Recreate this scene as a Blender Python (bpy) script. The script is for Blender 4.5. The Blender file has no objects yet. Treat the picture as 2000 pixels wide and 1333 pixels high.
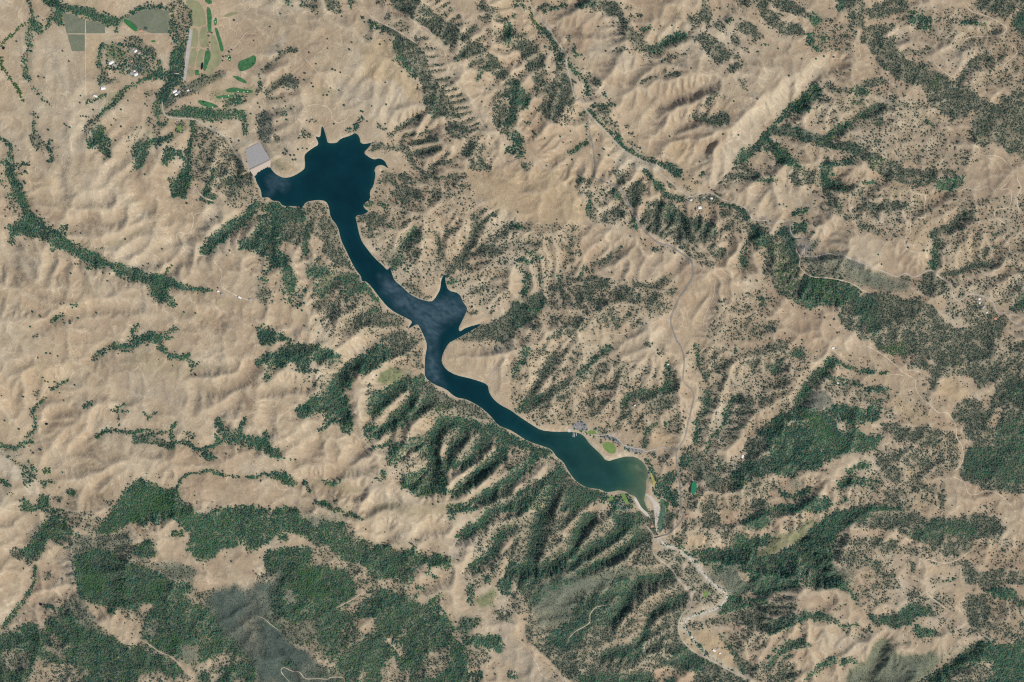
import bpy, bmesh, math, random, time
import numpy as np
from mathutils import Vector, Matrix
from mathutils.geometry import delaunay_2d_cdt

T0 = time.time()
scene = bpy.context.scene
C = scene.collection
S = 5.0                                  # metres per map pixel; the view is 10 km wide

# ------------------------------------------------------------------ camera
cam_data = bpy.data.cameras.new("camera")
cam_data.sensor_width = 36.0
CAM_H = 200000.0
cam_data.lens = 36.0 * CAM_H / (2000 * S)
cam_data.clip_start = 1000.0
cam_data.clip_end = 600000.0
cam = bpy.data.objects.new("camera", cam_data)
cam.location = (0, 0, CAM_H)
C.objects.link(cam)
scene.camera = cam

# ------------------------------------------------------------------ sky and sun
SUN_AZ, SUN_EL = math.radians(126), math.radians(47)
world = bpy.data.worlds.new("World")
scene.world = world
world.use_nodes = True
wn = world.node_tree.nodes
bg = wn["Background"]
sky = wn.new("ShaderNodeTexSky")
sky.sky_type = 'NISHITA'
sky.sun_disc = False
sky.sun_elevation = SUN_EL
sky.sun_rotation = SUN_AZ
world.node_tree.links.new(sky.outputs[0], bg.inputs[0])
bg.inputs[1].default_value = 0.085
sun_data = bpy.data.lights.new("sun", 'SUN')
sun_data.energy = 3.6
sun_data.angle = math.radians(0.5)
sun_data.color = (1.0, 0.95, 0.87)
sun = bpy.data.objects.new("sun", sun_data)
d = Vector((math.sin(SUN_AZ) * math.cos(SUN_EL), math.cos(SUN_AZ) * math.cos(SUN_EL), math.sin(SUN_EL)))
sun.rotation_euler = d.to_track_quat('Z', 'Y').to_euler()
sun.location = d * 20000
C.objects.link(sun)

scene.cycles.use_denoising = False        # keeps leaf-sized detail crisp
scene.cycles.filter_width = 1.2
scene.view_settings.view_transform = 'Standard'
scene.view_settings.look = 'None'
scene.view_settings.exposure = 0.33
scene.view_settings.gamma = 1.0
scene.view_settings.use_curve_mapping = False

# ---------------------------------------------------------------------------
# TRACED COVER.  Each tile is surveyed on a 2000 x 1332 sheet (4 units = 1 map pixel = 5 m).
# kind+density, then P (area) or a stroke width, then x y pairs.
# trees: d dark evergreen oak, w grey-green blue oak, g bright leafy; capitals also cut a gully
# ground: o olive grass, b brown, a ashy grey, p pale soil, y straw, c chaparral, k rock, m meadow, l lush
# x clears trees, v cuts a dry gully
TILES = {}
TILES[(0, 0)] = """
d.35 P 820 360 980 330 1230 400 1200 560 1000 600 830 540
d.5 16 1620 400 1632 300 1625 220
d.5 14 1480 240 1440 420 1425 560
d.6 22 1340 180 1320 260
d.45 P 1300 200 1380 160 1400 330 1340 340
p.9 P 1860 1080 1920 1100 1990 1100 1960 1140 1900 1130 1840 1090
p.8 16 1560 950 1680 1020 1800 1060 1890 1140 1930 1210
a.8 P 960 380 1130 360 1180 430 1160 560 1080 600 990 580 970 480
a.7 P 800 460 940 470 940 540 820 540
m.5 P 1500 640 1580 600 1700 560 1740 600 1600 680 1500 720
m.5 P 1620 720 1980 660 1990 740 1760 800 1640 780
d.5 20 1560 590 1620 600 1640 570
d.7 24 1420 650 1440 690
d.5 P 1850 740 1930 740 1930 800 1760 840 1750 800
p.4 14 1620 700 1690 640 1800 640 1900 660 1990 720
D.9 45 350 0 430 30 480 60 600 80
D.95 62 600 80 700 110 800 150 900 170
d.8 26 900 165 980 130 1060 100
d.75 28 215 0 235 60 245 140
d.9 38 245 140 260 200 320 245
d.8 28 395 130 385 190 370 220
d.9 46 450 90 470 180
G.8 16 240 180 170 200 100 270 30 320 15 360
G.8 20 10 450 10 520 60 590 110 660 150 720 180 790
d.5 40 230 230 220 330 240 370 200 450 190 520 200 600 230 630
d.5 20 250 670 290 720 330 760 390 820
d.5 26 260 890 280 940 260 1000 270 1040
w.6 P 220 1050 300 1050 340 1100 390 1150 300 1190 250 1130
d.7 25 390 1100 380 1170 410 1190 410 1250 380 1270
w.6 14 400 1160 470 1155
d.7 26 0 1080 50 1110 90 1160 80 1210 100 1240
d.8 48 60 1260 80 1330
d.8 30 0 1280 40 1275
d.8 26 120 1295 220 1280
d.9 34 1060 100 1160 50 1280 50 1340 100 1340 180
w.5 P 1290 20 1400 0 1480 80 1500 190 1460 240 1430 330 1400 330 1330 260 1340 160 1380 100
d.8 20 1400 0 1440 40 1490 90 1500 180 1470 240
d.95 P 1370 330 1440 300 1440 380 1420 560 1400 640 1340 700 1300 760 1270 800 1265 880 1210 920 1200 830 1215 750 1290 700 1320 600 1330 480 1350 400
w.9 26 1430 380 1420 560
d.97 P 1290 880 1360 870 1430 830 1500 840 1600 860 1700 870 1760 850 1850 860 1920 870 1940 940 1940 1050 1910 1070 1900 960 1880 900 1800 910 1700 930 1560 930 1440 915 1290 915
k.6 P 1280 800 1400 700 1530 620 1650 580 1740 540 1760 570 1680 620 1560 690 1430 760 1290 860
w.6 P 1280 800 1400 700 1530 620 1650 580 1740 540 1760 570 1680 620 1560 690 1430 760 1290 860
d.8 24 1285 810 1340 770 1420 730
d.7 P 1740 790 1860 770 1900 800 1820 840 1740 840
D.92 34 1510 950 1500 1080 1470 1150 1470 1330
D.95 40 1330 1060 1240 1090 1180 1110
d.95 P 1180 1100 1150 1180 1130 1260 1080 1330 1030 1330 1060 1240 1040 1180 1100 1110
d.92 P 1290 1130 1340 1180 1420 1170 1420 1210 1340 1230 1300 1310 1260 1270 1280 1200
w.5 P 1520 980 1640 990 1760 1050 1830 1150 1880 1230 1930 1330 1520 1330 1530 1150
w.5 P 660 980 740 910 780 930 800 1010 720 1080 700 1120 670 1090
o.6 P 740 1000 820 1030 850 1130 870 1230 840 1230 800 1150 730 1060
D.85 45 780 1000 750 1060 790 1130 840 1200
d.6 P 740 990 790 1000 810 1060 870 1100 860 1240 820 1220 780 1150 700 1170 670 1100 720 1060
w.5 P 970 1100 1060 1000 1110 980 1100 1050 1000 1110
w.45 P 1130 960 1160 910 1290 950 1250 1050 1200 1080 1190 970
d.8 28 1240 960 1290 970
D.9 26 1230 570 1180 590 1060 650 980 690 930 760 870 820 800 880 760 920
m.6 P 770 850 860 740 940 740 900 800 790 870
m.5 P 980 1160 1100 1100 1200 990 1215 1040 1100 1110 1000 1170
w.75 P 960 300 1050 280 1130 330 1230 380 1230 430 1150 430 1080 400 990 360
w.7 P 1000 440 1100 450 1180 500 1150 570 1050 600 1010 560
d.8 34 800 350 780 430 780 520
w.75 46 800 540 830 600 830 640
d.8 26 780 600 790 660
d.8 24 880 170 910 200 905 260
d.7 22 680 800 760 770 820 740
w.5 P 850 620 950 610 940 650 860 660
m.7 P 820 370 930 340 1000 400 960 470 850 470
d.8 34 1240 490 1250 550 1190 560
d.9 38 1180 570 1260 590 1340 580
w.5 P 1120 720 1180 700 1230 730 1150 760
d.7 P 1375 950 1440 960 1440 1040 1370 1030
w.6 P 1420 650 1480 640 1560 700 1440 760 1400 740
p.6 P 830 480 900 470 930 520 860 540
p.6 P 1030 370 1100 380 1130 440 1060 430
p.7 P 1000 570 1060 540 1090 580 1030 600
p.5 P 1350 690 1420 680 1420 740 1350 750
p.5 P 1230 420 1320 420 1330 530 1270 560
y.7 P 670 270 880 280 760 400 740 540 670 560
o.5 P 600 0 790 0 740 60 620 30
v 50 1130 760 1100 700
v 60 100 960 160 1040
v 60 380 820 520 880
"""
TILES[(1, 0)] = """
k.6 P 20 1130 60 1120 110 1260 130 1332 100 1332 70 1250
o.8 P 110 1250 200 1260 300 1310 340 1332 150 1332
p.5 P 300 1240 370 1180 385 1240 370 1332 320 1332
c.4 P 130 1270 260 1300 240 1332 150 1332
w.5 P 90 0 150 0 140 30 100 20
d.5 P 210 0 270 0 265 50 230 40
w.65 P 330 0 470 0 480 60 450 100 400 60 330 60
w.85 P 540 0 650 0 670 100 640 110 560 80
d.7 24 740 0 740 60
w.6 P 750 0 800 0 760 40
d.75 P 870 170 930 160 970 210 950 240 900 240
d.6 20 830 130 840 140
d.6 24 855 290 895 310
w.95 P 970 200 1060 230 1160 290 1250 330 1300 380 1340 470 1360 560 1400 640 1470 700 1520 800 1570 850 1600 930 1560 940 1480 930 1440 900 1400 920 1380 870 1330 860 1310 720 1290 640 1240 600 1180 530 1130 470 1100 400 1090 310 1020 250 980 280
d.85 34 1100 320 1110 400 1140 470 1200 540 1240 600
d.8 P 1390 740 1420 760 1420 880 1390 930 1380 850
d.8 22 1080 480 1130 440
W.8 20 1130 250 1190 230
W.8 20 1090 210 1130 180
W.85 24 1230 320 1330 295
W.7 15 1280 390 1340 380 1410 390
W.9 15 1320 450 1420 445
W.9 17 1340 525 1460 508
W.95 17 1360 565 1480 548
W.95 17 1390 635 1520 612
W.95 17 1430 695 1540 650
W.95 17 1470 725 1600 685
W.95 17 1490 775 1610 740
W.95 17 1520 815 1630 778
W.95 17 1550 852 1650 838
W.95 17 1570 905 1680 880
W.95 17 1600 960 1700 928
W.95 17 1640 1000 1750 968
W.95 17 1650 1042 1740 1008
W.95 17 1680 1085 1770 1060
n1 P 1300 360 1420 380 1480 500 1560 620 1660 740 1780 960 1790 1080 1690 1110 1640 1010 1570 870 1490 740 1400 640 1345 520
k.7 P 990 160 1040 80 1055 120 1040 170
w.6 P 990 160 1040 80 1055 120 1040 170
w.5 P 930 10 1010 0 1000 60 940 40
w.95 P 1040 0 1260 0 1330 40 1400 100 1480 150 1560 220 1620 270 1700 310 1790 370 1860 430 1900 500 1960 560 2000 620 2000 700 1950 640 1880 600 1830 560 1790 560 1740 630 1720 640 1740 560 1800 490 1730 500 1670 540 1690 480 1620 460 1560 490 1560 440 1600 370 1620 330 1560 320 1480 360 1460 290 1400 280 1340 230 1280 190 1220 160 1150 90 1080 60
d.6 26 1570 480 1610 380
d.6 26 1730 630 1790 540 1850 490
W.85 22 1370 55 1430 10
W.85 24 1430 85 1510 20
W.8 18 1470 120 1540 75
W.8 22 1520 170 1600 130
W.7 18 1590 205 1660 180
W.8 20 1640 255 1710 220
W.6 20 1700 315 1780 290
w.75 P 1720 60 1760 30 1840 50 1900 90 1950 170 1960 240 1900 170 1800 180 1720 150 1760 100
x P 1760 80 1800 80 1800 130 1750 130
d.95 P 1940 190 1980 180 2000 230 2000 330 1980 390 1950 340 1940 260
w.4 P 1810 220 1940 250 1960 340 1900 360 1820 300
d.9 P 1960 730 2000 700 2000 1080 1970 1060 1960 960 1980 850
w.8 P 1830 770 1900 700 1960 650 2000 640 2000 720 1940 750 1860 790
w.75 P 1850 800 1960 780 1980 1050 1900 1050 1850 980
d.85 P 1930 1200 1970 1140 2000 1130 2000 1190
w.9 P 1480 1010 1530 960 1600 950 1650 1010 1660 1080 1700 1110 1780 1140 1810 1170 1740 1190 1790 1240 1840 1310 1840 1332 1660 1332 1690 1280 1620 1220 1590 1200 1640 1140 1640 1090 1560 1090 1490 1070
W.85 38 1050 1060 1090 1010 1160 980 1220 930
w.8 P 1220 920 1280 885 1300 940 1240 950
W.7 26 950 960 970 1000 1020 1010
W.9 28 1130 1120 1180 1060 1240 1050
W.9 30 1280 1060 1360 1030
W.9 34 1210 1140 1280 1120 1350 1100
W.95 38 1220 1210 1300 1190 1430 1155
W.8 26 1460 1240 1500 1200
W.9 30 1360 1320 1420 1280 1520 1265
d.6 18 1395 1105 1410 1100
w.92 P 880 1150 930 1110 1020 1130 1120 1130 1180 1160 1210 1210 1260 1290 1300 1332 1240 1332 1180 1250 1120 1190 1020 1160 870 1190
w.6 P 310 1070 360 1000 430 1050 450 1080 400 1090 320 1090
D.65 36 770 1010 800 960 830 920
d.55 24 700 1020 760 1030
w.5 20 400 945 480 960
k.8 P 0 890 80 870 130 910 150 970 110 1060 100 1120 40 1100 10 1010
w.6 P 0 890 80 870 130 910 150 970 110 1060 100 1120 40 1100 10 1010
w.6 P 130 1040 180 1050 180 1110 140 1100
w.5 P 210 1160 250 1170 250 1220 210 1200
w.5 22 160 880 220 880 290 840
d.8 22 210 900 235 895
w.5 25 60 720 120 780 210 770
w.8 P 60 700 130 650 190 590 280 570 340 640 330 690 250 710 180 690 100 740
k.9 P 200 600 290 570 345 650 300 700 230 660
o.8 P 250 660 330 660 330 690 250 700
W.6 32 60 550 120 490 190 430
w.75 38 190 410 250 390 310 400
d.6 20 30 600 30 670
w.7 P 0 690 50 680 60 720 0 750
p.6 P 60 440 160 300 200 220 240 200 240 300 180 390 100 460
b.6 P 300 430 400 470 560 640 620 680 500 690 350 640
o.6 P 400 660 480 700 600 690 660 720 540 760 460 740
y.8 P 840 400 960 310 1080 300 1110 420 1210 600 1250 700 1290 800 1200 780 1120 660 1060 620 980 640 850 600
b.7 P 850 570 960 540 980 630 1040 640 960 645 840 610
b.6 P 1240 600 1290 660 1300 800 1260 790
a.8 P 640 660 980 660 1010 820 760 860 640 760
b.5 P 1400 400 1450 380 1500 520 1440 520
v 50 470 500 560 520 640 550
v 40 700 900 740 960
"""
TILES[(2, 0)] = """
p.6 18 150 60 230 165 330 290 420 440 470 620 500 770 560 800 640 930 780 1070 900 1200 1040 1250 1190 1300
p.5 30 530 700 590 770 620 820
G.75 24 130 0 150 80 160 160 220 230
D.8 34 220 230 300 270 340 340 370 420
d.8 P 200 200 260 230 340 300 320 350 220 260
d.9 P 340 330 420 430 400 480 350 500 340 400
D.8 30 430 460 470 540 540 580 580 640 590 740
w.8 P 190 60 260 20 320 60 240 120
d.7 20 280 80 360 60 430 40
w.92 P 0 240 100 250 150 320 200 380 250 440 270 580 240 640 170 650 140 540 60 420 0 350
w.96 P 340 490 420 500 460 620 490 720 490 830 400 820 370 900 300 940 210 870 230 800 300 790 330 700 330 600
w.75 P 160 700 260 620 330 620 310 720 240 790 180 770
w.4 P 280 940 400 840 500 850 480 980 380 980
d.7 18 10 100 20 150
d.6 14 60 40 110 70
d.4 18 190 355 240 360 320 390
w.5 P 430 270 470 280 450 350
d.7 26 490 370 500 440 540 430
d.95 P 0 600 60 650 90 720 140 800 130 850 70 830 30 850 40 920 0 980
d.9 P 0 980 60 1050 100 1110 110 1200 60 1240 20 1180 0 1100
w.75 P 60 1260 160 1290 150 1332 80 1332
d.4 P 0 0 100 0 100 60 0 60
d.6 20 110 960 140 970
w.85 P 640 800 700 800 780 870 740 880 820 960 800 1010 740 970 680 920
D.85 26 540 900 590 860 640 910 700 980 790 1060 830 1130 900 1180 1000 1230 1100 1260 1190 1280
d.6 20 590 950 600 1050 620 1090
d.92 P 780 1040 840 1040 860 1100 820 1110
w.5 P 860 1080 1000 1150 1030 1170 960 1180
w.7 P 870 985 920 985 900 1020
w.7 P 910 1040 960 1040 950 1080
w.8 P 610 630 680 610 700 660 660 690
D.6 15 600 580 620 600
d.6 15 730 720 745 765
d.75 20 640 830 720 820 800 820
d.85 P 1190 1290 1240 1280 1330 1332 1200 1332
w.5 P 880 1300 960 1280 950 1332
w.7 P 1160 1200 1190 1180 1180 1230
d.6 P 440 1180 590 1090 600 1130 500 1200 440 1220
w.96 P 490 60 560 20 640 10 700 10 800 20 850 60 880 130 840 140 760 120 700 90 560 70
d.8 P 500 50 560 20 660 20 660 50 560 70
w.92 P 840 140 900 150 960 230 1000 260 1040 330 1100 370 1090 430 1000 420 950 380 940 320 870 280 850 200
D.97 56 1110 390 1180 350 1240 310 1330 280
d.85 P 1000 240 1080 190 1100 220 1040 250
w.7 18 890 60 930 55
w.6 15 900 130 950 130
w.5 P 1050 430 1100 440 1080 500
w.6 16 980 120 1020 125
w.6 22 790 410 880 385 920 400
W.7 22 1160 480 1240 450
W.6 18 1270 440 1370 410
w.6 P 1180 560 1330 560 1310 600 1180 600
W.85 22 1010 650 1080 610
w.96 P 1400 290 1520 250 1570 300 1640 350 1700 420 1760 420 1770 460 1680 480 1640 520 1560 460 1500 390 1440 320
w.9 P 1680 540 1770 480 1780 520 1740 590 1700 590
w.97 P 1460 100 1500 0 1540 20 1560 80 1550 170 1480 160
w.7 P 1360 130 1450 90 1490 200 1420 230
w.6 P 1560 170 1660 200 1680 270 1600 240
w.7 P 1690 260 1760 280 1790 370 1890 380 1840 400 1720 340
w.85 P 1730 200 1840 180 1920 230 1980 300 1900 330 1800 270
d.7 25 1690 180 1720 150
d.5 18 1950 350 2000 360
w.5 P 1760 620 1830 620 1840 720 1800 700
w.96 P 1460 850 1520 780 1590 720 1630 750 1560 800 1500 850
w.5 P 1620 750 1710 740 1660 780
w.97 P 1390 890 1450 880 1540 880 1640 880 1700 920 1680 980 1540 970 1460 940 1390 920
w.5 P 1710 0 1880 0 1880 80 1780 40
w.96 P 1890 0 2000 0 2000 190 1950 150 1920 80
d.95 P 1720 1280 1800 1180 1940 1100 2000 1020 2000 1180 1900 1180 1850 1260 1760 1290
w.6 P 1690 1332 1780 1290 1880 1332
v 60 1080 920 1180 820 1260 760 1400 720 1560 660
v 44 600 245 660 220 740 200
v 44 660 280 800 240
v 44 710 330 800 310
v 44 860 590 960 560 1010 530
v 44 980 560 900 640
v 44 1250 1040 1290 980 1390 960
v 50 1480 1180 1560 1120 1640 1080
a.8 P 740 440 900 420 1000 480 960 560 840 560
b.8 P 440 240 560 230 620 330 560 440 500 400
b.6 P 340 100 500 100 700 110 760 180 620 250 440 230
b.6 P 720 600 840 600 860 700 760 680
b.6 P 60 950 160 900 240 1060 300 1200 240 1260 120 1180
a.7 P 1200 510 1400 490 1440 540 1260 550
p.8 P 820 1150 900 1190 1180 1290 1180 1332 810 1332
p.45 P 1640 1332 1660 1050 1780 900 1980 800 2000 900 1900 1080 1740 1240
o.5 P 700 330 760 310 790 340 730 350
y.6 P 1280 1080 1420 1100 1360 1300 1240 1240 1190 1140
b.5 P 1480 1150 1620 1060 1680 960 1780 960 1640 1160
"""
TILES[(3, 0)] = """
w.2 P 400 640 1260 790 1400 1000 1600 1300 900 1260 500 1120 340 860
w.2 P 1060 60 2000 60 2000 700 1560 700 1480 400 1000 180
w.95 P 0 80 120 160 230 200 280 240 300 280 200 280 120 260 0 190
w.9 P 0 0 160 0 260 60 330 100 300 150 180 110 60 80
d.75 P 310 120 360 90 420 180 350 220 320 170
d.95 P 540 0 575 0 570 90 540 110
w.9 P 570 0 740 0 760 100 760 230 700 220 650 190 620 120
w.96 P 760 90 850 30 960 0 1060 0 1100 70 1040 110 940 120 860 160 780 160
w.85 P 700 310 760 230 860 200 980 180 990 220 900 280 1000 290 980 340 880 340 800 380 770 360 740 340
w.96 P 780 370 860 320 960 330 1040 400 1080 480 1200 510 1300 560 1400 600 1480 660 1600 700 1660 780 1740 800 1830 830 1820 760 2000 720 2000 1250 1940 1180 1880 1210 1820 1120 1740 1110 1680 1160 1600 1120 1560 1020 1580 940 1640 860 1560 870 1520 950 1440 950 1400 900 1330 860 1280 830 1240 760 1180 680 1080 640 990 620 960 570 880 530 840 450
g.5 P 1260 620 1340 610 1330 670 1280 680
m.8 P 1830 830 1930 820 2000 900 1900 900
g.3 P 1640 1040 1700 1010 1710 1100 1650 1120
d.6 22 1060 80 1160 110
d.85 P 1090 150 1200 130 1280 150 1280 220 1200 230 1110 190
w.5 P 1370 130 1450 150 1440 250 1380 200
d.9 30 1510 190 1580 180 1690 190
w.96 P 1590 30 1640 0 2000 0 2000 60 1900 80 1840 150 1760 120 1660 70
d.9 P 1900 210 1930 120 2000 90 2000 300 1950 260
W.8 26 1050 410 1150 410 1260 380
w.8 P 1220 510 1270 480 1280 530
W.9 42 1480 640 1540 570 1580 500 1640 470
w.7 P 1640 480 1700 410 1750 440 1760 490 1680 510
w.5 P 1860 640 2000 620 2000 760 1880 720
d.97 P 20 1000 120 870 220 780 320 690 380 640 400 690 380 790 310 800 320 880 260 880 180 880 100 950 60 1020 0 1040 0 1000
w.6 P 400 640 480 630 540 690 620 690 600 730 500 720
d.95 P 630 720 680 680 760 690 800 740 720 760 660 750
w.92 P 700 640 860 610 950 620 930 660 800 690 720 680
w.5 P 520 780 720 790 740 820 560 890
w.4 P 420 780 520 780 480 830
d.8 30 660 800 720 800
w.92 P 20 1010 150 980 260 1010 350 1050 450 1060 500 1120 680 1120 740 1160 700 1220 560 1170 400 1150 280 1110 140 1050 40 1050
d.5 P 20 1010 150 980 260 1010 350 1050 450 1060 500 1120 680 1120 740 1160 700 1220 560 1170 400 1150 280 1110 140 1050 40 1050
D.97 42 460 1080 560 1020 660 940 760 870 850 830
w.92 P 760 890 800 840 960 790 1080 800 1100 840 1240 830 1250 850 1120 840 1000 830 900 880 920 960 850 980 780 920
w.8 25 1100 860 1150 880 1180 910
w.5 P 920 930 1000 980 1040 1010 940 1000
D.8 22 1220 950 1290 990
w.7 20 780 1160 830 1120 880 1110
w.7 22 1010 900 1050 920 1090 930
d.9 P 0 1100 60 1130 160 1220 260 1300 300 1332 200 1332 60 1230
d.97 P 380 1310 460 1270 560 1260 680 1240 680 1280 560 1300 480 1332
w.92 P 700 1200 760 1180 860 1200 900 1250 1000 1270 1060 1320 1000 1332 800 1332
g.35 P 800 1200 860 1210 900 1260 860 1332 800 1332
w.6 P 1000 1270 1100 1200 1110 1240 1060 1300
w.3 P 1100 1180 1400 1180 1400 1300 1150 1300
w.25 P 1480 1180 1640 1180 1600 1320 1450 1300
w.3 P 380 120 700 220 700 420 420 420 330 360
d.7 P 290 260 360 260 370 330 300 330
d.7 P 380 290 460 290 440 350
d.7 30 320 340 390 400
p.9 P 640 230 690 240 700 330 660 300
b.5 P 500 260 620 240 640 330 520 420 460 380
p.45 P 0 760 240 560 420 480 480 560 340 640 120 860 0 980
p.5 P 320 960 560 1060 740 860 1000 700 960 760 760 860 560 1020
a.5 P 960 200 1500 260 1480 560 1280 520 1000 300
b.6 P 1000 700 1200 720 1240 800 1000 740
v 50 1000 300 1150 260 1400 330
v 50 1740 250 1560 300 1420 420
v 50 300 660 420 520 560 500
"""
TILES[(0, 1)] = """
D.9 54 70 0 100 60 130 150 170 230 210 310
d.85 P 0 470 60 430 170 400 210 320 300 380 440 490 420 520 370 540 240 520 180 490 110 480 60 450
D.9 30 220 330 330 410 440 490
d.9 35 110 490 100 560
d.6 16 70 560 110 570
d.95 35 440 490 430 560 410 620
D.9 28 460 490 530 440
D.96 78 480 560 560 600 640 650 720 690 800 730
D.92 50 800 725 870 740 930 750
D.96 74 950 790 1050 810 1150 840 1250 850 1330 880
D.92 42 1330 880 1420 910 1500 920
d.8 22 1500 920 1650 940
D.96 86 1190 850 1200 900 1240 960
d.92 45 1240 990 1300 1010 1350 1050
G.85 15 1290 820 1310 780 1345 740
w.35 P 30 180 130 180 170 350 150 400 80 300
d.6 P 60 180 130 190 140 230 50 230
d.3 P 0 0 50 0 60 150 0 120
d.6 18 150 30 210 15
d.6 12 150 95 200 100
d.6 18 670 765 740 765
v 60 470 490 600 420 700 370 800 400 950 370
v 60 770 600 900 570 1000 510 1180 420
v 50 980 660 1060 610 1140 550
v 60 1060 770 1130 720 1240 690 1350 640
v 50 1210 640 1280 600 1370 550
v 60 420 650 380 780 340 900
v 40 480 650 530 720
v 50 100 560 100 700
v 50 250 1260 380 1190 500 1140 700 1080 900 1070 1060 1070
v 50 460 0 470 180
v 50 1050 0 1080 160 1180 290
v 50 1280 830 1400 700 1460 640
v 50 1360 1060 1480 1110 1640 1150 1720 1200
v 50 0 680 160 830 300 950 460 980
v 50 600 270 720 230 860 220
v 60 0 960 200 1040 340 1120
v 50 1460 520 1540 440 1660 330
o.6 P 780 600 900 560 1000 490 1180 410 1100 480 960 570 880 610
b.5 P 580 430 640 370 720 345 780 380 700 410
o.5 P 1480 940 1640 930 1640 980 1500 990
o.5 P 1680 1000 1900 1000 1900 1060 1700 1050
o.5 P 1330 1100 1450 1100 1600 1130 1700 1180 1620 1170 1400 1140
y.5 P 180 20 460 40 460 140 220 160
d.75 26 410 1180 440 1150 490 1130
d.6 28 560 1060 600 1055
w.5 20 260 1300 310 1295
d.96 P 1010 1332 1040 1310 1110 1300 1200 1280 1270 1300 1370 1300 1350 1320 1240 1332
D.8 25 1040 1290 1050 1240 1075 1215
d.85 26 1310 1280 1350 1240 1390 1240
d.96 P 1420 0 1480 0 1500 100 1460 140 1450 230 1410 200 1340 200 1340 140 1400 110 1390 40
d.85 P 1310 70 1380 60 1380 100 1330 100
w.5 P 1480 0 1990 0 1990 250 1850 300 1780 280 1800 200 1740 180 1640 100 1520 60
d.92 P 1570 160 1680 170 1690 220 1640 270 1570 240
D.8 30 1660 0 1640 80 1610 150
d.5 P 1720 40 1900 40 1900 120 1760 140
D.96 68 1600 640 1650 570 1730 500 1800 450 1880 410 1950 350 2000 290
w.4 P 1600 520 1800 400 1860 400 1740 470 1640 560
d.92 P 1860 630 1880 560 1980 480 2000 480 2000 650 1960 600
"""
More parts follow.
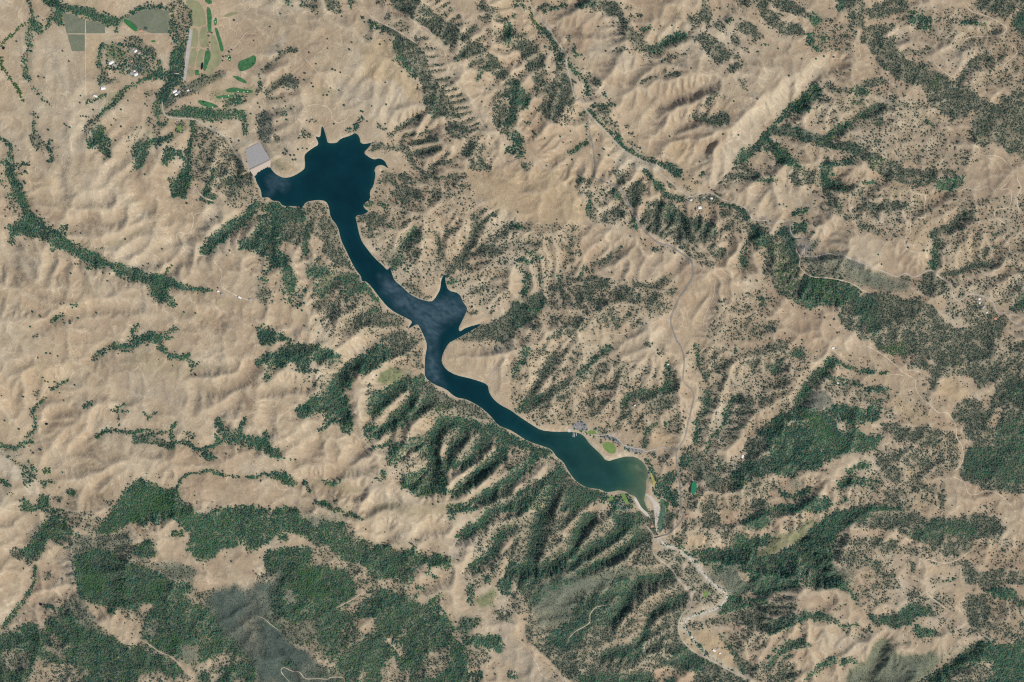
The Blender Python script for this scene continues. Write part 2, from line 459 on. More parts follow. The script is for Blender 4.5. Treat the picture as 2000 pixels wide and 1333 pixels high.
TILES[(1, 1)] = """
w.2 P 960 20 1660 20 1700 260 1980 420 1980 1000 1660 1080 1480 860 1100 880 940 640 840 480
w.35 P 380 680 760 760 1000 1080 1180 1180 1120 1300 560 1300 420 1000
d.9 P 0 430 60 340 100 250 190 240 210 290 360 290 370 400 200 420 210 560 170 640 80 730 60 680 0 640
w.85 P 200 300 360 290 370 420 400 480 400 600 380 660 340 590 260 570 210 540
w.4 P 0 40 40 180 90 230 60 330 0 300
w.5 P 380 250 480 235 560 260 580 370 500 400 400 360
w.85 P 400 380 580 370 640 430 665 540 700 640 740 720 780 790 700 760 560 690 520 640 540 560 420 490
D.9 36 370 330 390 420 400 520 385 650
d.93 P 150 640 220 650 270 730 310 820 310 960 260 960 220 880 200 760 130 720
d.9 42 60 800 120 720 180 660
d.8 30 20 840 90 860
w.6 P 20 870 90 890 140 960 140 1050 60 1050 0 1010
c.9 P 10 930 70 930 60 1030 0 1010
d.3 P 160 900 400 900 380 1080 240 1060
d.88 P 390 760 470 740 560 760 620 800 520 850 450 830 400 840
W.7 30 400 740 500 690
m.8 P 500 860 560 830 640 820 750 790 780 800 640 850 600 900 540 960 500 940
d.4 P 440 850 520 870 500 980 440 960
D.96 42 520 980 600 900 640 850 720 840 800 820
w.8 P 620 850 800 830 820 870 700 920 660 960 600 900
d.88 P 660 950 740 900 860 880 900 920 950 1000 980 1050 920 1010 850 960 760 980 720 1040 680 1000
m.5 P 850 980 910 960 930 1010 870 1010
w.6 P 440 1000 560 1020 680 1080 690 1160 600 1190 540 1120 450 1080
w.35 P 700 1060 860 1040 1000 1100 860 1120 740 1140
d.75 P 860 1090 960 1080 1000 1100 900 1130
w.8 P 860 1120 960 1100 1100 1130 1160 1170 1120 1230 960 1240 800 1230 790 1150
m.6 P 950 1170 1050 1160 1010 1210
w.6 P 670 1200 740 1210 700 1260
w.3 P 560 1200 660 1230 640 1320 560 1300
d.95 P 0 1225 100 1240 200 1280 300 1332 40 1332
k.6 P 310 1220 350 1230 330 1320 290 1300
c.5 P 400 1220 440 1230 410 1310
w.92 P 960 1332 1000 1300 1170 1250 1180 1332
w.4 P 1180 1280 1270 1220 1330 1332 1190 1332
w.88 P 980 0 1060 40 1100 100 1080 130 990 100
w.8 P 1100 30 1180 20 1260 90 1220 110 1120 80
w.8 P 1090 110 1180 120 1280 160 1290 220 1180 250 1110 230 1050 190 1080 150
w.75 P 1270 0 1340 0 1400 70 1400 110 1330 60
w.65 P 1380 180 1420 130 1470 170 1440 220 1390 210
W.7 38 1420 70 1500 70 1570 50
w.8 P 1470 190 1600 180 1560 230 1480 210
W.7 18 1590 125 1670 130
w.3 P 1330 120 1420 120 1380 150
d.9 P 840 270 900 240 930 260 880 290
d.8 28 970 265 1030 280
w.6 P 1130 290 1200 270 1190 330 1140 340
w.95 P 780 360 860 340 900 330 1020 350 1000 420 940 450 880 490 870 430 800 400
w.6 P 800 430 860 470 940 480 1000 470 980 510 900 530 840 530 820 480
d.7 34 1050 420 1060 460
D.95 38 1050 770 1130 700 1140 640 1160 570 1200 510 1240 460
w.75 P 1190 520 1260 490 1350 460 1340 530 1260 560
w.65 P 1170 600 1260 600 1300 650 1200 690
w.95 P 1060 760 1130 700 1180 720 1100 770
c.7 P 980 660 1040 610 1130 600 1130 700 1070 750 1010 710
w.35 P 980 660 1040 610 1130 600 1130 700 1070 750 1010 710
w.5 22 920 680 1000 730
w.6 25 1130 520 1140 560
W.8 30 1480 740 1440 640 1430 560 1410 490
w.5 P 1380 650 1440 700 1440 900 1400 840
W.95 52 1480 830 1530 750 1600 680 1660 600 1700 520 1720 440 1710 370
w.92 P 1480 830 1560 720 1640 770 1560 790
W.8 25 1640 730 1680 780
W.92 28 1740 420 1800 380 1880 330
W.8 25 1740 360 1800 310
W.6 14 1700 290 1710 230
w.92 P 1700 540 1790 570 1880 570 1950 600 1930 640 1850 680 1760 650 1690 600
w.85 P 1800 560 1900 490 1980 450 1970 520 1900 560
w.7 P 1450 480 1500 455 1550 460 1500 490
W.6 10 1470 470 1520 400 1550 340
w.6 20 1580 350 1630 350
W.85 34 1690 950 1780 910
d.92 P 1490 870 1560 850 1580 870 1520 900
w.6 26 1830 1120 1870 1050 1950 990 1970 960
w.75 P 1650 1100 1740 1090 1730 1130 1670 1130
w.97 P 1600 1300 1700 1240 1850 1180 2000 1080 2000 1332 1540 1332
w.75 P 1130 880 1200 860 1290 950 1390 990 1340 1030 1240 990 1180 950
w.2 P 1080 780 1400 700 1400 900 1260 920 1100 850
w.2 P 1700 780 1800 760 1860 1000 1700 1060 1640 970
y.6 P 1620 0 2000 0 2000 330 1900 300 1720 160
b.5 P 440 700 560 690 600 730 480 750
"""
TILES[(2, 1)] = """
w.22 P 0 420 540 420 560 820 60 860 0 700
w.25 P 280 860 1280 850 1240 1130 700 1240 300 1200
w.2 P 520 60 940 100 960 460 600 400
w.2 P 1620 1000 2000 900 2000 1332 1500 1332
w.92 P 800 0 870 0 880 60 880 110 840 130 800 110
w.97 P 920 110 1000 80 1040 120 1030 200 1020 260 950 300 910 230
w.97 P 1010 370 1060 250 1130 230 1250 260 1330 340 1400 370 1500 370 1500 400 1600 430 1610 520 1540 560 1400 560 1370 600 1360 660 1310 620 1270 570 1290 510 1200 540 1100 480 1030 460 1000 410
d.4 P 1120 240 1250 260 1330 340 1400 380 1600 430 1610 520 1400 480 1200 380
p.4 40 1130 480 1180 420
x P 1400 590 1480 560 1530 600 1510 640 1440 670 1380 620
w.8 28 1360 650 1420 690 1490 670
w.88 P 1510 620 1560 580 1680 610 1650 690 1560 680
w.4 P 1440 720 1600 700 1580 770 1480 750
d.92 P 1870 440 1920 440 2000 460 2000 610 1920 580 1880 570 1850 560
D.96 40 1880 450 1860 530 1820 590 1800 680 1820 740
w.5 P 1610 330 1850 310 1880 430 1850 490 1700 490 1640 440
w.75 P 1380 200 1440 190 1560 180 1650 200 1600 270 1480 260 1400 250
D.85 25 1640 270 1760 290 1820 330
d.85 40 1820 340 1830 400
k.6 P 1880 390 1960 370 2000 400 1960 420
d.9 P 1210 0 1330 0 1330 60 1260 50
w.85 P 1210 90 1270 90 1300 130 1240 160
w.6 P 1320 100 1400 140 1420 180 1350 150
D.92 28 1040 10 1080 60 1140 110 1180 180 1210 195
D.92 32 1220 200 1330 230
w.88 P 1620 100 1700 20 1880 0 1940 20 1940 100 1870 80 1760 50 1680 100
d.8 30 1930 80 2000 80
d.9 22 1475 50 1500 25
w.7 24 1440 100 1480 110
d.7 P 500 80 560 50 580 90 530 110
w.45 P 560 60 640 70 620 110 560 100
w.85 30 540 180 600 180
D.85 28 610 180 610 260 600 320 620 360
W.85 38 700 390 740 330 830 310
w.7 P 760 300 860 300 900 340 880 380 800 350
d.85 P 790 140 850 160 860 230 800 240
w.8 25 860 240 930 300
d.9 25 960 390 970 450
W.85 40 660 730 740 700 780 660
W.7 22 760 680 860 610
w.8 P 1090 610 1170 590 1180 640 1100 640
w.5 25 1180 590 1280 650
w.4 20 1000 540 1060 600
w.5 P 460 430 520 430 510 480 470 470
w.6 20 370 440 440 500
w.78 P 380 590 440 600 440 510 480 510 490 640 510 680 430 640
w.6 20 370 530 380 560
W.8 22 150 580 210 580
D.85 24 120 660 180 630
D.88 28 50 700 140 720 220 680
D.75 20 40 740 100 790 130 830
w.7 20 30 620 40 660
w.6 14 60 580 100 600
d.85 40 0 440 50 440
w.96 P 0 1030 80 1030 200 960 270 960 260 1050 200 1130 150 1180 60 1250 0 1270
d.5 P 0 1030 80 1030 200 960 270 960 260 1050 200 1130 150 1180 60 1250 0 1270
w.92 P 220 940 270 920 380 880 460 1000 420 1010 330 940
D.92 38 110 830 130 880 80 970
D.75 25 220 820 230 880
D.85 30 360 820 380 890
D.75 22 430 840 520 850 560 760 590 780
w.92 P 560 870 620 830 760 850 760 930 660 940 640 1050 480 1000 500 940
w.88 P 760 960 880 900 1000 960 1060 1030 1000 1040 820 1010
W.92 30 950 870 1050 900 1130 890 1210 830
w.88 P 1060 1030 1130 950 1200 960 1180 1050 1100 1100 1040 1080
w.75 P 1210 920 1290 910 1290 970 1230 970
w.5 P 900 1050 1240 1080 1230 1130 1000 1110
w.8 25 470 1040 540 1070
w.8 25 660 1030 790 1070
w.88 P 660 1090 760 1080 850 1130 830 1250 780 1250 740 1190 660 1210
w.88 P 250 1332 350 1250 420 1190 560 1160 570 1240 520 1280 400 1300
w.85 P 140 1210 230 1220 220 1270 160 1280
w.7 P 600 1240 650 1240 640 1290
w.5 P 930 1160 1030 1180 980 1240 930 1220
w.85 P 1790 1060 1870 1040 1860 1070
d.9 35 1930 1000 1970 1050
w.75 P 1820 1170 1880 1100 1920 1130 1840 1200 1920 1230 1890 1280 1830 1240
w.4 P 1750 1190 1990 1170 1990 1330 1760 1330
w.25 P 1650 1050 1730 1060 1680 1180
w.45 P 1660 500 1740 510 1690 570
w.4 P 1880 560 2000 620 1990 680 1880 620
w.5 P 1750 740 1800 750 1800 800
w.4 20 1820 860 1930 870
w.4 P 1960 780 2000 760 2000 880 1960 850
b.8 P 1310 760 1390 740 1390 860 1310 930
b.7 P 330 1060 450 1040 430 1120 330 1130
b.5 P 1220 230 1560 270 1500 390 1330 330
y.6 P 0 0 500 0 560 300 600 390 480 410 200 420 0 340
v 40 820 860 860 740 960 660
v 40 950 850 970 680
v 40 1030 840 1060 760 1140 690
v 40 1200 830 1260 770 1320 690
v 36 1370 1130 1420 1050 1520 980
v 36 1680 1000 1660 900 1660 810
v 40 1460 1210 1560 1010 1580 860
v 36 1150 1330 1200 1250
v 40 600 780 620 690 720 610
v 40 380 790 420 660
v 40 300 860 330 740 280 560
"""
TILES[(3, 1)] = """
w.2 P 420 100 1300 130 1280 500 900 520 560 360
w.22 P 1280 280 2000 180 2000 760 1340 800
w.3 P 1100 860 1560 860 1980 800 2000 1100 1700 1040 1500 1020 1300 1010
w.85 P 150 60 200 0 390 0 410 60 420 130 340 120 200 110
d.96 P 390 0 490 0 470 80 430 90
d.8 P 0 50 80 70 70 110 0 110
D.92 42 440 100 560 110 600 130
d.6 P 480 20 530 20 540 60 490 60
w.92 P 600 140 700 120 740 150 720 190 640 180
d.8 25 740 105 830 95
w.6 P 420 120 470 110 500 220 560 240 590 330 520 350 460 280 430 220
d.85 22 560 260 570 300
w.5 P 380 280 430 290 420 330
w.3 P 70 260 150 270 140 300
w.96 P 830 0 1300 0 1310 60 1260 120 1100 120 1030 90 920 60
d.85 P 1290 80 1360 60 1500 60 1540 30 1510 120 1400 160 1300 130
w.5 P 1300 0 1480 0 1450 70
w.93 P 660 330 700 290 780 240 900 240 1050 250 1120 270 1100 310 960 330 820 310 700 340
w.7 P 580 350 660 330 740 390 860 450 880 500 820 490 700 450 690 400 600 410
d.7 18 1150 255 1180 255
w.5 26 1150 370 1180 370
W.92 45 1280 500 1350 460 1430 430 1480 370
w.88 P 1450 390 1480 310 1560 310 1630 300 1600 380 1500 370
D.95 38 1290 770 1290 650 1310 560 1290 500
w.5 P 1340 480 1460 420 1560 460 1440 500
w.85 P 1650 620 1720 590 1810 600 1700 680 1650 660
W.7 20 1740 550 1760 500 1800 480
w.5 P 1560 650 1660 680 1640 730 1580 690
W.95 40 1360 820 1450 800 1560 760 1640 730 1740 740
w.6 25 1380 690 1400 650
d.85 P 190 420 300 410 310 470 200 490
d.75 35 200 340 300 310
k.8 P 90 450 170 420 230 540 300 560 390 540 390 600 310 640 270 600 230 760 200 740 150 600
d.7 P 90 450 170 420 210 540 230 600 250 700 230 760 200 740 150 600
D.9 40 110 480 170 620 210 700 240 760
w.6 P 310 530 390 530 390 600 320 610
c.8 P 300 680 500 640 640 700 720 740 860 800 1000 850 1100 830 1110 920 1050 960 900 960 760 900 560 850 420 820 300 790
k.8 P 640 690 760 720 760 760 680 760 600 720
k.6 P 540 700 600 690 560 780 520 800
b.6 P 560 760 640 740 680 800 740 820 720 860 580 810
w.25 P 300 680 500 640 640 700 560 850 420 820 300 790
d.93 P 260 830 400 830 560 860 680 900 740 960 640 980 560 1060 440 1050 300 1080 220 1040 250 920
g.5 P 330 850 520 850 520 1000 400 1000
w.97 P 0 480 90 500 150 600 200 740 250 830 250 1060 180 1020 90 960 40 860 20 700 0 640
g.25 P 0 480 90 500 150 600 200 740 250 830 250 1060 180 1020 90 960 40 860 20 700 0 640
w.97 P 560 1070 660 970 760 960 900 960 1040 1000 1200 1020 1280 1060 1360 1140 1440 1220 1560 1240 1700 1180 1850 1200 1800 1332 700 1332 680 1270 590 1230 550 1150
d.8 P 650 1000 800 980 860 1050 840 1150 880 1240 820 1310 760 1200 680 1100
w.6 P 1290 900 1420 870 1420 960 1300 1010 1200 960 1150 900
w.88 P 1220 810 1300 800 1350 860 1280 940 1210 880
w.75 P 1040 820 1110 820 1110 860 1050 870
w.6 P 1540 1040 1700 1020 1790 1120 1860 1130 1880 1200 1680 1190 1560 1200 1500 1140
d.92 P 1890 1080 1960 1010 2000 960 2000 1060 1910 1110
w.5 P 1400 1000 1520 1100 1440 1180 1380 1100
w.5 25 1440 950 1500 860
w.85 P 1940 800 2000 780 2000 860
w.4 P 1440 960 1560 930 1600 980 1480 1010
w.2 P 1600 840 1960 860 1900 960 1700 920
w.5 P 0 1160 100 1170 60 1280 0 1250
d.85 P 0 980 60 1000 0 1030
w.15 P 1400 160 1900 260 1700 430 1500 520
w.12 P 500 100 1300 130 1250 600 900 560 600 300
a.5 P 0 120 300 140 400 200 340 300 100 300 0 260
y.5 P 1100 480 1240 500 1240 580 1120 580
y.5 P 1520 560 1640 540 1640 640 1520 640
b.6 P 380 330 480 340 500 420 400 420
b.4 P 1500 860 1900 780 1940 960 1700 960
b.4 P 200 1080 520 1070 540 1200 660 1280 500 1332 200 1300
y.4 P 900 60 1060 100 1060 200 940 240
v 50 820 310 700 240 880 60
v 50 1120 330 1240 260 1400 160
"""
TILES[(0, 2)] = """
p.9 44 -20 900 60 930 130 1000 190 1080 240 1190
p.7 20 0 860 90 880 180 930 260 1010
d.96 P 800 80 860 40 960 20 1000 0 1200 0 1230 30 1100 30 1030 60 930 70 850 80
D.92 44 740 140 790 100 860 60
d.93 36 1230 0 1260 60 1330 120 1400 130 1470 120
d.92 30 1470 130 1490 190 1540 180
D.7 15 1500 200 1500 240
D.88 18 410 380 470 340 530 310
D.88 22 210 750 270 690 280 620 260 560 290 500 360 450
d.8 28 0 810 60 830 130 840 170 810 200 785 250 790
w.5 P 250 380 310 380 290 440 260 430
D.85 18 920 515 980 495
d.6 14 920 530 930 600
d.6 10 935 600 930 680
D.75 25 760 750 830 700 900 690 1000 710 1080 710 1160 700
d.75 25 1180 720 1250 720 1330 700 1380 640
w.6 P 1040 740 1160 720 1280 780 1380 800 1360 850 1220 820 1100 790 1040 810
d.5 P 1040 740 1160 720 1280 780 1380 800 1360 850 1220 820 1100 790 1040 810
D.8 30 1330 720 1360 790 1450 790 1550 850 1620 840 1700 800 1740 760
d.93 P 1560 880 1680 870 1700 920 1640 940 1600 920
D.92 42 1700 620 1740 700 1780 750
c.7 P 1740 660 1800 690 1860 700 1860 740 1780 740
D.92 32 1920 610 1880 680 1870 740
D.96 70 1800 760 1900 770 2000 800
d.45 P 1430 700 1530 720 1520 800 1440 780
d.7 36 1700 730 1690 760
d.75 P 340 1010 390 1000 400 1030 340 1040
g.7 P 330 1005 390 995 400 1030 340 1040
d.6 18 350 1090 430 1110
d.7 30 330 1100 360 1140
d.93 P 520 1170 560 1150 610 1180 580 1210 530 1200
d.45 P 150 960 280 980 300 1050 250 1130 200 1150 170 1030
d.6 15 60 900 140 960
d.6 15 230 950 290 1010
c.5 P 0 840 80 870 170 900 190 930 100 900 0 880
p.7 P 150 980 250 1040 300 1100 300 1200 200 1100
p.6 P 0 900 100 970 170 1090 100 1100 0 1000
d.6 P 0 1090 60 1090 90 1150 40 1140
d.5 P 50 1190 110 1190 100 1220
d.96 P 310 1210 400 1200 380 1290 520 1332 320 1332
w.6 P 400 1210 490 1220 470 1260
d.96 P 160 1240 200 1230 220 1290 300 1290 300 1332 170 1332
d.98 P 880 1332 930 1260 960 1220 1050 1110 1100 1080 1200 1120 1280 1150 1400 1160 1410 1220 1480 1270 1540 1332
x P 1095 1160 1130 1170 1140 1230 1110 1220
l.8 P 1130 1230 1300 1190 1380 1270 1300 1332 1130 1332
g.7 P 1130 1230 1300 1190 1380 1270 1300 1332 1130 1332
w.5 P 810 1250 880 1240 900 1290 830 1310
D.88 20 1390 1140 1410 1080 1480 1040 1560 1030 1640 1010 1740 1050
D.75 12 1740 1050 1810 1055 1880 1065
d.8 20 1940 1070 2000 1060
d.96 30 1720 1320 1850 1320 2000 1310
d.6 32 665 510 715 485
d.5 24 880 545 1000 550
d.5 20 1130 560 1160 600
D.75 18 1165 610 1230 550
v 60 1540 360 1650 375 1780 350
v 50 1700 580 1760 530 1820 500 1860 430
v 60 1540 220 1680 210 1830 195
v 60 1820 340 1900 290 1960 210
v 50 1540 400 1510 520
v 40 560 880 720 720 750 650
v 40 380 960 480 900 600 860 700 830
v 40 700 1200 800 1080 1000 970
v 40 330 680 420 580 560 530
v 40 120 420 100 560
v 40 0 320 120 210 240 160
v 40 540 960 700 970
v 40 840 860 960 900 1060 960
v 50 740 400 860 420 1000 460
o.6 P 1540 330 1660 370 1780 350 1700 390 1540 380
o.6 P 1560 200 1700 200 1830 200 1760 230 1600 230
o.4 P 950 130 1100 80 1300 120 1480 210 1500 300 1300 260 1000 220
y.4 P 100 180 400 160 560 320 380 360 200 320
b.4 P 420 580 560 540 660 560 480 660 400 700
b.5 P 1380 800 1560 860 1560 960 1340 980 1280 900
b.5 P 1680 820 1860 800 2000 860 2000 960 1760 960
b.4 P 1420 1070 1700 1060 2000 1090 2000 1300 1700 1300 1500 1240
a.5 P 940 240 1200 240 1400 340 1500 420 1440 520 1200 460 980 440
"""
TILES[(1, 2)] = """
d.92 P 0 140 100 110 200 80 290 20 380 10 480 40 560 80 680 130 620 160 540 150 480 120 400 200 390 250 310 240 330 190 300 150 260 130 240 200 200 220 150 180 60 180 0 180
D.95 42 80 300 120 220 160 180
w.85 P 200 70 300 20 420 20 470 90 420 150 340 110 240 120
w.9 P 480 130 680 130 660 180 560 190 470 180
d.5 P 30 0 110 0 120 30 40 40
d.96 P 690 200 830 110 960 20 1060 0 1050 130 950 200 860 260 780 250 700 230
D.97 70 640 320 690 230 780 160
w.88 P 1040 0 1290 0 1240 80 1200 130 1060 110
w.5 P 1230 90 1310 60 1310 220 1220 210
w.25 P 980 120 1240 90 1240 220 1040 200
D.97 80 640 330 600 420 640 500 690 560
d.96 P 300 540 400 480 560 370 640 280 760 280 750 340 700 380 720 450 710 560 770 650 740 740 680 720 650 650 680 590 620 640 550 620 560 570 480 540 430 580 340 600
w.75 P 520 460 640 400 650 500 560 560 500 520
m.4 P 520 460 640 400 650 500 560 560 500 520
w.6 P 440 330 520 260 660 250 620 340 520 380 440 360
w.4 P 440 230 620 190 660 220 500 250
d.5 P 380 210 500 220 480 260 400 250
w.2 P 320 200 480 250 480 340 300 340
d.88 P 650 620 720 580 770 640 740 740 660 700
d.88 30 500 690 560 650 550 620
m.95 P 930 290 1000 230 1080 210 1150 240 1160 290 1130 310 1000 350
c.8 P 1150 240 1250 250 1220 290 1160 300
d.93 P 850 520 880 440 1000 370 1160 300 1260 290 1240 340 1130 420 1040 490 960 600 900 600 860 590
D.9 50 900 560 960 480 1060 400 1180 310
w.7 P 850 430 880 330 960 380 900 430
D.97 54 1300 290 1250 370 1210 460 1150 540 1060 620 1000 680
w.92 P 1260 320 1380 320 1400 380 1300 500 1230 560 1180 580 1220 480
D.92 46 1380 400 1330 480 1250 570 1160 640
d.9 P 1000 640 1160 570 1300 480 1240 580 1200 640 1060 710 990 700
w.95 P 1380 350 1450 400 1540 460 1530 560 1380 600 1200 640 1300 500
g.6 P 1390 500 1530 490 1500 570 1400 560
w.3 P 1050 560 1180 430 1180 480 1080 600 1020 620
d.85 P 830 680 900 640 990 660 960 760 870 780
g.6 P 850 655 930 655 900 720 860 700
l.7 P 860 660 920 660 890 700
c.5 P 1000 740 1060 760 1040 780 1000 770
w.96 P 1540 480 1620 450 1700 490 1800 560 1870 640 1800 620 1660 580 1540 570
a.9 P 1540 570 1700 590 1870 650 1850 680 1700 650 1580 620
w.25 P 1060 740 1250 670 1400 590 1500 570 1360 660 1150 760
d.96 P 1080 830 1120 790 1250 740 1370 700 1450 630 1560 610 1640 660 1560 680 1440 700 1380 760 1360 860 1380 930 1440 1000 1500 1080 1490 1200 1370 1190 1260 1210 1200 1170 1130 1160 1140 1080 1220 1020 1320 960 1320 880 1200 850
D.97 80 1450 640 1390 720 1370 820 1370 920 1370 1050 1350 1140
D.97 60 1900 670 1800 690 1700 650 1560 620 1450 640
w.88 P 1100 870 1200 850 1330 880 1330 940 1200 860
d.93 P 1000 930 1080 830 1130 880 1110 970 1040 980
d.88 35 920 840 1000 820 1060 800
w.45 P 1140 900 1320 880 1300 960 1180 1040 1130 1020
w.92 P 1440 700 1640 660 1590 760 1520 850 1480 900 1400 820
x P 1440 820 1490 830 1470 930 1430 920
w.3 P 1490 820 1590 700 1600 740 1500 880
D.96 52 1640 680 1560 800 1500 880
w.9 P 1660 680 1800 700 1760 780 1600 900 1540 920
D.96 66 1830 720 1740 830 1660 920 1580 980
w.35 P 1600 890 1770 740 1790 780 1680 900 1600 950
w.85 P 1830 720 1900 720 1900 820 1780 880 1700 940
w.3 P 1600 1080 1780 900 1900 840 1890 880 1700 1020 1620 1120
d.96 P 1510 1180 1600 1110 1700 1040 1820 960 1900 880 1920 780 1900 700 1960 720 2000 740 2000 800 1960 920 1860 1020 1760 1110 1640 1180 1540 1230
D.97 60 1910 690 1930 800 1890 900 1790 980 1680 1080 1560 1180
d.8 P 1430 930 1560 920 1560 1000 1440 1020
d.9 P 1380 940 1450 950 1440 1060 1500 1080 1490 1200 1370 1180
w.2 P 1760 1140 1940 960 2000 900 2000 1000 1880 1080
D.96 60 2000 1080 1900 1130 1830 1190 1740 1240
d.96 P 1500 1280 1620 1260 1760 1320 1700 1332 1500 1332
d.96 P 1820 1300 2000 1250 2000 1332 1800 1332
w.88 P 1760 1200 1900 1180 2000 1120 2000 1260 1800 1300 1660 1260
D.95 38 80 730 50 790 90 850
d.96 P 0 780 60 760 120 830 170 840 230 920 150 920 60 880 0 840
d.8 16 270 930 310 940
d.93 P 60 1040 150 1020 240 1040 280 1080 330 1110 300 1140 240 1120 180 1080 100 1060
d.8 20 0 1070 60 1040
d.6 25 380 1100 420 1180
d.65 P 490 1080 600 1090 680 1080 640 1130 560 1130
d.88 34 470 1260 560 1290 660 1332
d.9 20 220 1300 280 1332
c.8 P 330 1270 400 1300 430 1332 340 1332
w.7 P 590 1230 650 1250 620 1280
d.93 P 970 1010 1020 1020 1010 1080 980 1060
d.7 20 940 1080 980 1085
d.93 28 0 1322 90 1330
o.7 P 420 1090 600 1090 820 1150 880 1190 700 1180 500 1120
o.7 P 900 1320 960 1270 1060 1250 1120 1250 1120 1332 920 1332
o.6 P 1120 1260 1480 1260 1500 1332 1120 1332
b.6 P 700 400 740 400 780 300 830 310 780 400 750 520 720 540
b.7 P 740 260 820 270 800 330 760 320
p.4 P 780 400 900 290 900 330 840 420 830 600 770 560
v 50 300 940 380 910 450 850 480 800
v 60 600 1060 720 930 800 850
v 60 420 1080 600 1130 800 1180
v 40 640 1030 620 900 590 820
v 40 100 700 100 520
v 40 720 1010 860 980
v 50 860 1330 940 1260 1080 1250
v 40 180 860 340 760 440 680
v 50 100 380 200 350 440 330
"""
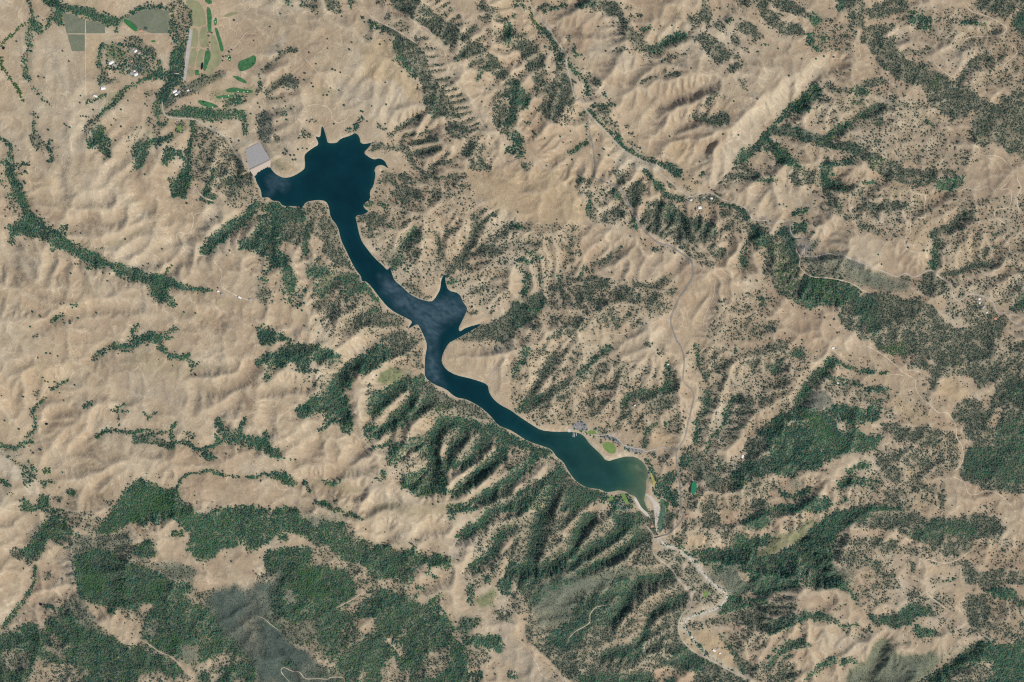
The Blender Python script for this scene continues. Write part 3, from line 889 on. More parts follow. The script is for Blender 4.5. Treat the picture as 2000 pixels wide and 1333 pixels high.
TILES[(2, 2)] = """
w.22 P 0 20 760 20 800 560 700 640 400 660 120 600
w.25 P 800 140 1300 240 1320 720 960 720 820 560
w.22 P 1400 60 2000 40 2000 700 1560 860 1480 600
w.35 P 1480 880 2000 980 2000 1332 1340 1332 1340 1060
d.5 14 470 655 530 640 590 690
d.6 14 480 690 540 700 590 730
d.5 22 640 680 680 690 700 730 660 740
d.6 16 690 760 700 790 690 800
d.5 14 870 805 950 830 1020 840
d.6 14 880 840 960 875 1010 885
p.6 P 590 690 690 720 700 780 650 790 600 740
d.85 P 0 240 40 160 100 20 150 70 80 170 40 240 0 300
w.6 P 0 260 100 250 90 300 0 310
W.92 42 130 460 180 350 240 250 290 180 330 110
w.88 P 200 300 280 200 320 130 360 150 320 210 260 280
w.85 P 210 90 280 20 290 110 240 130
W.8 28 320 290 370 240 430 220
w.97 P 220 440 280 370 400 320 520 260 600 210 680 240 680 270 600 300 540 310 500 400 430 440 340 460
D.97 36 40 550 130 470 230 430
w.93 P 40 550 140 470 260 450 310 490 230 520 120 560
D.88 34 520 260 590 200 640 130 720 80 770 55
w.6 P 600 190 740 150 730 250 680 250
w.38 P 300 500 560 500 560 600 480 640 200 660 120 600
w.4 P 0 360 130 380 120 460 30 500 0 480
w.7 15 320 535 380 530
w.85 P 580 520 610 450 640 470 640 530 710 540 690 570 600 600 580 560
w.75 25 460 130 500 90
w.6 20 480 100 560 100
w.75 P 790 170 850 160 880 240 920 240 900 330 860 300 800 290
w.6 25 870 320 920 380
D.88 38 860 510 920 430 980 400 1100 400
w.97 P 980 420 1060 410 1170 390 1210 310 1240 300 1310 330 1300 400 1230 420 1180 470 1190 540 1150 580 1070 570 1050 490
D.95 40 1180 390 1230 340 1210 250 1220 180
w.7 P 1190 420 1300 410 1290 480 1240 550 1180 540
w.75 P 830 570 920 540 930 610 900 640 820 640
w.6 P 720 680 850 600 1000 600 940 660 820 700 760 720
w.5 25 750 700 650 760
w.6 25 1000 620 1050 520
D.82 25 1040 840 1040 740 1080 680 1130 650
w.6 P 990 760 1070 760 1050 840 1010 800
d.85 25 1200 640 1240 640 1230 615
d.5 16 660 330 700 345
w.6 P 1030 20 1120 10 1080 60
w.6 P 1120 80 1190 60 1210 110 1140 130
w.3 P 1270 560 1360 600 1350 720 1270 720
w.2 P 720 260 820 260 820 560 760 560
w.5 P 760 480 830 480 820 530
w.5 P 670 720 760 720 860 790 840 820 780 780 690 770
w.6 P 1030 880 1120 850 1130 920 1080 900
w.45 P 1140 920 1240 870 1260 980 1160 1000
D.88 22 1050 920 1090 1000 1120 1080
d.8 P 1120 1080 1180 1060 1290 1010 1290 1060 1230 1130 1220 1180 1160 1200
w.8 P 1170 1060 1280 1010 1260 1100 1180 1130
d.96 P 1190 1200 1290 1170 1300 1300 1240 1290 1200 1250
d.85 P 1090 1150 1150 1160 1160 1240 1110 1210
g.8 P 1150 1230 1210 1240 1220 1332 1150 1332
w.3 P 1370 20 1440 20 1440 200 1370 200
D.85 28 1440 30 1450 130 1460 200
w.95 P 1470 230 1550 220 1550 300 1520 350 1480 310
b.6 P 1480 310 1550 300 1550 400 1480 390
w.6 P 1560 60 1620 90 1640 260 1560 250
D.92 42 1520 400 1530 480 1520 540 1480 570
D.92 38 1480 570 1450 640 1450 720 1440 800
w.85 P 1470 450 1550 450 1550 550 1470 560
w.4 P 1490 590 1540 640 1520 690 1480 660
D.5 20 1660 250 1670 300
D.88 28 1530 830 1560 760 1640 680 1690 580 1700 490 1760 430
w.78 P 1760 440 1880 430 1890 500 1850 560 1780 610 1770 520
w.6 P 1900 430 1980 450 1950 520
w.5 P 1640 720 1780 680 1740 760 1640 770
w.85 25 1780 680 1860 650
w.93 P 1780 190 1860 130 1950 130 1940 170 1850 210
w.6 P 1840 90 1990 60 2000 230 1880 250
d.7 15 1750 40 1745 100
w.4 18 1680 220 1760 130
w.3 P 1570 380 1640 380 1620 520 1560 500
w.3 P 1590 800 1660 800 1640 880 1600 880
d.98 P 1320 910 1370 870 1400 930 1340 1010 1310 980
c.9 P 1400 870 1490 900 1560 1000 1640 1090 1640 1170 1560 1150 1450 1060 1380 1000
w.6 P 1400 870 1490 900 1560 1000 1640 1090 1640 1170 1560 1150 1450 1060 1380 1000
w.6 P 1310 1030 1350 1060 1310 1090
w.5 P 1400 850 1530 870 1540 900 1420 890
w.5 P 1300 830 1400 820 1400 870 1320 880
d.8 P 1510 790 1550 790 1550 880 1510 870
D.6 25 1610 920 1620 1000
w.93 P 1800 830 1850 760 2000 750 2000 960 1860 1000 1780 980 1840 900
d.96 P 1720 1040 1800 960 1900 940 2000 900 2000 1040 1880 1060 1790 1150 1720 1160
w.85 P 1800 1150 1900 1100 2000 1090 2000 1190 1860 1190 1800 1220
w.75 P 1460 1290 1560 1260 1620 1332 1450 1332
w.5 P 1620 1290 1780 1260 1760 1332
w.85 P 1850 1250 2000 1230 2000 1332 1880 1300
w.5 P 1330 1260 1400 1210 1430 1280 1340 1332
d.96 P 1920 690 1990 680 2000 750 1900 730
d.95 P 0 710 60 760 160 800 250 830 310 840 320 880 260 900 180 960 120 1000 0 1080 0 960 80 920 160 900 120 860 0 800
x P 0 820 80 840 160 870 140 920 60 960 0 990
w.3 P 0 820 80 840 160 870 140 920 60 960 0 990
D.96 42 0 1100 80 1020 190 940 260 860
D.97 60 370 950 370 1040 340 1150 300 1240 250 1332
w.88 P 280 900 350 940 360 1040 300 1140 270 1040
x P 175 960 220 950 210 1070 160 1100
x P 275 910 320 910 330 1010 290 1010
w.4 P 275 910 320 910 330 1010 290 1010
w.6 P 100 1090 260 1080 200 1200 60 1200
d.92 P 0 1200 100 1160 260 1080 330 1000 320 1160 240 1270 100 1332 0 1332
x P 0 1250 120 1190 230 1140 120 1230 30 1290
w.4 P 0 1250 120 1190 230 1140 120 1230 30 1290
w.97 P 390 980 470 1080 560 1150 720 1170 740 1220 640 1240 580 1332 300 1332 360 1200
d.85 P 420 1130 560 1150 700 1170 760 1200 740 1260 600 1260 480 1332 380 1332 400 1200
d.6 P 750 1210 920 1190 940 1290 930 1332 780 1332
d.92 20 920 1220 940 1300
x P 600 1290 640 1290 630 1332 600 1332
x P 680 1310 740 1300 740 1332 680 1332
p.6 P 460 650 560 610 600 700 560 720 460 700
p.7 P 720 710 790 700 860 760 820 760 740 730
p.9 P 610 800 640 790 700 870 740 910 800 920 740 948 700 890
p.5 P 800 890 880 840 1000 870 960 900 860 910
p.9 P 1265 920 1267 925 1268 930
m.9 P 1070 1020 1110 1080 1125 1140 1100 1140 1070 1090
y.7 P 1060 800 1180 690 1240 700 1260 800 1120 830
b.6 P 940 520 1020 500 1030 560 960 640 940 600
v 36 600 470 620 370
v 30 1110 820 1190 680
"""
TILES[(3, 2)] = """
w.3 P 480 270 960 360 900 500 780 560 600 460 440 420
w.35 P 820 860 1300 820 1500 760 1500 1000 1300 1080 1100 1120 900 1080
w.25 P 480 1140 900 1060 1320 1120 1300 1260 900 1290 560 1290
w.35 P 0 30 320 40 340 360 200 480 60 560 0 560
w.75 P 0 60 80 0 160 0 140 110 60 130 0 130
d.85 25 0 200 110 150
w.4 P 100 70 300 60 270 130 150 130
d.85 P 160 90 270 80 260 130 180 130
d.85 P 0 190 60 180 100 240 30 260
w.35 P 180 220 320 230 330 330 200 360
D.97 50 490 150 430 230 360 280 300 370 230 480
d.96 P 450 190 520 110 560 160 620 200 720 210 860 220 820 260 700 240 600 220 500 190
d.7 22 880 250 930 250
d.9 P 440 270 530 290 640 310 740 330 700 360 560 350 480 310
d.93 P 680 350 760 370 920 370 960 360 920 400 780 400
w.6 P 600 380 700 400 820 420 800 500 700 470 600 440
d.85 P 790 470 880 460 870 560 800 560
w.5 P 860 420 960 420 940 480 880 480
k.8 P 250 480 320 390 450 400 520 480 420 540 340 560
c.6 P 250 480 320 390 450 400 520 480 420 540 340 560
w.2 P 250 480 320 390 450 400 520 480 420 540 340 560
w.5 P 330 310 500 320 480 380 340 380
d.97 P 0 680 60 590 160 520 240 510 420 560 520 490 680 510 830 550 880 610 760 640 600 650 500 640 560 720 700 690 760 760 880 740 860 820 780 870 620 880 560 910 440 960 380 1010 240 1000 200 1060 60 1050 0 1010
x P 80 630 220 620 240 660 120 670
x P 470 620 600 600 640 640 520 660
x P 720 640 800 660 780 720 740 720
w.3 P 80 630 220 620 240 660 120 670
w.3 P 470 620 600 600 640 640 520 660
g.6 P 240 560 400 580 500 700 540 820 480 820 360 680
x P 230 840 330 845 320 870 240 865
w.5 P 780 720 880 720 860 760 800 760
w.93 P 880 640 1000 640 1060 680 1200 660 1300 680 1400 710 1380 770 1280 830 1180 830 1100 780 1000 800 940 740 880 720
w.93 P 820 880 900 900 1040 860 1120 820 1200 860 1260 960 1240 1000 1100 960 1000 920 960 960 1040 1020 1050 1100 1000 1120 940 1080 860 960
w.6 P 1340 800 1480 760 1500 900 1480 1000 1380 1020 1300 900
w.5 P 900 520 980 530 1000 610 900 610
w.5 P 1340 730 1440 700 1480 760 1400 780
d.93 P 600 1000 700 960 800 940 810 980 700 1000 620 1030
d.95 P 560 1090 640 1060 760 1080 870 1090 850 1120 700 1130 600 1130 520 1170 500 1170
w.96 P 840 0 1740 0 1720 60 1760 130 1880 220 2000 330 2000 1180 1900 1190 1820 1180 1700 1150 1600 1120 1500 1050 1520 950 1540 880 1600 860 1620 800 1540 760 1510 700 1580 640 1460 640 1420 560 1470 500 1540 440 1680 480 1690 560 1740 480 1780 380 1740 310 1640 380 1590 280 1480 270 1420 290 1320 300 1320 390 1280 380 1230 300 1280 270 1210 230 1090 220 1150 120 1080 90 1060 150 960 110 850 60
w.7 P 1740 0 2000 0 2000 330 1880 220 1760 130 1720 60
x P 1680 340 1760 320 1770 430 1710 490 1660 430
x P 1780 510 1860 520 1780 640 1730 680 1700 640
x P 1250 140 1310 170 1280 200 1220 180
x P 1740 0 1960 0 1900 90 1860 80 1820 100 1750 60
w.25 P 1740 0 1960 0 1900 90 1860 80 1820 100 1750 60
x P 1660 930 1720 940 1700 980 1670 970
d.7 P 1560 840 1740 820 1850 920 1800 1080 1620 1080 1520 1020
d.65 P 1850 300 2000 340 2000 480 1880 440
d.5 P 1780 660 2000 560 2000 1100 1850 1160 1760 1000
g.55 P 850 30 1060 0 1070 120 960 110
g.25 P 1460 100 1560 160 1560 220 1460 180
p.5 P 1560 430 1660 400 1640 520
w.85 P 1320 1180 1400 1210 1360 1300 1330 1332
w.75 P 1100 1150 1320 1130 1320 1190 1120 1190
w.5 P 880 1180 1080 1150 1150 1250 1100 1330 1000 1300
w.5 P 1040 1060 1220 1070 1200 1110 1060 1120
d.97 P 0 1300 200 1270 350 1240 420 1210 480 1230 480 1300 400 1332 0 1332
d.96 P 620 1332 740 1280 900 1270 1040 1310 1100 1332
d.85 P 80 1180 200 1200 340 1140 330 1180 220 1230 100 1230
c.8 P 160 1170 180 1090 300 1090 260 1140
c.6 P 370 1230 360 1160 410 1170
w.6 P 0 1080 80 1090 120 1170 0 1160
d.6 30 540 1270 630 1240
w.4 P 690 1190 900 1140 760 1230
w.2 P 640 1000 900 1000 900 1060 660 1060
w.12 P 980 380 1400 420 1400 660 1000 600
w.12 P 560 60 900 160 860 200 600 160
y.7 P 980 470 1140 480 1300 600 1260 640 1040 620
y.7 P 1320 340 1460 300 1580 420 1500 460 1400 430 1340 400
b.5 P 0 280 120 270 160 390 60 480 0 560
b.5 P 460 230 760 250 960 300 760 330 560 280
b.6 P 1320 600 1400 600 1440 690 1320 690
y.5 P 1040 1040 1160 970 1220 1010 1080 1080
b.5 P 1560 1120 1800 1160 1960 1200 2000 1300 1800 1332 1500 1200
b.4 P 1180 1250 1300 1240 1300 1332 1180 1332
v 40 560 1150 620 1060 700 1000
v 40 1130 1090 1160 1000 1250 960
"""
TILES[(0, 3)] = """
w.5 P 540 200 1000 180 1220 420 1500 570 1640 700 1900 1100 2000 1160 2000 1332 0 1332 0 950 140 880 360 870 500 700 640 620 560 400
x P 1020 100 1380 100 1480 260 1500 360 1240 380 1210 200 1040 260
x P 1540 400 1700 330 2000 300 2000 540 1800 570 1520 550
d.92 P 160 300 230 230 310 140 360 50 420 10 500 40 520 80 640 190 560 200 480 220 420 190 370 240 330 330 250 360 180 350
w.7 P 80 290 150 270 180 300 160 350 100 340
c.7 30 180 230 330 80
w.5 P 470 0 520 60 640 150 780 180 830 110 760 20 720 0
w.5 P 90 340 300 300 330 350 230 430
c.5 P 240 340 330 290 340 340 280 400
w.5 P 280 340 330 300 330 340 280 400
d.98 P 760 150 860 50 860 0 2000 0 2000 280 1940 300 1930 220 1830 290 1760 270 1690 330 1680 360 1600 390 1500 340 1460 260 1500 170 1380 70 1360 40 1300 50 1240 110 1180 60 1140 120 1070 80 1000 90 960 140 880 160 780 170
l.6 P 1000 20 1180 0 1140 40 1030 80
g.6 P 1000 20 1180 0 1140 40 1030 80
d.6 P 1340 150 1440 150 1440 190 1350 190
g.5 P 1340 150 1440 150 1440 190 1350 190
c.6 P 540 220 640 190 900 180 1000 220 990 300 880 320 720 280 620 330 560 380
w.55 P 540 220 640 190 900 180 1000 220 990 300 880 320 720 280 620 330 560 380
c.8 P 940 170 1020 150 1000 300 950 260
d.96 P 560 380 620 340 740 280 900 310 960 370 1100 430 1300 510 1400 560 1500 570 1500 620 1420 680 1500 720 1560 760 1620 720 1640 800 1700 870 1760 960 1840 1000 1880 1060 1940 1140 1800 1110 1680 1130 1600 1160 1500 1200 1390 1130 1250 1090 1120 1000 1110 940 1160 820 1210 740 1180 700 1100 700 1090 790 960 760 860 720 740 710 650 680 620 600 580 520 600 440
l.95 P 640 420 720 430 810 500 830 580 780 640 680 640 620 530
g.8 P 640 420 720 430 810 500 830 580 780 640 680 640 620 530
l.9 P 1110 580 1280 530 1300 600 1200 700 1110 690
g.7 P 1110 580 1280 530 1300 600 1200 700 1110 690
c.7 P 850 600 990 440 960 560 880 660
w.5 P 850 600 990 440 960 560 880 660
w.6 P 560 380 620 340 640 420 600 480
d.96 P 1060 260 1120 230 1200 220 1220 320 1140 380 1060 330
w.6 P 980 340 1060 320 1160 380 1220 400 1200 450 1000 380
x P 1240 390 1400 400 1540 440 1500 560 1320 520 1220 440
c.9 P 1240 390 1400 400 1540 440 1500 560 1320 520 1220 440
w.25 P 1240 390 1400 400 1540 440 1500 560 1320 520 1220 440
x P 1680 640 1840 590 1900 620 2000 600 2000 1150 1960 1110 1860 1000 1760 930 1700 800 1640 700
s1 P 1660 620 1840 585 1900 605 2010 580 2010 1200 1930 1150 1820 1030 1710 950 1650 810 1600 690
x P 1510 640 1580 630 1560 750 1510 740
w.6 P 1500 640 1680 600 1640 720 1520 750
d.96 P 360 880 480 780 580 810 640 900 760 930 900 960 980 1050 1100 1060 1240 1130 1380 1180 1440 1230 1380 1290 1240 1260 1100 1260 1060 1332 680 1332 690 1210 640 1250 560 1200 480 1080 600 1060 500 1000 420 960 370 960
c.6 P 500 700 640 620 700 780 750 860 740 930 640 880 520 760
w.55 P 500 700 640 620 700 780 750 860 740 930 640 880 520 760
d.9 P 0 950 80 940 200 980 330 940 420 1040 520 1140 560 1190 420 1180 300 1120 240 1200 300 1332 0 1332
x P 230 1290 330 1200 440 1280 400 1332 220 1332
w.35 P 230 1290 330 1200 440 1280 400 1332 220 1332
x P 280 1000 420 1060 540 1160 500 1180 360 1080
c.6 P 280 1000 420 1060 540 1160 500 1180 360 1080
w.35 P 280 1000 420 1060 540 1160 500 1180 360 1080
x P 20 1080 200 1100 230 1200 100 1260 20 1230
w.6 P 20 1080 200 1100 230 1200 100 1260 20 1230
d.93 P 140 880 240 870 350 960 260 960 200 950 160 940
D.8 22 230 640 270 540 280 430
D.88 28 20 900 100 790 190 700 220 640
d.75 25 360 740 480 760
d.6 20 440 240 530 280
w.5 P 340 540 420 520 400 460 340 470
x P 640 690 700 700 740 720 860 720 890 690 870 780 930 760 1040 800 1140 860 1110 940 1080 1040 960 1040 900 970 800 900 740 860 730 800 660 760
d.85 P 850 740 900 760 910 800 860 790
w.35 P 900 760 1130 830 1040 860
x P 1100 710 1180 705 1200 740 1120 790
x P 1390 1150 1480 1180 1550 1270 1520 1310 1420 1240
x P 1570 1180 1650 1120 1660 1200 1590 1240
x P 1680 1130 1760 1100 1780 1190 1690 1200
d.65 P 1560 1260 1700 1240 1840 1260 1820 1332 1560 1332
d.85 P 1720 1220 2000 1160 2000 1332 1850 1300
x P 1590 950 1660 950 1670 1010 1620 1020
w.5 P 1580 950 1700 960 1660 1060 1600 1040
c.5 P 780 1080 1000 1090 1000 1180 860 1120
x P 900 1100 960 1110 1000 1160 920 1150
w.35 P 900 1100 960 1110 1000 1160 920 1150
l.6 P 1160 1020 1400 940 1460 1020 1300 1090 1200 1060
g.5 P 1160 1020 1400 940 1460 1020 1300 1090 1200 1060
x P 1390 1050 1560 1040 1560 1200 1440 1160
c.9 P 1390 1050 1560 1040 1560 1200 1440 1160
x P 1130 920 1200 830 1280 840 1200 990
c.9 P 1130 920 1200 830 1280 840 1200 990
w.35 P 1130 920 1200 830 1280 840 1200 990
w.4 P 1080 1000 1200 1050 1340 1130 1300 1160 1160 1100
x P 1090 1290 1240 1250 1360 1300 1300 1332 1100 1332
w.35 P 1090 1290 1240 1250 1360 1300 1300 1332 1100 1332
x P 1640 1260 1720 1250 1700 1330 1640 1330
b.6 P 330 420 450 400 520 480 440 560 300 640 280 560
b.6 P 1830 290 2000 300 2000 520 1900 480 1800 380
v 40 270 690 400 660 540 610
v 40 560 560 500 500 400 380
v 40 1500 560 1420 480 1300 440
v 40 1640 860 1760 800 1900 700
v 40 1700 900 1860 860 1980 740
v 40 1860 1000 1960 900 2000 880
"""
TILES[(1, 3)] = """
w.45 P 80 460 420 280 700 200 960 270 1240 320 1280 480 1180 640 1420 840 1560 1000 1660 1332 520 1332 420 1080 280 1000 140 880
d.3 P 480 960 700 760 900 760 1000 1100 960 1332 640 1332 500 1150
d.98 P 0 0 300 0 400 60 480 130 560 70 700 100 700 200 800 200 960 270 1060 260 1080 310 1200 300 1240 250 1180 230 1290 300 1300 390 1230 470 1220 560 1160 570 1100 520 1010 500 960 570 910 530 900 430 800 400 720 440 680 370 620 330 560 240 480 270 420 200 370 180 260 130 130 200 100 250 0 270
d.95 P 80 330 220 290 420 280 470 410 560 440 600 450 700 450 760 550 780 620 740 700 640 740 560 800 520 900 440 1000 360 1050 280 1010 160 900 120 860 130 690 200 560 220 470 80 460
x P 120 220 180 180 200 220 300 210 310 280 100 300 60 330 60 400 0 480 0 300
d.9 P 180 190 250 180 260 220 190 230
l.8 P 340 430 460 430 560 560 600 650 480 700 360 680 320 580
g.8 P 340 430 460 430 560 560 600 650 480 700 360 680 320 580
x P 200 600 320 620 340 750 240 720
c.9 P 200 600 320 620 340 750 240 720
c.6 P 80 460 240 390 250 440 200 520 120 560 80 540
w.5 P 80 460 240 390 250 440 200 520 120 560 80 540
x P 120 820 300 870 460 820 600 730 500 900 380 1040 240 980
c.5 P 120 820 300 870 460 820 600 730 500 900 380 1040 240 980
w.65 P 120 820 300 870 460 820 600 730 500 900 380 1040 240 980
d.9 P 600 720 640 740 560 830 500 900 470 960 500 830
s1 P -10 560 130 530 170 470 270 400 240 540 160 700 80 800 -10 840
l.5 P 90 560 200 470 260 420 230 540 150 690
s1 P -10 790 60 820 220 930 300 1050 400 1080 480 1180 620 1290 690 1332 0 1332
w.4 P 0 480 90 480 80 560 0 600
c.9 P 0 780 60 770 130 690 170 880 210 950 60 850 0 820
w.4 P 0 780 60 770 130 690 170 880 210 950 60 850 0 820
d.4 P 180 1160 320 1160 320 1220 220 1200
d.4 P 400 1240 600 1270 500 1300 420 1290
x P 430 240 490 210 520 280 540 380 480 440 430 420
w.4 P 430 240 490 210 520 280 540 380 480 440 430 420
x P 540 260 590 290 640 360 630 460 570 430 570 340
w.35 P 540 260 590 290 640 360 630 460 570 430 570 340
x P 680 380 730 380 720 430 690 420
w.5 P 740 420 880 410 920 520 860 570 780 520
x P 600 530 640 530 640 570 605 570
x P 660 640 720 590 710 660 660 670
x P 780 610 960 530 1010 500 1090 540 1080 600 960 590 900 640 840 720 800 830 720 760
w.2 P 780 610 960 530 1010 500 1090 540 1080 600 960 590 900 640 840 720 800 830 720 760
d.6 P 860 650 900 580 940 570 900 640
d.95 P 800 820 820 720 900 680 980 600 1080 620 1200 660 1280 720 1300 780 1420 860 1500 930 1560 990 1620 1080 1640 1180 1660 1332 1180 1332 1240 1200 1100 1240 1000 1200 960 1332 860 1332 880 1150 820 1250 700 1332 640 1200 700 1120 820 1040 880 990 980 960 920 880
x P 850 740 920 680 930 700 870 750
w.5 P 920 650 1010 640 1010 720 940 720
x P 990 970 1070 960 1070 1040 1160 1080 1150 1150 1060 1060 1000 1010
x P 1300 1180 1400 1120 1380 1190 1320 1210
x P 1320 1080 1500 1050 1520 1200 1400 1300 1240 1320 1250 1220 1310 1210
w.6 P 1320 1080 1500 1050 1520 1200 1400 1300 1240 1320 1250 1220 1310 1210
c.5 P 1080 990 1230 850 1250 880 1120 1020
x P 1080 990 1230 850 1250 880 1120 1020
w.6 P 1080 990 1230 850 1250 880 1120 1020
w.5 P 880 1100 980 1100 960 1332 870 1332
x P 1010 1150 1080 1140 1140 1180 1120 1240 1020 1210
w.4 P 1010 1150 1080 1140 1140 1180 1120 1240 1020 1210
d.8 P 470 960 520 830 620 760 760 790 760 840 640 920 640 990 560 1020
w.5 P 590 820 700 810 760 840 680 880
d.7 P 480 990 600 980 700 1050 700 1160 600 1140
w.45 P 640 880 900 880 900 1000 700 1060
d.5 P 760 1050 830 1040 820 1110 760 1130
x P 470 1160 560 1150 620 1200 520 1210
x P 640 1070 680 1070 680 1110 640 1120
x P 810 830 920 800 930 880 850 960 800 900
x P 660 1250 800 1170 830 1180 700 1280
w.3 P 660 1250 800 1170 830 1180 700 1280
d.6 P 650 1100 720 1100 720 1200 640 1200
d.96 P 1080 420 1230 380 1250 460 1210 560 1140 560 1080 480
d.92 P 1330 390 1420 320 1520 350 1520 440 1440 450 1360 430
d.92 P 1240 320 1300 300 1310 370 1250 400
k.7 P 1240 390 1310 400 1300 470 1250 450
d.85 22 1335 470 1370 485
d.85 22 1390 490 1410 515
d.85 22 1255 590 1310 595
c.7 P 1270 580 1310 600 1350 650 1320 660
d.88 24 1350 690 1450 650
d.85 P 1230 640 1270 650 1260 690
d.88 P 1290 740 1380 690 1440 740 1500 820 1560 960 1480 920 1400 850 1320 800
w.6 P 1140 580 1200 620 1240 680 1160 640
c.8 P 380 20 600 20 740 60 560 60 460 130 400 100
w.5 P 480 80 560 60 760 100 780 200 700 200
d.6 P 480 80 560 60 700 90 700 190 600 160
d.75 25 680 10 760 30 840 60
D.97 54 1850 0 1760 90 1680 140 1590 190
D.96 58 2000 130 1900 180 1880 260 1830 340 1760 400 1690 430
d.93 P 1880 560 1960 480 2000 460 2000 640 1920 650
w.6 P 1690 330 1760 150 1900 60 2000 0 2000 100 1860 180 1820 300 1700 400
p.4 P 1760 160 1900 60 1980 0 2000 60 1860 180
w.75 P 1960 340 1860 540 1820 430 1920 340 2000 260 2000 420
d.85 P 1500 0 1580 0 1560 60 1510 70
w.35 P 1620 440 1840 450 1850 560 1660 600
d.55 P 1650 560 1720 560 1700 740 1640 700
d.75 P 1760 500 1840 500 1820 570
m.9 P 1700 700 1820 600 1880 640 1860 740 1740 760
c.8 P 1570 940 1600 820 1760 830 1720 900 1640 950
d.5 P 1570 940 1600 820 1760 830 1720 900 1640 950
d.95 P 1580 970 1700 970 1900 960 1930 1050 1900 1100 1760 1060 1640 1030
c.7 P 1860 760 2000 790 2000 870 1930 850
w.7 P 1860 760 2000 790 2000 870 1930 850
a.8 P 1800 780 1900 820 2000 860 2000 1200 1900 1130 1930 1000
w.6 P 1600 1050 1780 1060 1840 1150 1740 1200 1660 1230 1620 1150
d.85 P 1670 1250 1760 1240 1780 1300 1690 1332
d.6 P 1960 1240 2000 1230 2000 1300 1960 1290
o.5 P 1500 0 1100 0 1180 40 1320 60 1460 30
p.3 P 860 60 1200 20 1440 160 1240 240 1000 220
v 40 1000 210 1040 180 1010 140
v 40 1250 200 1340 130 1480 120
v 50 1240 600 1360 560 1500 480
v 36 150 780 90 640 260 420
v 50 300 1320 160 1100 0 1000
"""
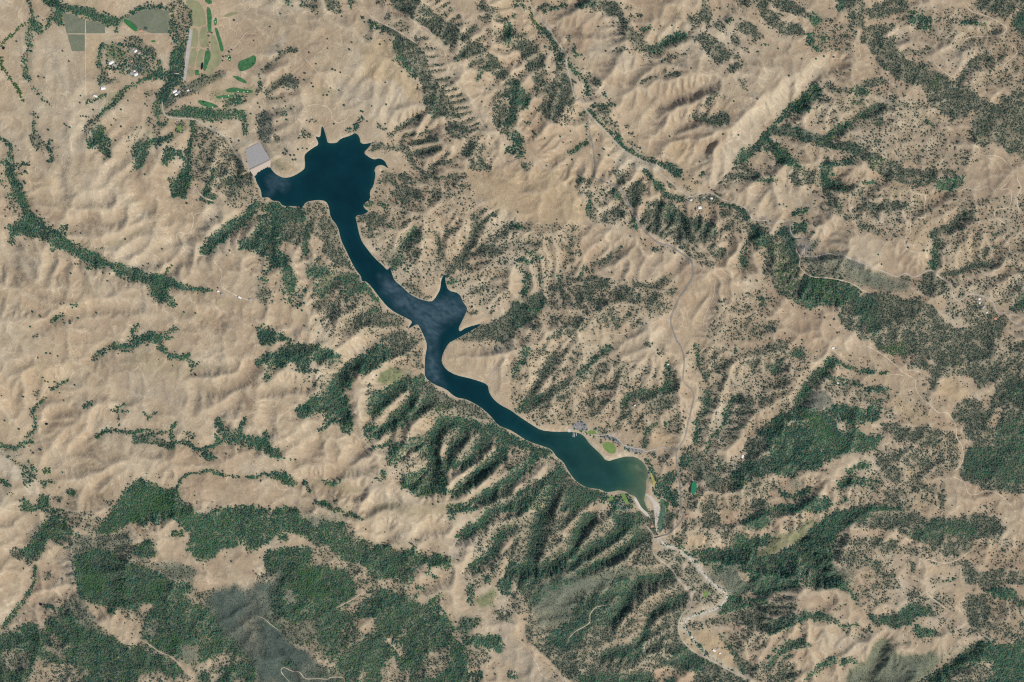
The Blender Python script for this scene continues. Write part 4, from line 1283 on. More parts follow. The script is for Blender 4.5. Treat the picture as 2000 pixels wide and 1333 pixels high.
TILES[(2, 3)] = """
d.4 20 1160 250 1290 270 1380 330 1450 400
d.35 16 1500 480 1600 570 1690 640 1660 720 1560 770 1420 800
d.4 12 1350 880 1390 960 1460 1050 1570 1150 1700 1240
p.95 44 1140 200 1200 268 1290 284 1370 336 1440 402 1495 490 1596 582 1674 624 1680 678 1616 756 1500 786 1396 818 1344 862
p.9 34 1344 862 1375 940 1450 1030 1560 1132 1700 1232 1880 1325
p.6 30 1560 620 1650 660 1640 720 1540 770
w.9 P 0 0 1330 0 1100 200 1100 330 1250 470 1330 600 1390 680 1330 800 1310 960 1400 1090 1550 1160 1750 1290 1880 1332 480 1332 130 1000 100 900 130 820 60 640 0 500
D.97 84 240 0 190 150 170 280 150 420 60 440 0 440
D.97 66 600 50 520 150 480 290 350 360 250 420
D.96 56 880 50 840 150 760 210 640 270 560 330 480 400
D.97 56 1000 180 920 250 820 320 720 380 620 430 540 470
d.92 P 540 470 700 370 740 390 640 460
d.7 P 0 440 150 420 300 400 480 400 520 470 400 470 240 520 130 620 60 640 0 500
d.8 P 760 0 1000 0 1000 140 900 240 860 120 780 60
D.97 54 1230 480 1120 500 1000 530 940 600 890 700 830 800 780 850
d.93 P 700 620 780 540 850 510 940 540 930 640 880 760 820 840 760 870 640 880 500 1060 380 1060 300 1040 280 970 400 880 500 720 600 640
D.96 46 1320 660 1180 720 1100 780 1060 900 1000 1020 900 1060 800 1080 720 1120
x P 130 640 240 540 400 480 560 500 680 500 760 470 830 440 1000 470 1200 450 1240 470 1100 490 960 520 840 510 760 560 740 610 620 640 520 700 460 840 350 920 250 920 160 850
c1 P 130 640 240 540 400 480 560 500 680 500 760 470 830 440 1000 470 1200 450 1240 470 1100 490 960 520 840 510 760 560 740 610 620 640 520 700 460 840 350 920 250 920 160 850
m.7 P 560 500 840 440 1000 470 1200 450 960 500 860 510 760 560 700 610 640 560
l.5 P 130 680 200 600 320 530 450 520 520 540 400 580 260 640 200 720 160 740
d.6 P 130 680 200 600 320 530 450 520 520 540 400 580 260 640 200 720 160 740
x P 860 830 960 640 1140 620 1330 600 1320 650 1180 700 1080 800 1040 920 960 1020 800 1050 830 900
w.62 P 860 830 960 640 1140 620 1330 600 1320 650 1180 700 1080 800 1040 920 960 1020 800 1050 830 900
b.5 P 860 830 960 640 1140 620 1330 600 1320 650 1180 700 1080 800 1040 920 960 1020 800 1050 830 900
x P 900 420 880 340 1100 280 1240 420 1100 440 960 440
w.55 P 900 420 880 340 1100 280 1240 420 1100 440 960 440
x P 520 450 700 350 830 250 960 150 980 190 850 270 700 370
w.2 P 520 450 700 350 830 250 960 150 980 190 850 270 700 370
x P 290 210 500 80 520 110 320 260
w.3 P 290 210 500 80 520 110 320 260
x P 290 380 420 280 440 300 320 400
w.3 P 290 380 420 280 440 300 320 400
x P 670 0 740 0 740 70 680 80
x P 1090 280 1130 360 1200 400 1250 470 1290 470 1200 380
d.92 P 720 1110 900 1050 1000 1020 1050 1050 1050 1140 900 1150
d.92 P 1200 1200 1330 1040 1480 1110 1560 1180 1480 1240 1300 1230
x P 1120 1220 1300 1220 1430 1250 1400 1332 1120 1332
b.7 P 1120 1220 1300 1220 1430 1250 1400 1332 1120 1332
d.75 P 1210 1290 1280 1290 1260 1332 1210 1332
d.92 P 500 1270 1100 1260 1110 1332 520 1332
x P 0 620 50 620 100 720 130 790 50 800 0 760
w.4 P 0 620 50 620 100 720 130 790 50 800 0 760
x P 20 910 100 910 120 960 40 970
x P 1010 1060 1040 1050 1040 1130 1020 1130
w.7 P 950 1150 1100 1120 1080 1220 960 1200
w.62 P 1120 330 1200 280 1300 300 1400 400 1460 480 1500 540 1600 600 1660 660 1560 740 1460 700 1360 600 1260 480
p.5 P 1120 330 1200 280 1300 300 1400 400 1460 480 1500 540 1600 600 1660 660 1560 740 1460 700 1360 600 1260 480
x P 1320 400 1380 400 1390 440 1330 440
D.6 16 1240 230 1330 280 1400 350
w.5 P 1360 60 1480 40 1600 200 1560 280 1480 260 1340 280 1240 210
x P 1370 200 1480 180 1530 220 1500 280 1380 280
y.6 P 1370 200 1480 180 1530 220 1500 280 1380 280
w.85 P 1500 0 1620 20 1660 120 1580 150 1480 80
b.7 P 1640 0 1760 0 1740 110 1680 110
w.85 P 1600 100 1760 110 1770 260 1640 250
d.96 P 1390 310 1500 290 1700 300 1760 210 1780 160 1900 190 2000 170 2000 240 1900 310 1900 370 1760 440 1700 400 1560 400 1500 430 1440 360
D.95 40 1420 330 1560 330 1740 290 1850 240 2000 200
d.96 P 1780 90 1900 20 2000 0 2000 130 1860 130
x P 1790 180 1870 140 2000 140 2000 190 1880 210
b.5 P 1790 180 1870 140 2000 140 2000 190 1880 210
m.9 P 1890 360 1920 300 2000 250 2000 330 1920 370
d.97 P 1760 440 1900 370 2000 330 2000 640 1880 640 1860 560 1880 500
x P 1500 470 1560 420 1700 400 1760 440 1800 540 1870 560 1880 620 1780 680 1690 650 1660 570 1560 550
c1 P 1500 470 1560 420 1700 400 1760 440 1800 540 1870 560 1880 620 1780 680 1690 650 1660 570 1560 550
d.4 P 1560 420 1700 400 1700 460 1600 500
D.97 40 1700 690 1780 640 1820 600
d.88 P 1690 700 1800 690 2000 680 2000 730 1800 760 1600 790
w.75 P 1620 800 2000 740 2000 930 1860 930 1760 860 1620 830
w.5 P 1370 870 1660 810 1700 870 1500 920 1420 920
D.6 25 1620 970 1700 1060 1760 1150 1800 1250
w.75 P 1600 930 1660 1000 1760 1120 1860 1180 2000 1150 2000 1332 1900 1320 1780 1240
w.35 P 1640 940 2000 930 2000 1060 1800 1100 1700 1020
b.6 P 1620 930 1780 930 1800 1000 1720 1020
y.8 P 1330 900 1380 970 1500 1090 1540 1150 1440 1100 1350 1000
y.8 P 1410 940 1560 920 1600 980 1690 1080 1760 1200 1800 1260 1640 1200 1560 1110 1480 1020
D.6 12 1360 880 1400 970 1500 1080 1600 1180 1800 1290
a.95 P 0 1000 100 1050 200 1170 300 1300 400 1332 0 1332
d.5 P 0 1230 60 1260 60 1310 0 1300
m.6 P 1280 780 1400 780 1320 860 1300 900
v 40 540 620 460 660 400 720
v 40 480 760 380 780 280 800
"""
TILES[(3, 3)] = """
w.35 P 500 220 780 190 1000 200 1020 320 900 480 1040 600 800 600 680 440 520 380
w.3 P 1000 250 1540 300 1500 420 1300 420 1160 380
w.3 P 560 600 760 560 860 640 830 780 760 790 640 660
w.3 P 1100 600 1460 640 1440 760 1300 820 1150 800
c.35 P 1240 1120 1400 1060 1600 1000 1640 1010 1460 1160 1300 1240
w.3 P 1540 620 2000 760 2000 1010 1720 1010 1560 900
d.97 P 240 240 380 110 520 0 780 0 760 60 640 90 540 170 510 220 500 340 470 430 560 500 640 560 690 690 760 790 700 720 620 620 520 580 440 600 330 600 160 600 0 640 0 320 100 310 220 260
w.97 P 700 0 1180 0 1190 50 1500 40 1620 0 1760 20 1860 130 1740 260 1720 180 1620 220 1580 300 1500 350 1380 340 1230 250 1120 200 1050 170 860 130 680 120
d.6 P 1080 160 1200 120 1300 60 1500 60 1620 100 1620 200 1540 190 1400 180 1200 240
w.7 P 0 0 200 0 340 60 200 40 80 30 40 120 0 100
w.4 P 100 60 340 80 240 160 120 140
m.8 P 0 200 200 150 340 60 400 60 300 160 220 250 0 310
b.5 P 40 40 180 40 220 120 80 150
x P 520 180 640 140 860 140 1000 170 960 200 780 180 640 190 540 220
b.5 P 520 180 640 140 860 140 1000 170 960 200 780 180 640 190 540 220
w.8 P 500 240 640 190 780 190 780 240 640 260 520 320
w.92 P 800 210 1000 200 1020 300 900 310 820 280
w.75 P 520 330 620 300 720 340 800 400 900 420 880 480 800 440 660 400 640 440 540 400
d.6 P 720 340 860 380 900 420 800 410
w.4 P 1000 250 1300 270 1290 330 1130 310 1000 330
c.9 P 470 410 560 420 680 450 700 550 640 560 560 500
x P 210 530 300 490 330 520 260 560
w.4 P 210 530 300 490 330 520 260 560
w.75 P 760 430 900 460 1000 480 1040 580 940 600 880 500
w.85 P 1080 390 1130 390 1150 470 1100 470
d.7 20 1380 540 1460 520
w.45 P 1270 520 1340 510 1340 570 1280 570
w.85 P 1090 640 1200 600 1190 660 1100 700
w.7 24 740 620 840 580
w.6 P 830 680 980 660 900 720 830 730
d.8 P 770 800 900 800 1000 800 1080 740 1130 710 1250 740 1300 810 1240 800 1140 820 1120 900 1000 900 850 880
w.92 P 770 800 900 800 1000 800 1080 740 1130 710 1250 740 1300 810 1240 800 1140 820 1120 900 1000 900 850 880
w.5 P 1200 720 1440 660 1400 740 1250 740
d.97 P 1150 870 1240 920 1340 940 1300 980 1180 1000 1140 930
w.6 P 1310 820 1420 830 1340 900
w.93 P 1540 560 1500 400 1560 370 1640 460 1700 460 1640 560
w.85 P 1660 460 1900 440 2000 440 2000 560 1880 560 1700 590 1640 590
d.98 P 1660 600 1800 600 1920 620 2000 700 2000 750 1860 690 1700 630
w.9 P 1520 720 1580 650 1700 640 1690 720 1740 780 1700 860 1680 960 1600 940 1560 840
w.85 P 1700 880 1800 840 1830 880 1700 940
w.75 P 1800 980 1900 880 1930 930 1840 990
w.6 P 1930 930 2000 900 2000 1000 1940 980
d.8 P 0 840 100 830 260 780 400 780 480 810 560 860 540 880 440 850 320 840 240 870 120 930 0 960
w.8 P 0 840 100 830 260 780 400 780 480 810 560 860 540 880 440 850 320 840 240 870 120 930 0 960
d.92 25 560 890 640 880 700 880
w.55 P 0 680 240 680 230 760 0 820
w.35 P 260 700 480 760 640 700 560 780
d.95 P 30 1080 120 1030 200 1000 300 1000 350 1050 260 1040 160 1080 60 1100
d.8 P 0 1120 200 1110 180 1140 100 1150 0 1230
w.75 P 0 1160 170 1180 250 1270 200 1332 0 1332
d.85 P 380 1220 460 1150 700 1140 690 1190 500 1200 400 1250 310 1320 260 1332
c.8 P 600 1332 620 1240 760 1150 840 1040 900 980 960 1010 960 1080 1050 1130 1280 1100 1340 1160 1200 1290 1160 1332
m.8 P 600 1332 620 1240 760 1150 840 1040 900 980 960 1010 960 1080 1050 1130 1280 1100 1340 1160 1200 1290 1160 1332
c.8 P 760 1290 800 1180 860 1100 960 1010 940 1080 860 1200 800 1290
c.6 P 820 1330 960 1250 1060 1220 940 1320
d.95 P 1180 1332 1300 1240 1450 1160 1560 1060 1640 1020 1720 1010 1860 1040 2000 1010 2000 1332
x P 1640 1140 1740 1160 1800 1220 1700 1220
x P 1380 1260 1600 1180 1800 1260 1700 1332 1400 1332
w.75 P 1380 1260 1600 1180 1800 1260 1700 1332 1400 1332
w.3 P 560 900 860 900 760 1000 640 990
w.28 P 1400 900 1600 900 1560 1010 1440 980
w.15 P 1560 260 2000 170 2000 400 1700 440
w.6 20 1000 1030 1110 1030
y.6 P 1200 450 1300 420 1440 470 1250 500
y.4 P 1460 560 1540 530 1540 660 1480 820 1440 700
b.5 P 1560 300 2000 260 2000 440 1700 440
b.4 P 660 420 860 480 880 600 720 590
b.4 P 200 660 480 640 640 700 480 780 240 760
p.3 P 300 1000 560 950 860 960 700 1120 520 1080
a.5 P 400 950 800 960 820 1040 620 1130 480 1060
d.5 P 340 400 500 420 640 580 560 560
v 40 520 1110 640 1030 740 960
v 40 500 1060 560 980
v 40 400 740 480 690
D.97 50 230 250 300 340 360 430 420 500
v 60 760 1290 860 1120 900 1040
v 50 1190 1330 1320 1230 1500 1120 1600 1040
"""
# the reservoir's shoreline, in map pixels
LAKE = """498 345 506 335 527 325 535 338 548 346 559 348 574 344 593 332 596 325 594 304 599 298 610 290 622 283 620 275 615 266
625 269 627 256 628 245 632 250 638 270 640 280 657 280 665 271 685 265 694 259 702 267 705 282 722 280 728 278 720 289 710 299
720 307 730 312 742 309 752 315 755 322 761 331 746 322 735 325 731 333 734 340 730 363 722 375 724 389 709 400 712 408 721 413
712 419 694 422 697 435 701 455 707 473 720 490 732 505 747 518 757 529 762 519 765 533 770 548 785 560 800 575 820 585 842 590
850 583 860 565 861 548 869 533 870 550 875 568 897 573 906 593 914 603 905 623 896 640 897 649 910 640 948 630 925 644 900 658
885 666 876 671 865 691 862 708 872 723 890 733 925 741 953 751 955 766 962 778 975 790 1000 803 1010 811 1040 831 1057 841
1085 844 1110 843 1132 846 1142 853 1152 868 1172 886 1185 902 1205 896 1220 892 1240 892 1257 903 1266 920 1266 932 1262 940 1263 951 1261 964
1258 977 1261 986 1268 1000 1263 1001 1253 993 1247 980 1241 970 1229 966 1223 961 1208 958 1191 962 1182 962 1172 956 1145 953
1125 941 1110 921 1100 902 1087 893 1077 878 1060 872 1030 862 1000 842 990 838 972 831 957 811 935 793 910 780 895 778 885 773
872 761 847 751 830 738 829 720 830 698 834 678 832 666 820 640 815 633 802 640 792 648 800 637 806 628 790 620 770 610 755 598
740 580 725 560 715 550 706 550 705 540 695 528 685 510 675 488 666 470 660 443 645 425 642 403 636 393 620 391 597 395 592 405
570 403 552 403 545 393 532 393 524 385 511 388 510 373 500 355"""
# wind-ruffled water, map pixels
RUFFLED = ["528 345 556 345 562 362 552 372 545 364 536 366 530 376 522 384 526 368 522 356",
           "742 540 762 545 790 565 830 590 870 580 880 575 898 578 906 595 912 604 892 622 868 632 855 650 852 666 834 666 820 640 806 620 775 600 750 570",
           "832 666 851 666 852 690 856 720 866 752 850 748 832 735 831 700"]
MURKY = "1240 900 1262 910 1266 930 1262 960 1258 975 1266 1000 1252 992 1244 970 1226 958 1236 930 1222 905"

# streams: x y z triples (z in metres above the reservoir)
STREAMS = """
484 286 -46 482 262 -50 480 228 -53 455 216 -55 420 226 -57 390 230 -58 335 228 -60 312 215 -62 310 195 -63 335 160 -66 345 110 -68 350 60 -71 372 40 -72 372 0 -75 360 -80 -80
372 0 -75 420 20 -60 450 60 -50 455 110 -42 480 130 -20 505 110 40
312 215 -62 250 150 -40 200 190 -10 185 225 0 190 255 20 200 290 60 215 310 90
95 -60 -75 60 0 -70 62 50 -62 40 60 -60 10 85 -55 3 110 -50 15 150 -40 45 200 -20 48 215 -18 60 245 0 70 270 10 100 300 40
62 50 -62 90 45 -58 120 20 -52 160 25 -50 230 45 -48 270 25 -50 330 25 -62 350 60 -71
-60 210 -40 0 270 -20 22 310 -8 20 345 0 32 380 8 52 410 20 82 435 35 108 455 48 130 475 56 190 510 78 240 530 95 290 545 112 340 555 130 390 563 150 420 568 170
0 452 20 40 440 30 60 425 36
290 545 112 312 575 140 340 600 170 400 620 200
118 455 52 135 440 65 180 425 95 235 420 130
265 525 100 300 500 130 345 475 160 400 440 190
340 380 -5 355 330 -15 365 290 -25 375 240 -50 380 232 -58
260 332 40 290 300 20 330 265 -10 340 258 -35 372 240 -52
420 400 40 430 350 30 445 300 -10 470 280 -35 484 286 -46
400 490 120 430 450 95 465 430 75 495 405 40 515 388 5
560 570 190 560 520 130 540 460 70 530 420 25 527 392 2
600 500 120 595 450 60 593 405 5
640 578 150 655 550 60 680 540 25 704 543 3
640 600 170 690 590 90 720 575 40 740 580 5
620 790 230 645 740 170 665 720 130 700 690 85 745 665 40 795 648 4
580 740 240 625 715 200 660 718 135
665 810 230 650 770 190 648 740 165
715 805 220 740 770 140 790 745 50 828 737 5
750 835 220 780 805 140 805 775 80 825 740 8
770 830 230 830 790 120 848 755 20
835 955 250 843 900 170 845 850 100 870 820 60 910 825 30 950 835 12 972 833 3
880 890 160 905 855 90 912 835 40
890 915 180 930 875 100 957 840 12
890 965 230 945 915 130 978 880 60 980 850 20 975 836 3
930 1000 260 980 955 140 1030 915 60 1065 880 8
1015 1110 250 1040 1060 170 1050 1030 140 1070 985 80 1088 940 40 1095 905 4
920 1045 270 960 1010 200 1010 970 120 1060 930 50 1085 895 6
985 1040 260 1000 1010 200 1050 975 110 1075 950 60
1065 1105 230 1120 1070 150 1130 1035 100 1150 1012 60 1180 980 20 1195 965 4
1120 1100 240 1165 1065 160 1205 1045 90 1220 1015 30 1235 985 6
1135 1118 230 1180 1095 150 1230 1062 70 1255 1040 20 1270 1020 6
1195 1213 240 1215 1180 190 1232 1150 120 1260 1130 70 1310 1120 30 1330 1105 14
1180 1270 260 1250 1255 190 1265 1225 150 1275 1195 110 1295 1180 80 1335 1162 25 1350 1150 16
1000 1230 380 1060 1200 330 1120 1180 280 1195 1213 240
1266 1000 2 1275 1030 4 1282 1052 6 1300 1070 8 1345 1085 10 1365 1105 12 1385 1130 14 1420 1155 16 1422 1172 17 1400 1190 18 1375 1198 19 1345 1208 20 1340 1225 22 1365 1260 25 1400 1295 28 1465 1328 32 1540 1370 40
1345 1085 10 1400 1082 30 1440 1072 50 1500 1072 75 1555 1062 105 1595 1027 140 1630 1000 175 1700 985 240 1800 1000 320
1555 1062 105 1575 1085 140 1600 1120 200 1660 1170 290 1690 1200 330 1710 1205 340
1422 1172 17 1440 1160 40 1465 1135 120
1420 1165 18 1450 1168 60 1500 1150 120
1420 1310 32 1400 1240 70 1440 1230 110 1520 1210 180 1600 1195 250 1650 1215 290
1500 1330 60 1600 1290 160 1680 1240 260
1540 1370 40 1700 1330 120 1800 1310 200 1880 1270 260 1920 1250 300
1273 980 3 1290 960 8 1310 930 18 1325 910 24 1355 875 45 1362 830 70 1368 790 95 1375 760 120 1365 725 140 1360 680 175 1340 640 210
1325 910 24 1380 880 60 1390 850 80 1420 812 120 1425 785 140 1440 770 160 1500 740 200
1355 870 45 1400 920 70 1440 900 100 1460 860 130 1500 830 170 1525 805 200 1556 787 240 1575 755 270 1605 725 310 1640 700 340
1440 900 100 1480 930 150 1560 880 230 1620 850 300 1680 860 360
1290 960 8 1330 1010 30 1400 1010 60 1460 990 110 1530 970 170 1600 945 240 1640 930 280
1260 905 3 1280 880 20 1290 850 50 1270 820 70
1215 800 70 1240 770 100 1290 755 130 1305 730 160 1305 700 190
1150 840 20 1200 810 60 1220 790 90 1250 760 120
1145 842 8 1150 800 45 1150 760 90
1012 808 4 1035 780 25 1048 745 60 1075 705 110 1090 680 150
1048 800 20 1060 775 45 1100 750 90 1135 725 130 1160 695 170 1190 682 200
1090 790 60 1140 770 120 1155 750 150
897 652 2 948 630 12 1000 605 40 1030 575 60 1062 562 75 1120 548 110 1150 545 130 1200 562 160 1265 555 190 1300 540 220
1030 575 60 1025 545 95 1010 515 140
1062 562 75 1090 550 90 1110 530 130 1160 490 200
1120 548 110 1180 500 170 1220 480 210
868 534 2 882 518 20 900 500 45 918 480 70 925 455 95 932 430 130 970 412 180
868 534 2 862 500 40 855 460 90
905 495 50 960 480 100 1000 440 170
762 520 2 782 500 25 790 475 50 808 448 90
728 279 2 770 290 20 800 300 45 830 330 90 850 360 130
710 300 1 780 285 30 820 262 80
752 320 2 800 345 50 860 350 120
694 260 2 705 235 40 720 200 80
628 246 2 628 215 30 640 190 60
1013 -60 -5 1035 10 5 1055 62 12 1082 95 18 1105 130 25 1125 160 30 1147 195 36 1165 225 42 1190 245 46 1215 265 50 1245 290 56 1290 315 64 1320 335 70 1350 375 78 1390 395 86 1440 405 96 1465 425 104 1490 430 112 1525 445 124 1540 475 136 1555 512 150 1570 535 160 1610 545 176 1680 560 200 1720 590 225 1800 650 290 1880 710 350
710 -60 10 720 30 50 770 70 90 830 90 130 880 130 170
700 0 40 740 55 70 790 110 110 820 170 150 850 220 190 870 250 210 910 290 230
900 0 60 960 60 110 1000 110 160
1190 245 46 1230 230 80 1280 195 130 1350 175 190 1400 160 230
1215 265 50 1300 250 110 1350 235 160 1420 225 220
1060 62 14 1160 50 90 1250 100 160
1270 305 60 1300 260 90
1410 360 88 1450 310 120 1502 252 170 1535 215 210 1570 180 250 1600 155 290 1660 115 340
1502 252 170 1560 265 220 1610 270 270 1655 240 310 1700 215 350 1740 195 380
1502 255 172 1560 310 240 1600 325 280 1660 320 340
1610 270 270 1690 290 340
1340 90 200 1380 60 240 1400 10 280
1520 445 124 1545 415 150 1580 385 190 1610 360 230 1640 345 260
1555 512 150 1600 470 210 1660 430 260 1720 400 300
1720 560 215 1785 545 235 1820 520 260 1822 470 290 1860 430 330 1900 410 360
1840 540 250 1890 525 290 1930 515 330
1790 640 280 1840 600 300 1860 560 310
1460 425 104 1400 440 140 1340 420 180
1525 450 126 1460 480 180 1440 540 250 1400 520 260
-60 900 40 0 880 50 40 900 55 62 930 60 78 960 64 62 1000 74 68 1100 100 45 1170 125 20 1210 140 0 1240 150
40 870 54 55 850 70 70 800 100 92 775 120 108 755 135 130 740 150 180 700 180 240 670 210 300 665 240
62 930 60 110 905 80 150 870 110 200 845 140 260 845 165 330 850 190 390 870 205 440 855 220 500 855 245 545 885 265
310 670 235 350 695 260 385 715 280 430 750 300
180 690 180 210 650 210 260 620 230
70 960 66 130 950 100 200 960 130 300 960 165 345 950 180 370 930 190 440 918 205 490 930 215 540 925 230 590 955 250 650 990 280 720 1010 310
360 1100 330 420 1120 380
80 1170 130 150 1150 180 250 1130 250 350 1120 320
60 1160 128 100 1210 180 160 1240 240 250 1290 300
0 1260 155 80 1300 210 160 1330 260
560 1300 380 600 1240 340 640 1180 300 680 1120 280 720 1080 290
700 1330 400 780 1270 350 820 1220 320
400 1340 330 480 1280 360 540 1230 390
1940 1000 380 2000 960 420
1850 1200 330 1900 1150 380
1720 800 330 1800 860 380 1900 900 420
"""
FLATS = """
-57 12 360 0 425 0 440 60 440 110 420 150 470 170 480 200 420 225 340 225 318 205 350 165 358 120 372 50
-50 14 125 25 165 35 230 60 320 20 332 65 320 110 240 150 190 130 165 100 140 100
4 8 1112 838 1135 825 1160 835 1200 848 1262 868 1265 890 1240 890 1210 893 1186 900 1160 870 1142 850
2 7 1240 962 1262 985 1290 960 1300 1000 1290 1050 1276 1048 1262 1010
14 12 1290 1075 1320 1072 1360 1095 1385 1125 1420 1155 1415 1180 1380 1190 1360 1150 1320 1110
24 10 1334 1230 1355 1226 1390 1230 1450 1310 1440 1320 1380 1280 1345 1250
"""
# single trees out on the open grass: tile, where they stand, then x y pairs
TREES = [
 ((0, 0), "on tan grassland west of the green vineyard blocks", "490 400 540 480 300 600 345 610 130 325 335 160 300 130 320 190"),
 ((0, 0), "on tan hills southwest of the estate", "650 910 630 910 675 915 625 805 730 860 945 857 508 972 522 985 548 998 378 1017 630 750 280 890 300 920 1000 787 890 930 905 940 870 980 945 990 1135 815 1150 830"),
 ((0, 0), "on the tan slope east of the golf fairways", "1830 160 1982 318 1810 390 1790 405 1745 445 1740 475 1765 440 1800 450 1980 500"),
 ((0, 0), "beside the dam access road", "1590 800 1650 990 1780 900 1730 960 1500 965 1960 890"),
 ((1, 0), "on grassy slopes north of the reservoir", "110 210 192 108 560 307 560 380 417 413 732 390 750 335 470 502 600 545 620 552 660 568 383 575 378 627 435 652 447 680 582 690 650 708 570 720 557 745 528 747 690 825 905 832 1018 818 1012 647 870 950 610 970 848 175 832 137 240 938 165 950 15 808 1010 970 820 870 835 875"),
 ((1, 0), "on the straw coloured slope below the oak ridge", "1265 665 1140 563 970 350 1310 1240 1340 1000 1410 1060 1420 1085"),
 ((1, 0), "on the bare peninsula east of the dam", "245 1185 270 1215 300 1215 290 1250 310 1250 330 1170 365 1160 400 1165 230 1170 215 1200"),
 ((2, 0), "on bare hills between the two creeks", "677 210 733 400 1127 607 1400 538 1250 203 1205 298 1110 238 852 30 1020 125 985 130"),
 ((2, 0), "on the broad tan hillside above the creek", "1232 1068 1648 1052 1468 1268 1768 1058 1918 778 1922 408 1685 60 1732 795 1785 155 1690 345 1850 415 1800 490"),
 ((2, 0), "on the tan flats west of the creek road", "257 1082 290 530 400 1115 460 1112 378 1070 458 1027 487 943 167 1077 190 1055 390 980 685 1215 720 1170 755 1218 800 1270 660 1095 270 1298 500 650 475 630 530 630 80 570 55 590 25 580 430 1290 470 1250 170 1040"),
 ((3, 0), "on the pale slopes in the upper right", "162 598 540 570 565 588 597 575 642 555 1135 357 1342 517 262 465 373 465 803 1037 333 850 212 967 170 970 437 1012 1003 685 1408 478 1418 570 80 385 435 445 510 450 480 370 527 370 930 705"),
 ((0, 1), "on the western tan hills beside the wooded creek", "842 866 558 806 808 803 858 810 895 790 920 790 1115 790 480 1047 503 1040 258 1107 615 1157 757 1115 553 1197 553 1180 508 1195 320 1143 1268 615 1530 1118 1385 1050 1440 1110 1705 920 1797 628 1460 258 1025 10 1133 34 590 733 610 735 293 320 315 348 240 1222 45 360 1340 1000 980 540"),
 ((1, 1), "on the knoll between two coves of the reservoir", "1193 770 1160 780 1190 795 1213 830 1245 830 1275 835 1212 748 1280 715 1355 775 1360 715 1300 712 1345 795"),
 ((1, 1), "on the tan slope east of the narrows", "1795 780 1545 918 1820 945 1755 1020 1750 1050 1690 1035 1690 1065 1780 940 1650 970 1810 1080 1770 880 1750 860 1955 715 1620 575"),
 ((1, 1), "on the bare slope south of the main basin", "390 925 993 170 490 1270 360 680 230 1035 290 1060 330 1080 350 1050 360 1095 380 1040 470 1170 510 1180"),
 ((2, 1), "on the open hills west of the ridge road", "695 548 728 254 670 322 925 518 1120 140 700 150 720 160 770 175 690 180 650 240 1040 545 860 602 48 328 15 500 215 770 260 800 380 790 745 100"),
 ((3, 1), "on tan ranch land near the winding dirt road", "90 270 120 265 145 285 370 437 350 490 362 488 915 487 995 520 1035 412 1090 605 860 660 885 735 1215 630 1240 630 1395 215 1430 205 1850 470 1945 215 1905 495 1840 210 1955 140 440 1152 485 1210 540 1270 265 1325"),
 ((0, 2), "on the dry rolling hills at the left", "710 52 15 430 185 438 470 408 765 410 500 465 598 235 628 178 640 150 455 120 300 133 365 97 397 100 338 288 355 315 377 322 388 367 428 323 588 347 740 185 850 185 937 97 850 155 600 540 655 718 595 885 632 873 750 845 838 950 490 1027 243 857 262 877 320 853 40 625 150 690"),
 ((0, 2), "on brown slopes above the large dark forest", "315 1053 410 1183 482 1290 130 1290 40 1260 15 1252 1300 967 1378 868 1393 922 1425 928 1735 967 1945 910 1880 840 1920 850 1637 1095 1845 1115 1805 1055 1150 990 880 545 980 545"),
 ((0, 2), "in the smooth tan bowl west of the lake ridges", "1640 585 1540 543 1040 457 1660 575 1690 745 1490 765"),
 ((1, 2), "on the smooth tan hills below the wooded ridge", "225 768 197 733 285 867 543 940 420 937 420 975 450 960 135 995 213 972 190 985 735 1130 283 1220 432 1213 690 1223 683 1253 1350 1275 1435 1280 740 410 738 390 795 315 270 275 380 1090"),
 ((2, 2), "on the grassy slope above the swimming beach", "770 382 740 440 770 450 640 330 380 490 870 760 930 755 950 790 1150 315 1190 300 1270 215 1295 645 1300 800 1230 1060 1240 1120 1345 1130 1395 1100"),
 ((3, 2), "on the straw ridge crossed by the dirt track", "730 145 750 60 780 230 940 150 980 240 770 335 855 325 1060 450 1110 450 1060 610 1120 540 1165 515 1140 310 1165 435 1230 390 1265 400 1360 465 1375 625 1180 70 830 100"),
 ((0, 3), "on tan ground at the edge of the dark forest", "160 460 170 490 125 525 335 460 240 640 345 545 50 340 1277 95 1660 415 1240 342 15 350 650 745"),
 ((1, 3), "on the tan saddle south of the lake ridges", "1018 230 1253 235 1112 215 1630 120 1560 225 1640 320 1545 380 1525 500 1575 490 1745 770 1060 1030 1058 1012 35 428 1095 245 1340 285 1580 430 1600 410 1655 500"),
 ((2, 3), "in the dry field beside the river bend", "1405 1040 1445 1050 1440 1080 1490 1115 1580 1010 1610 1090 1660 1165 1720 1210 1690 1140"),
 ((3, 3), "on the tan hills in the lower right corner", "155 155 520 915 585 935 430 1025 430 1075 480 1090 775 1010 950 715 1070 550 1205 555 1240 590 1360 425 1430 435 1435 405 1190 475 1730 300 1870 400 1380 395 1320 420 1290 905"),
]
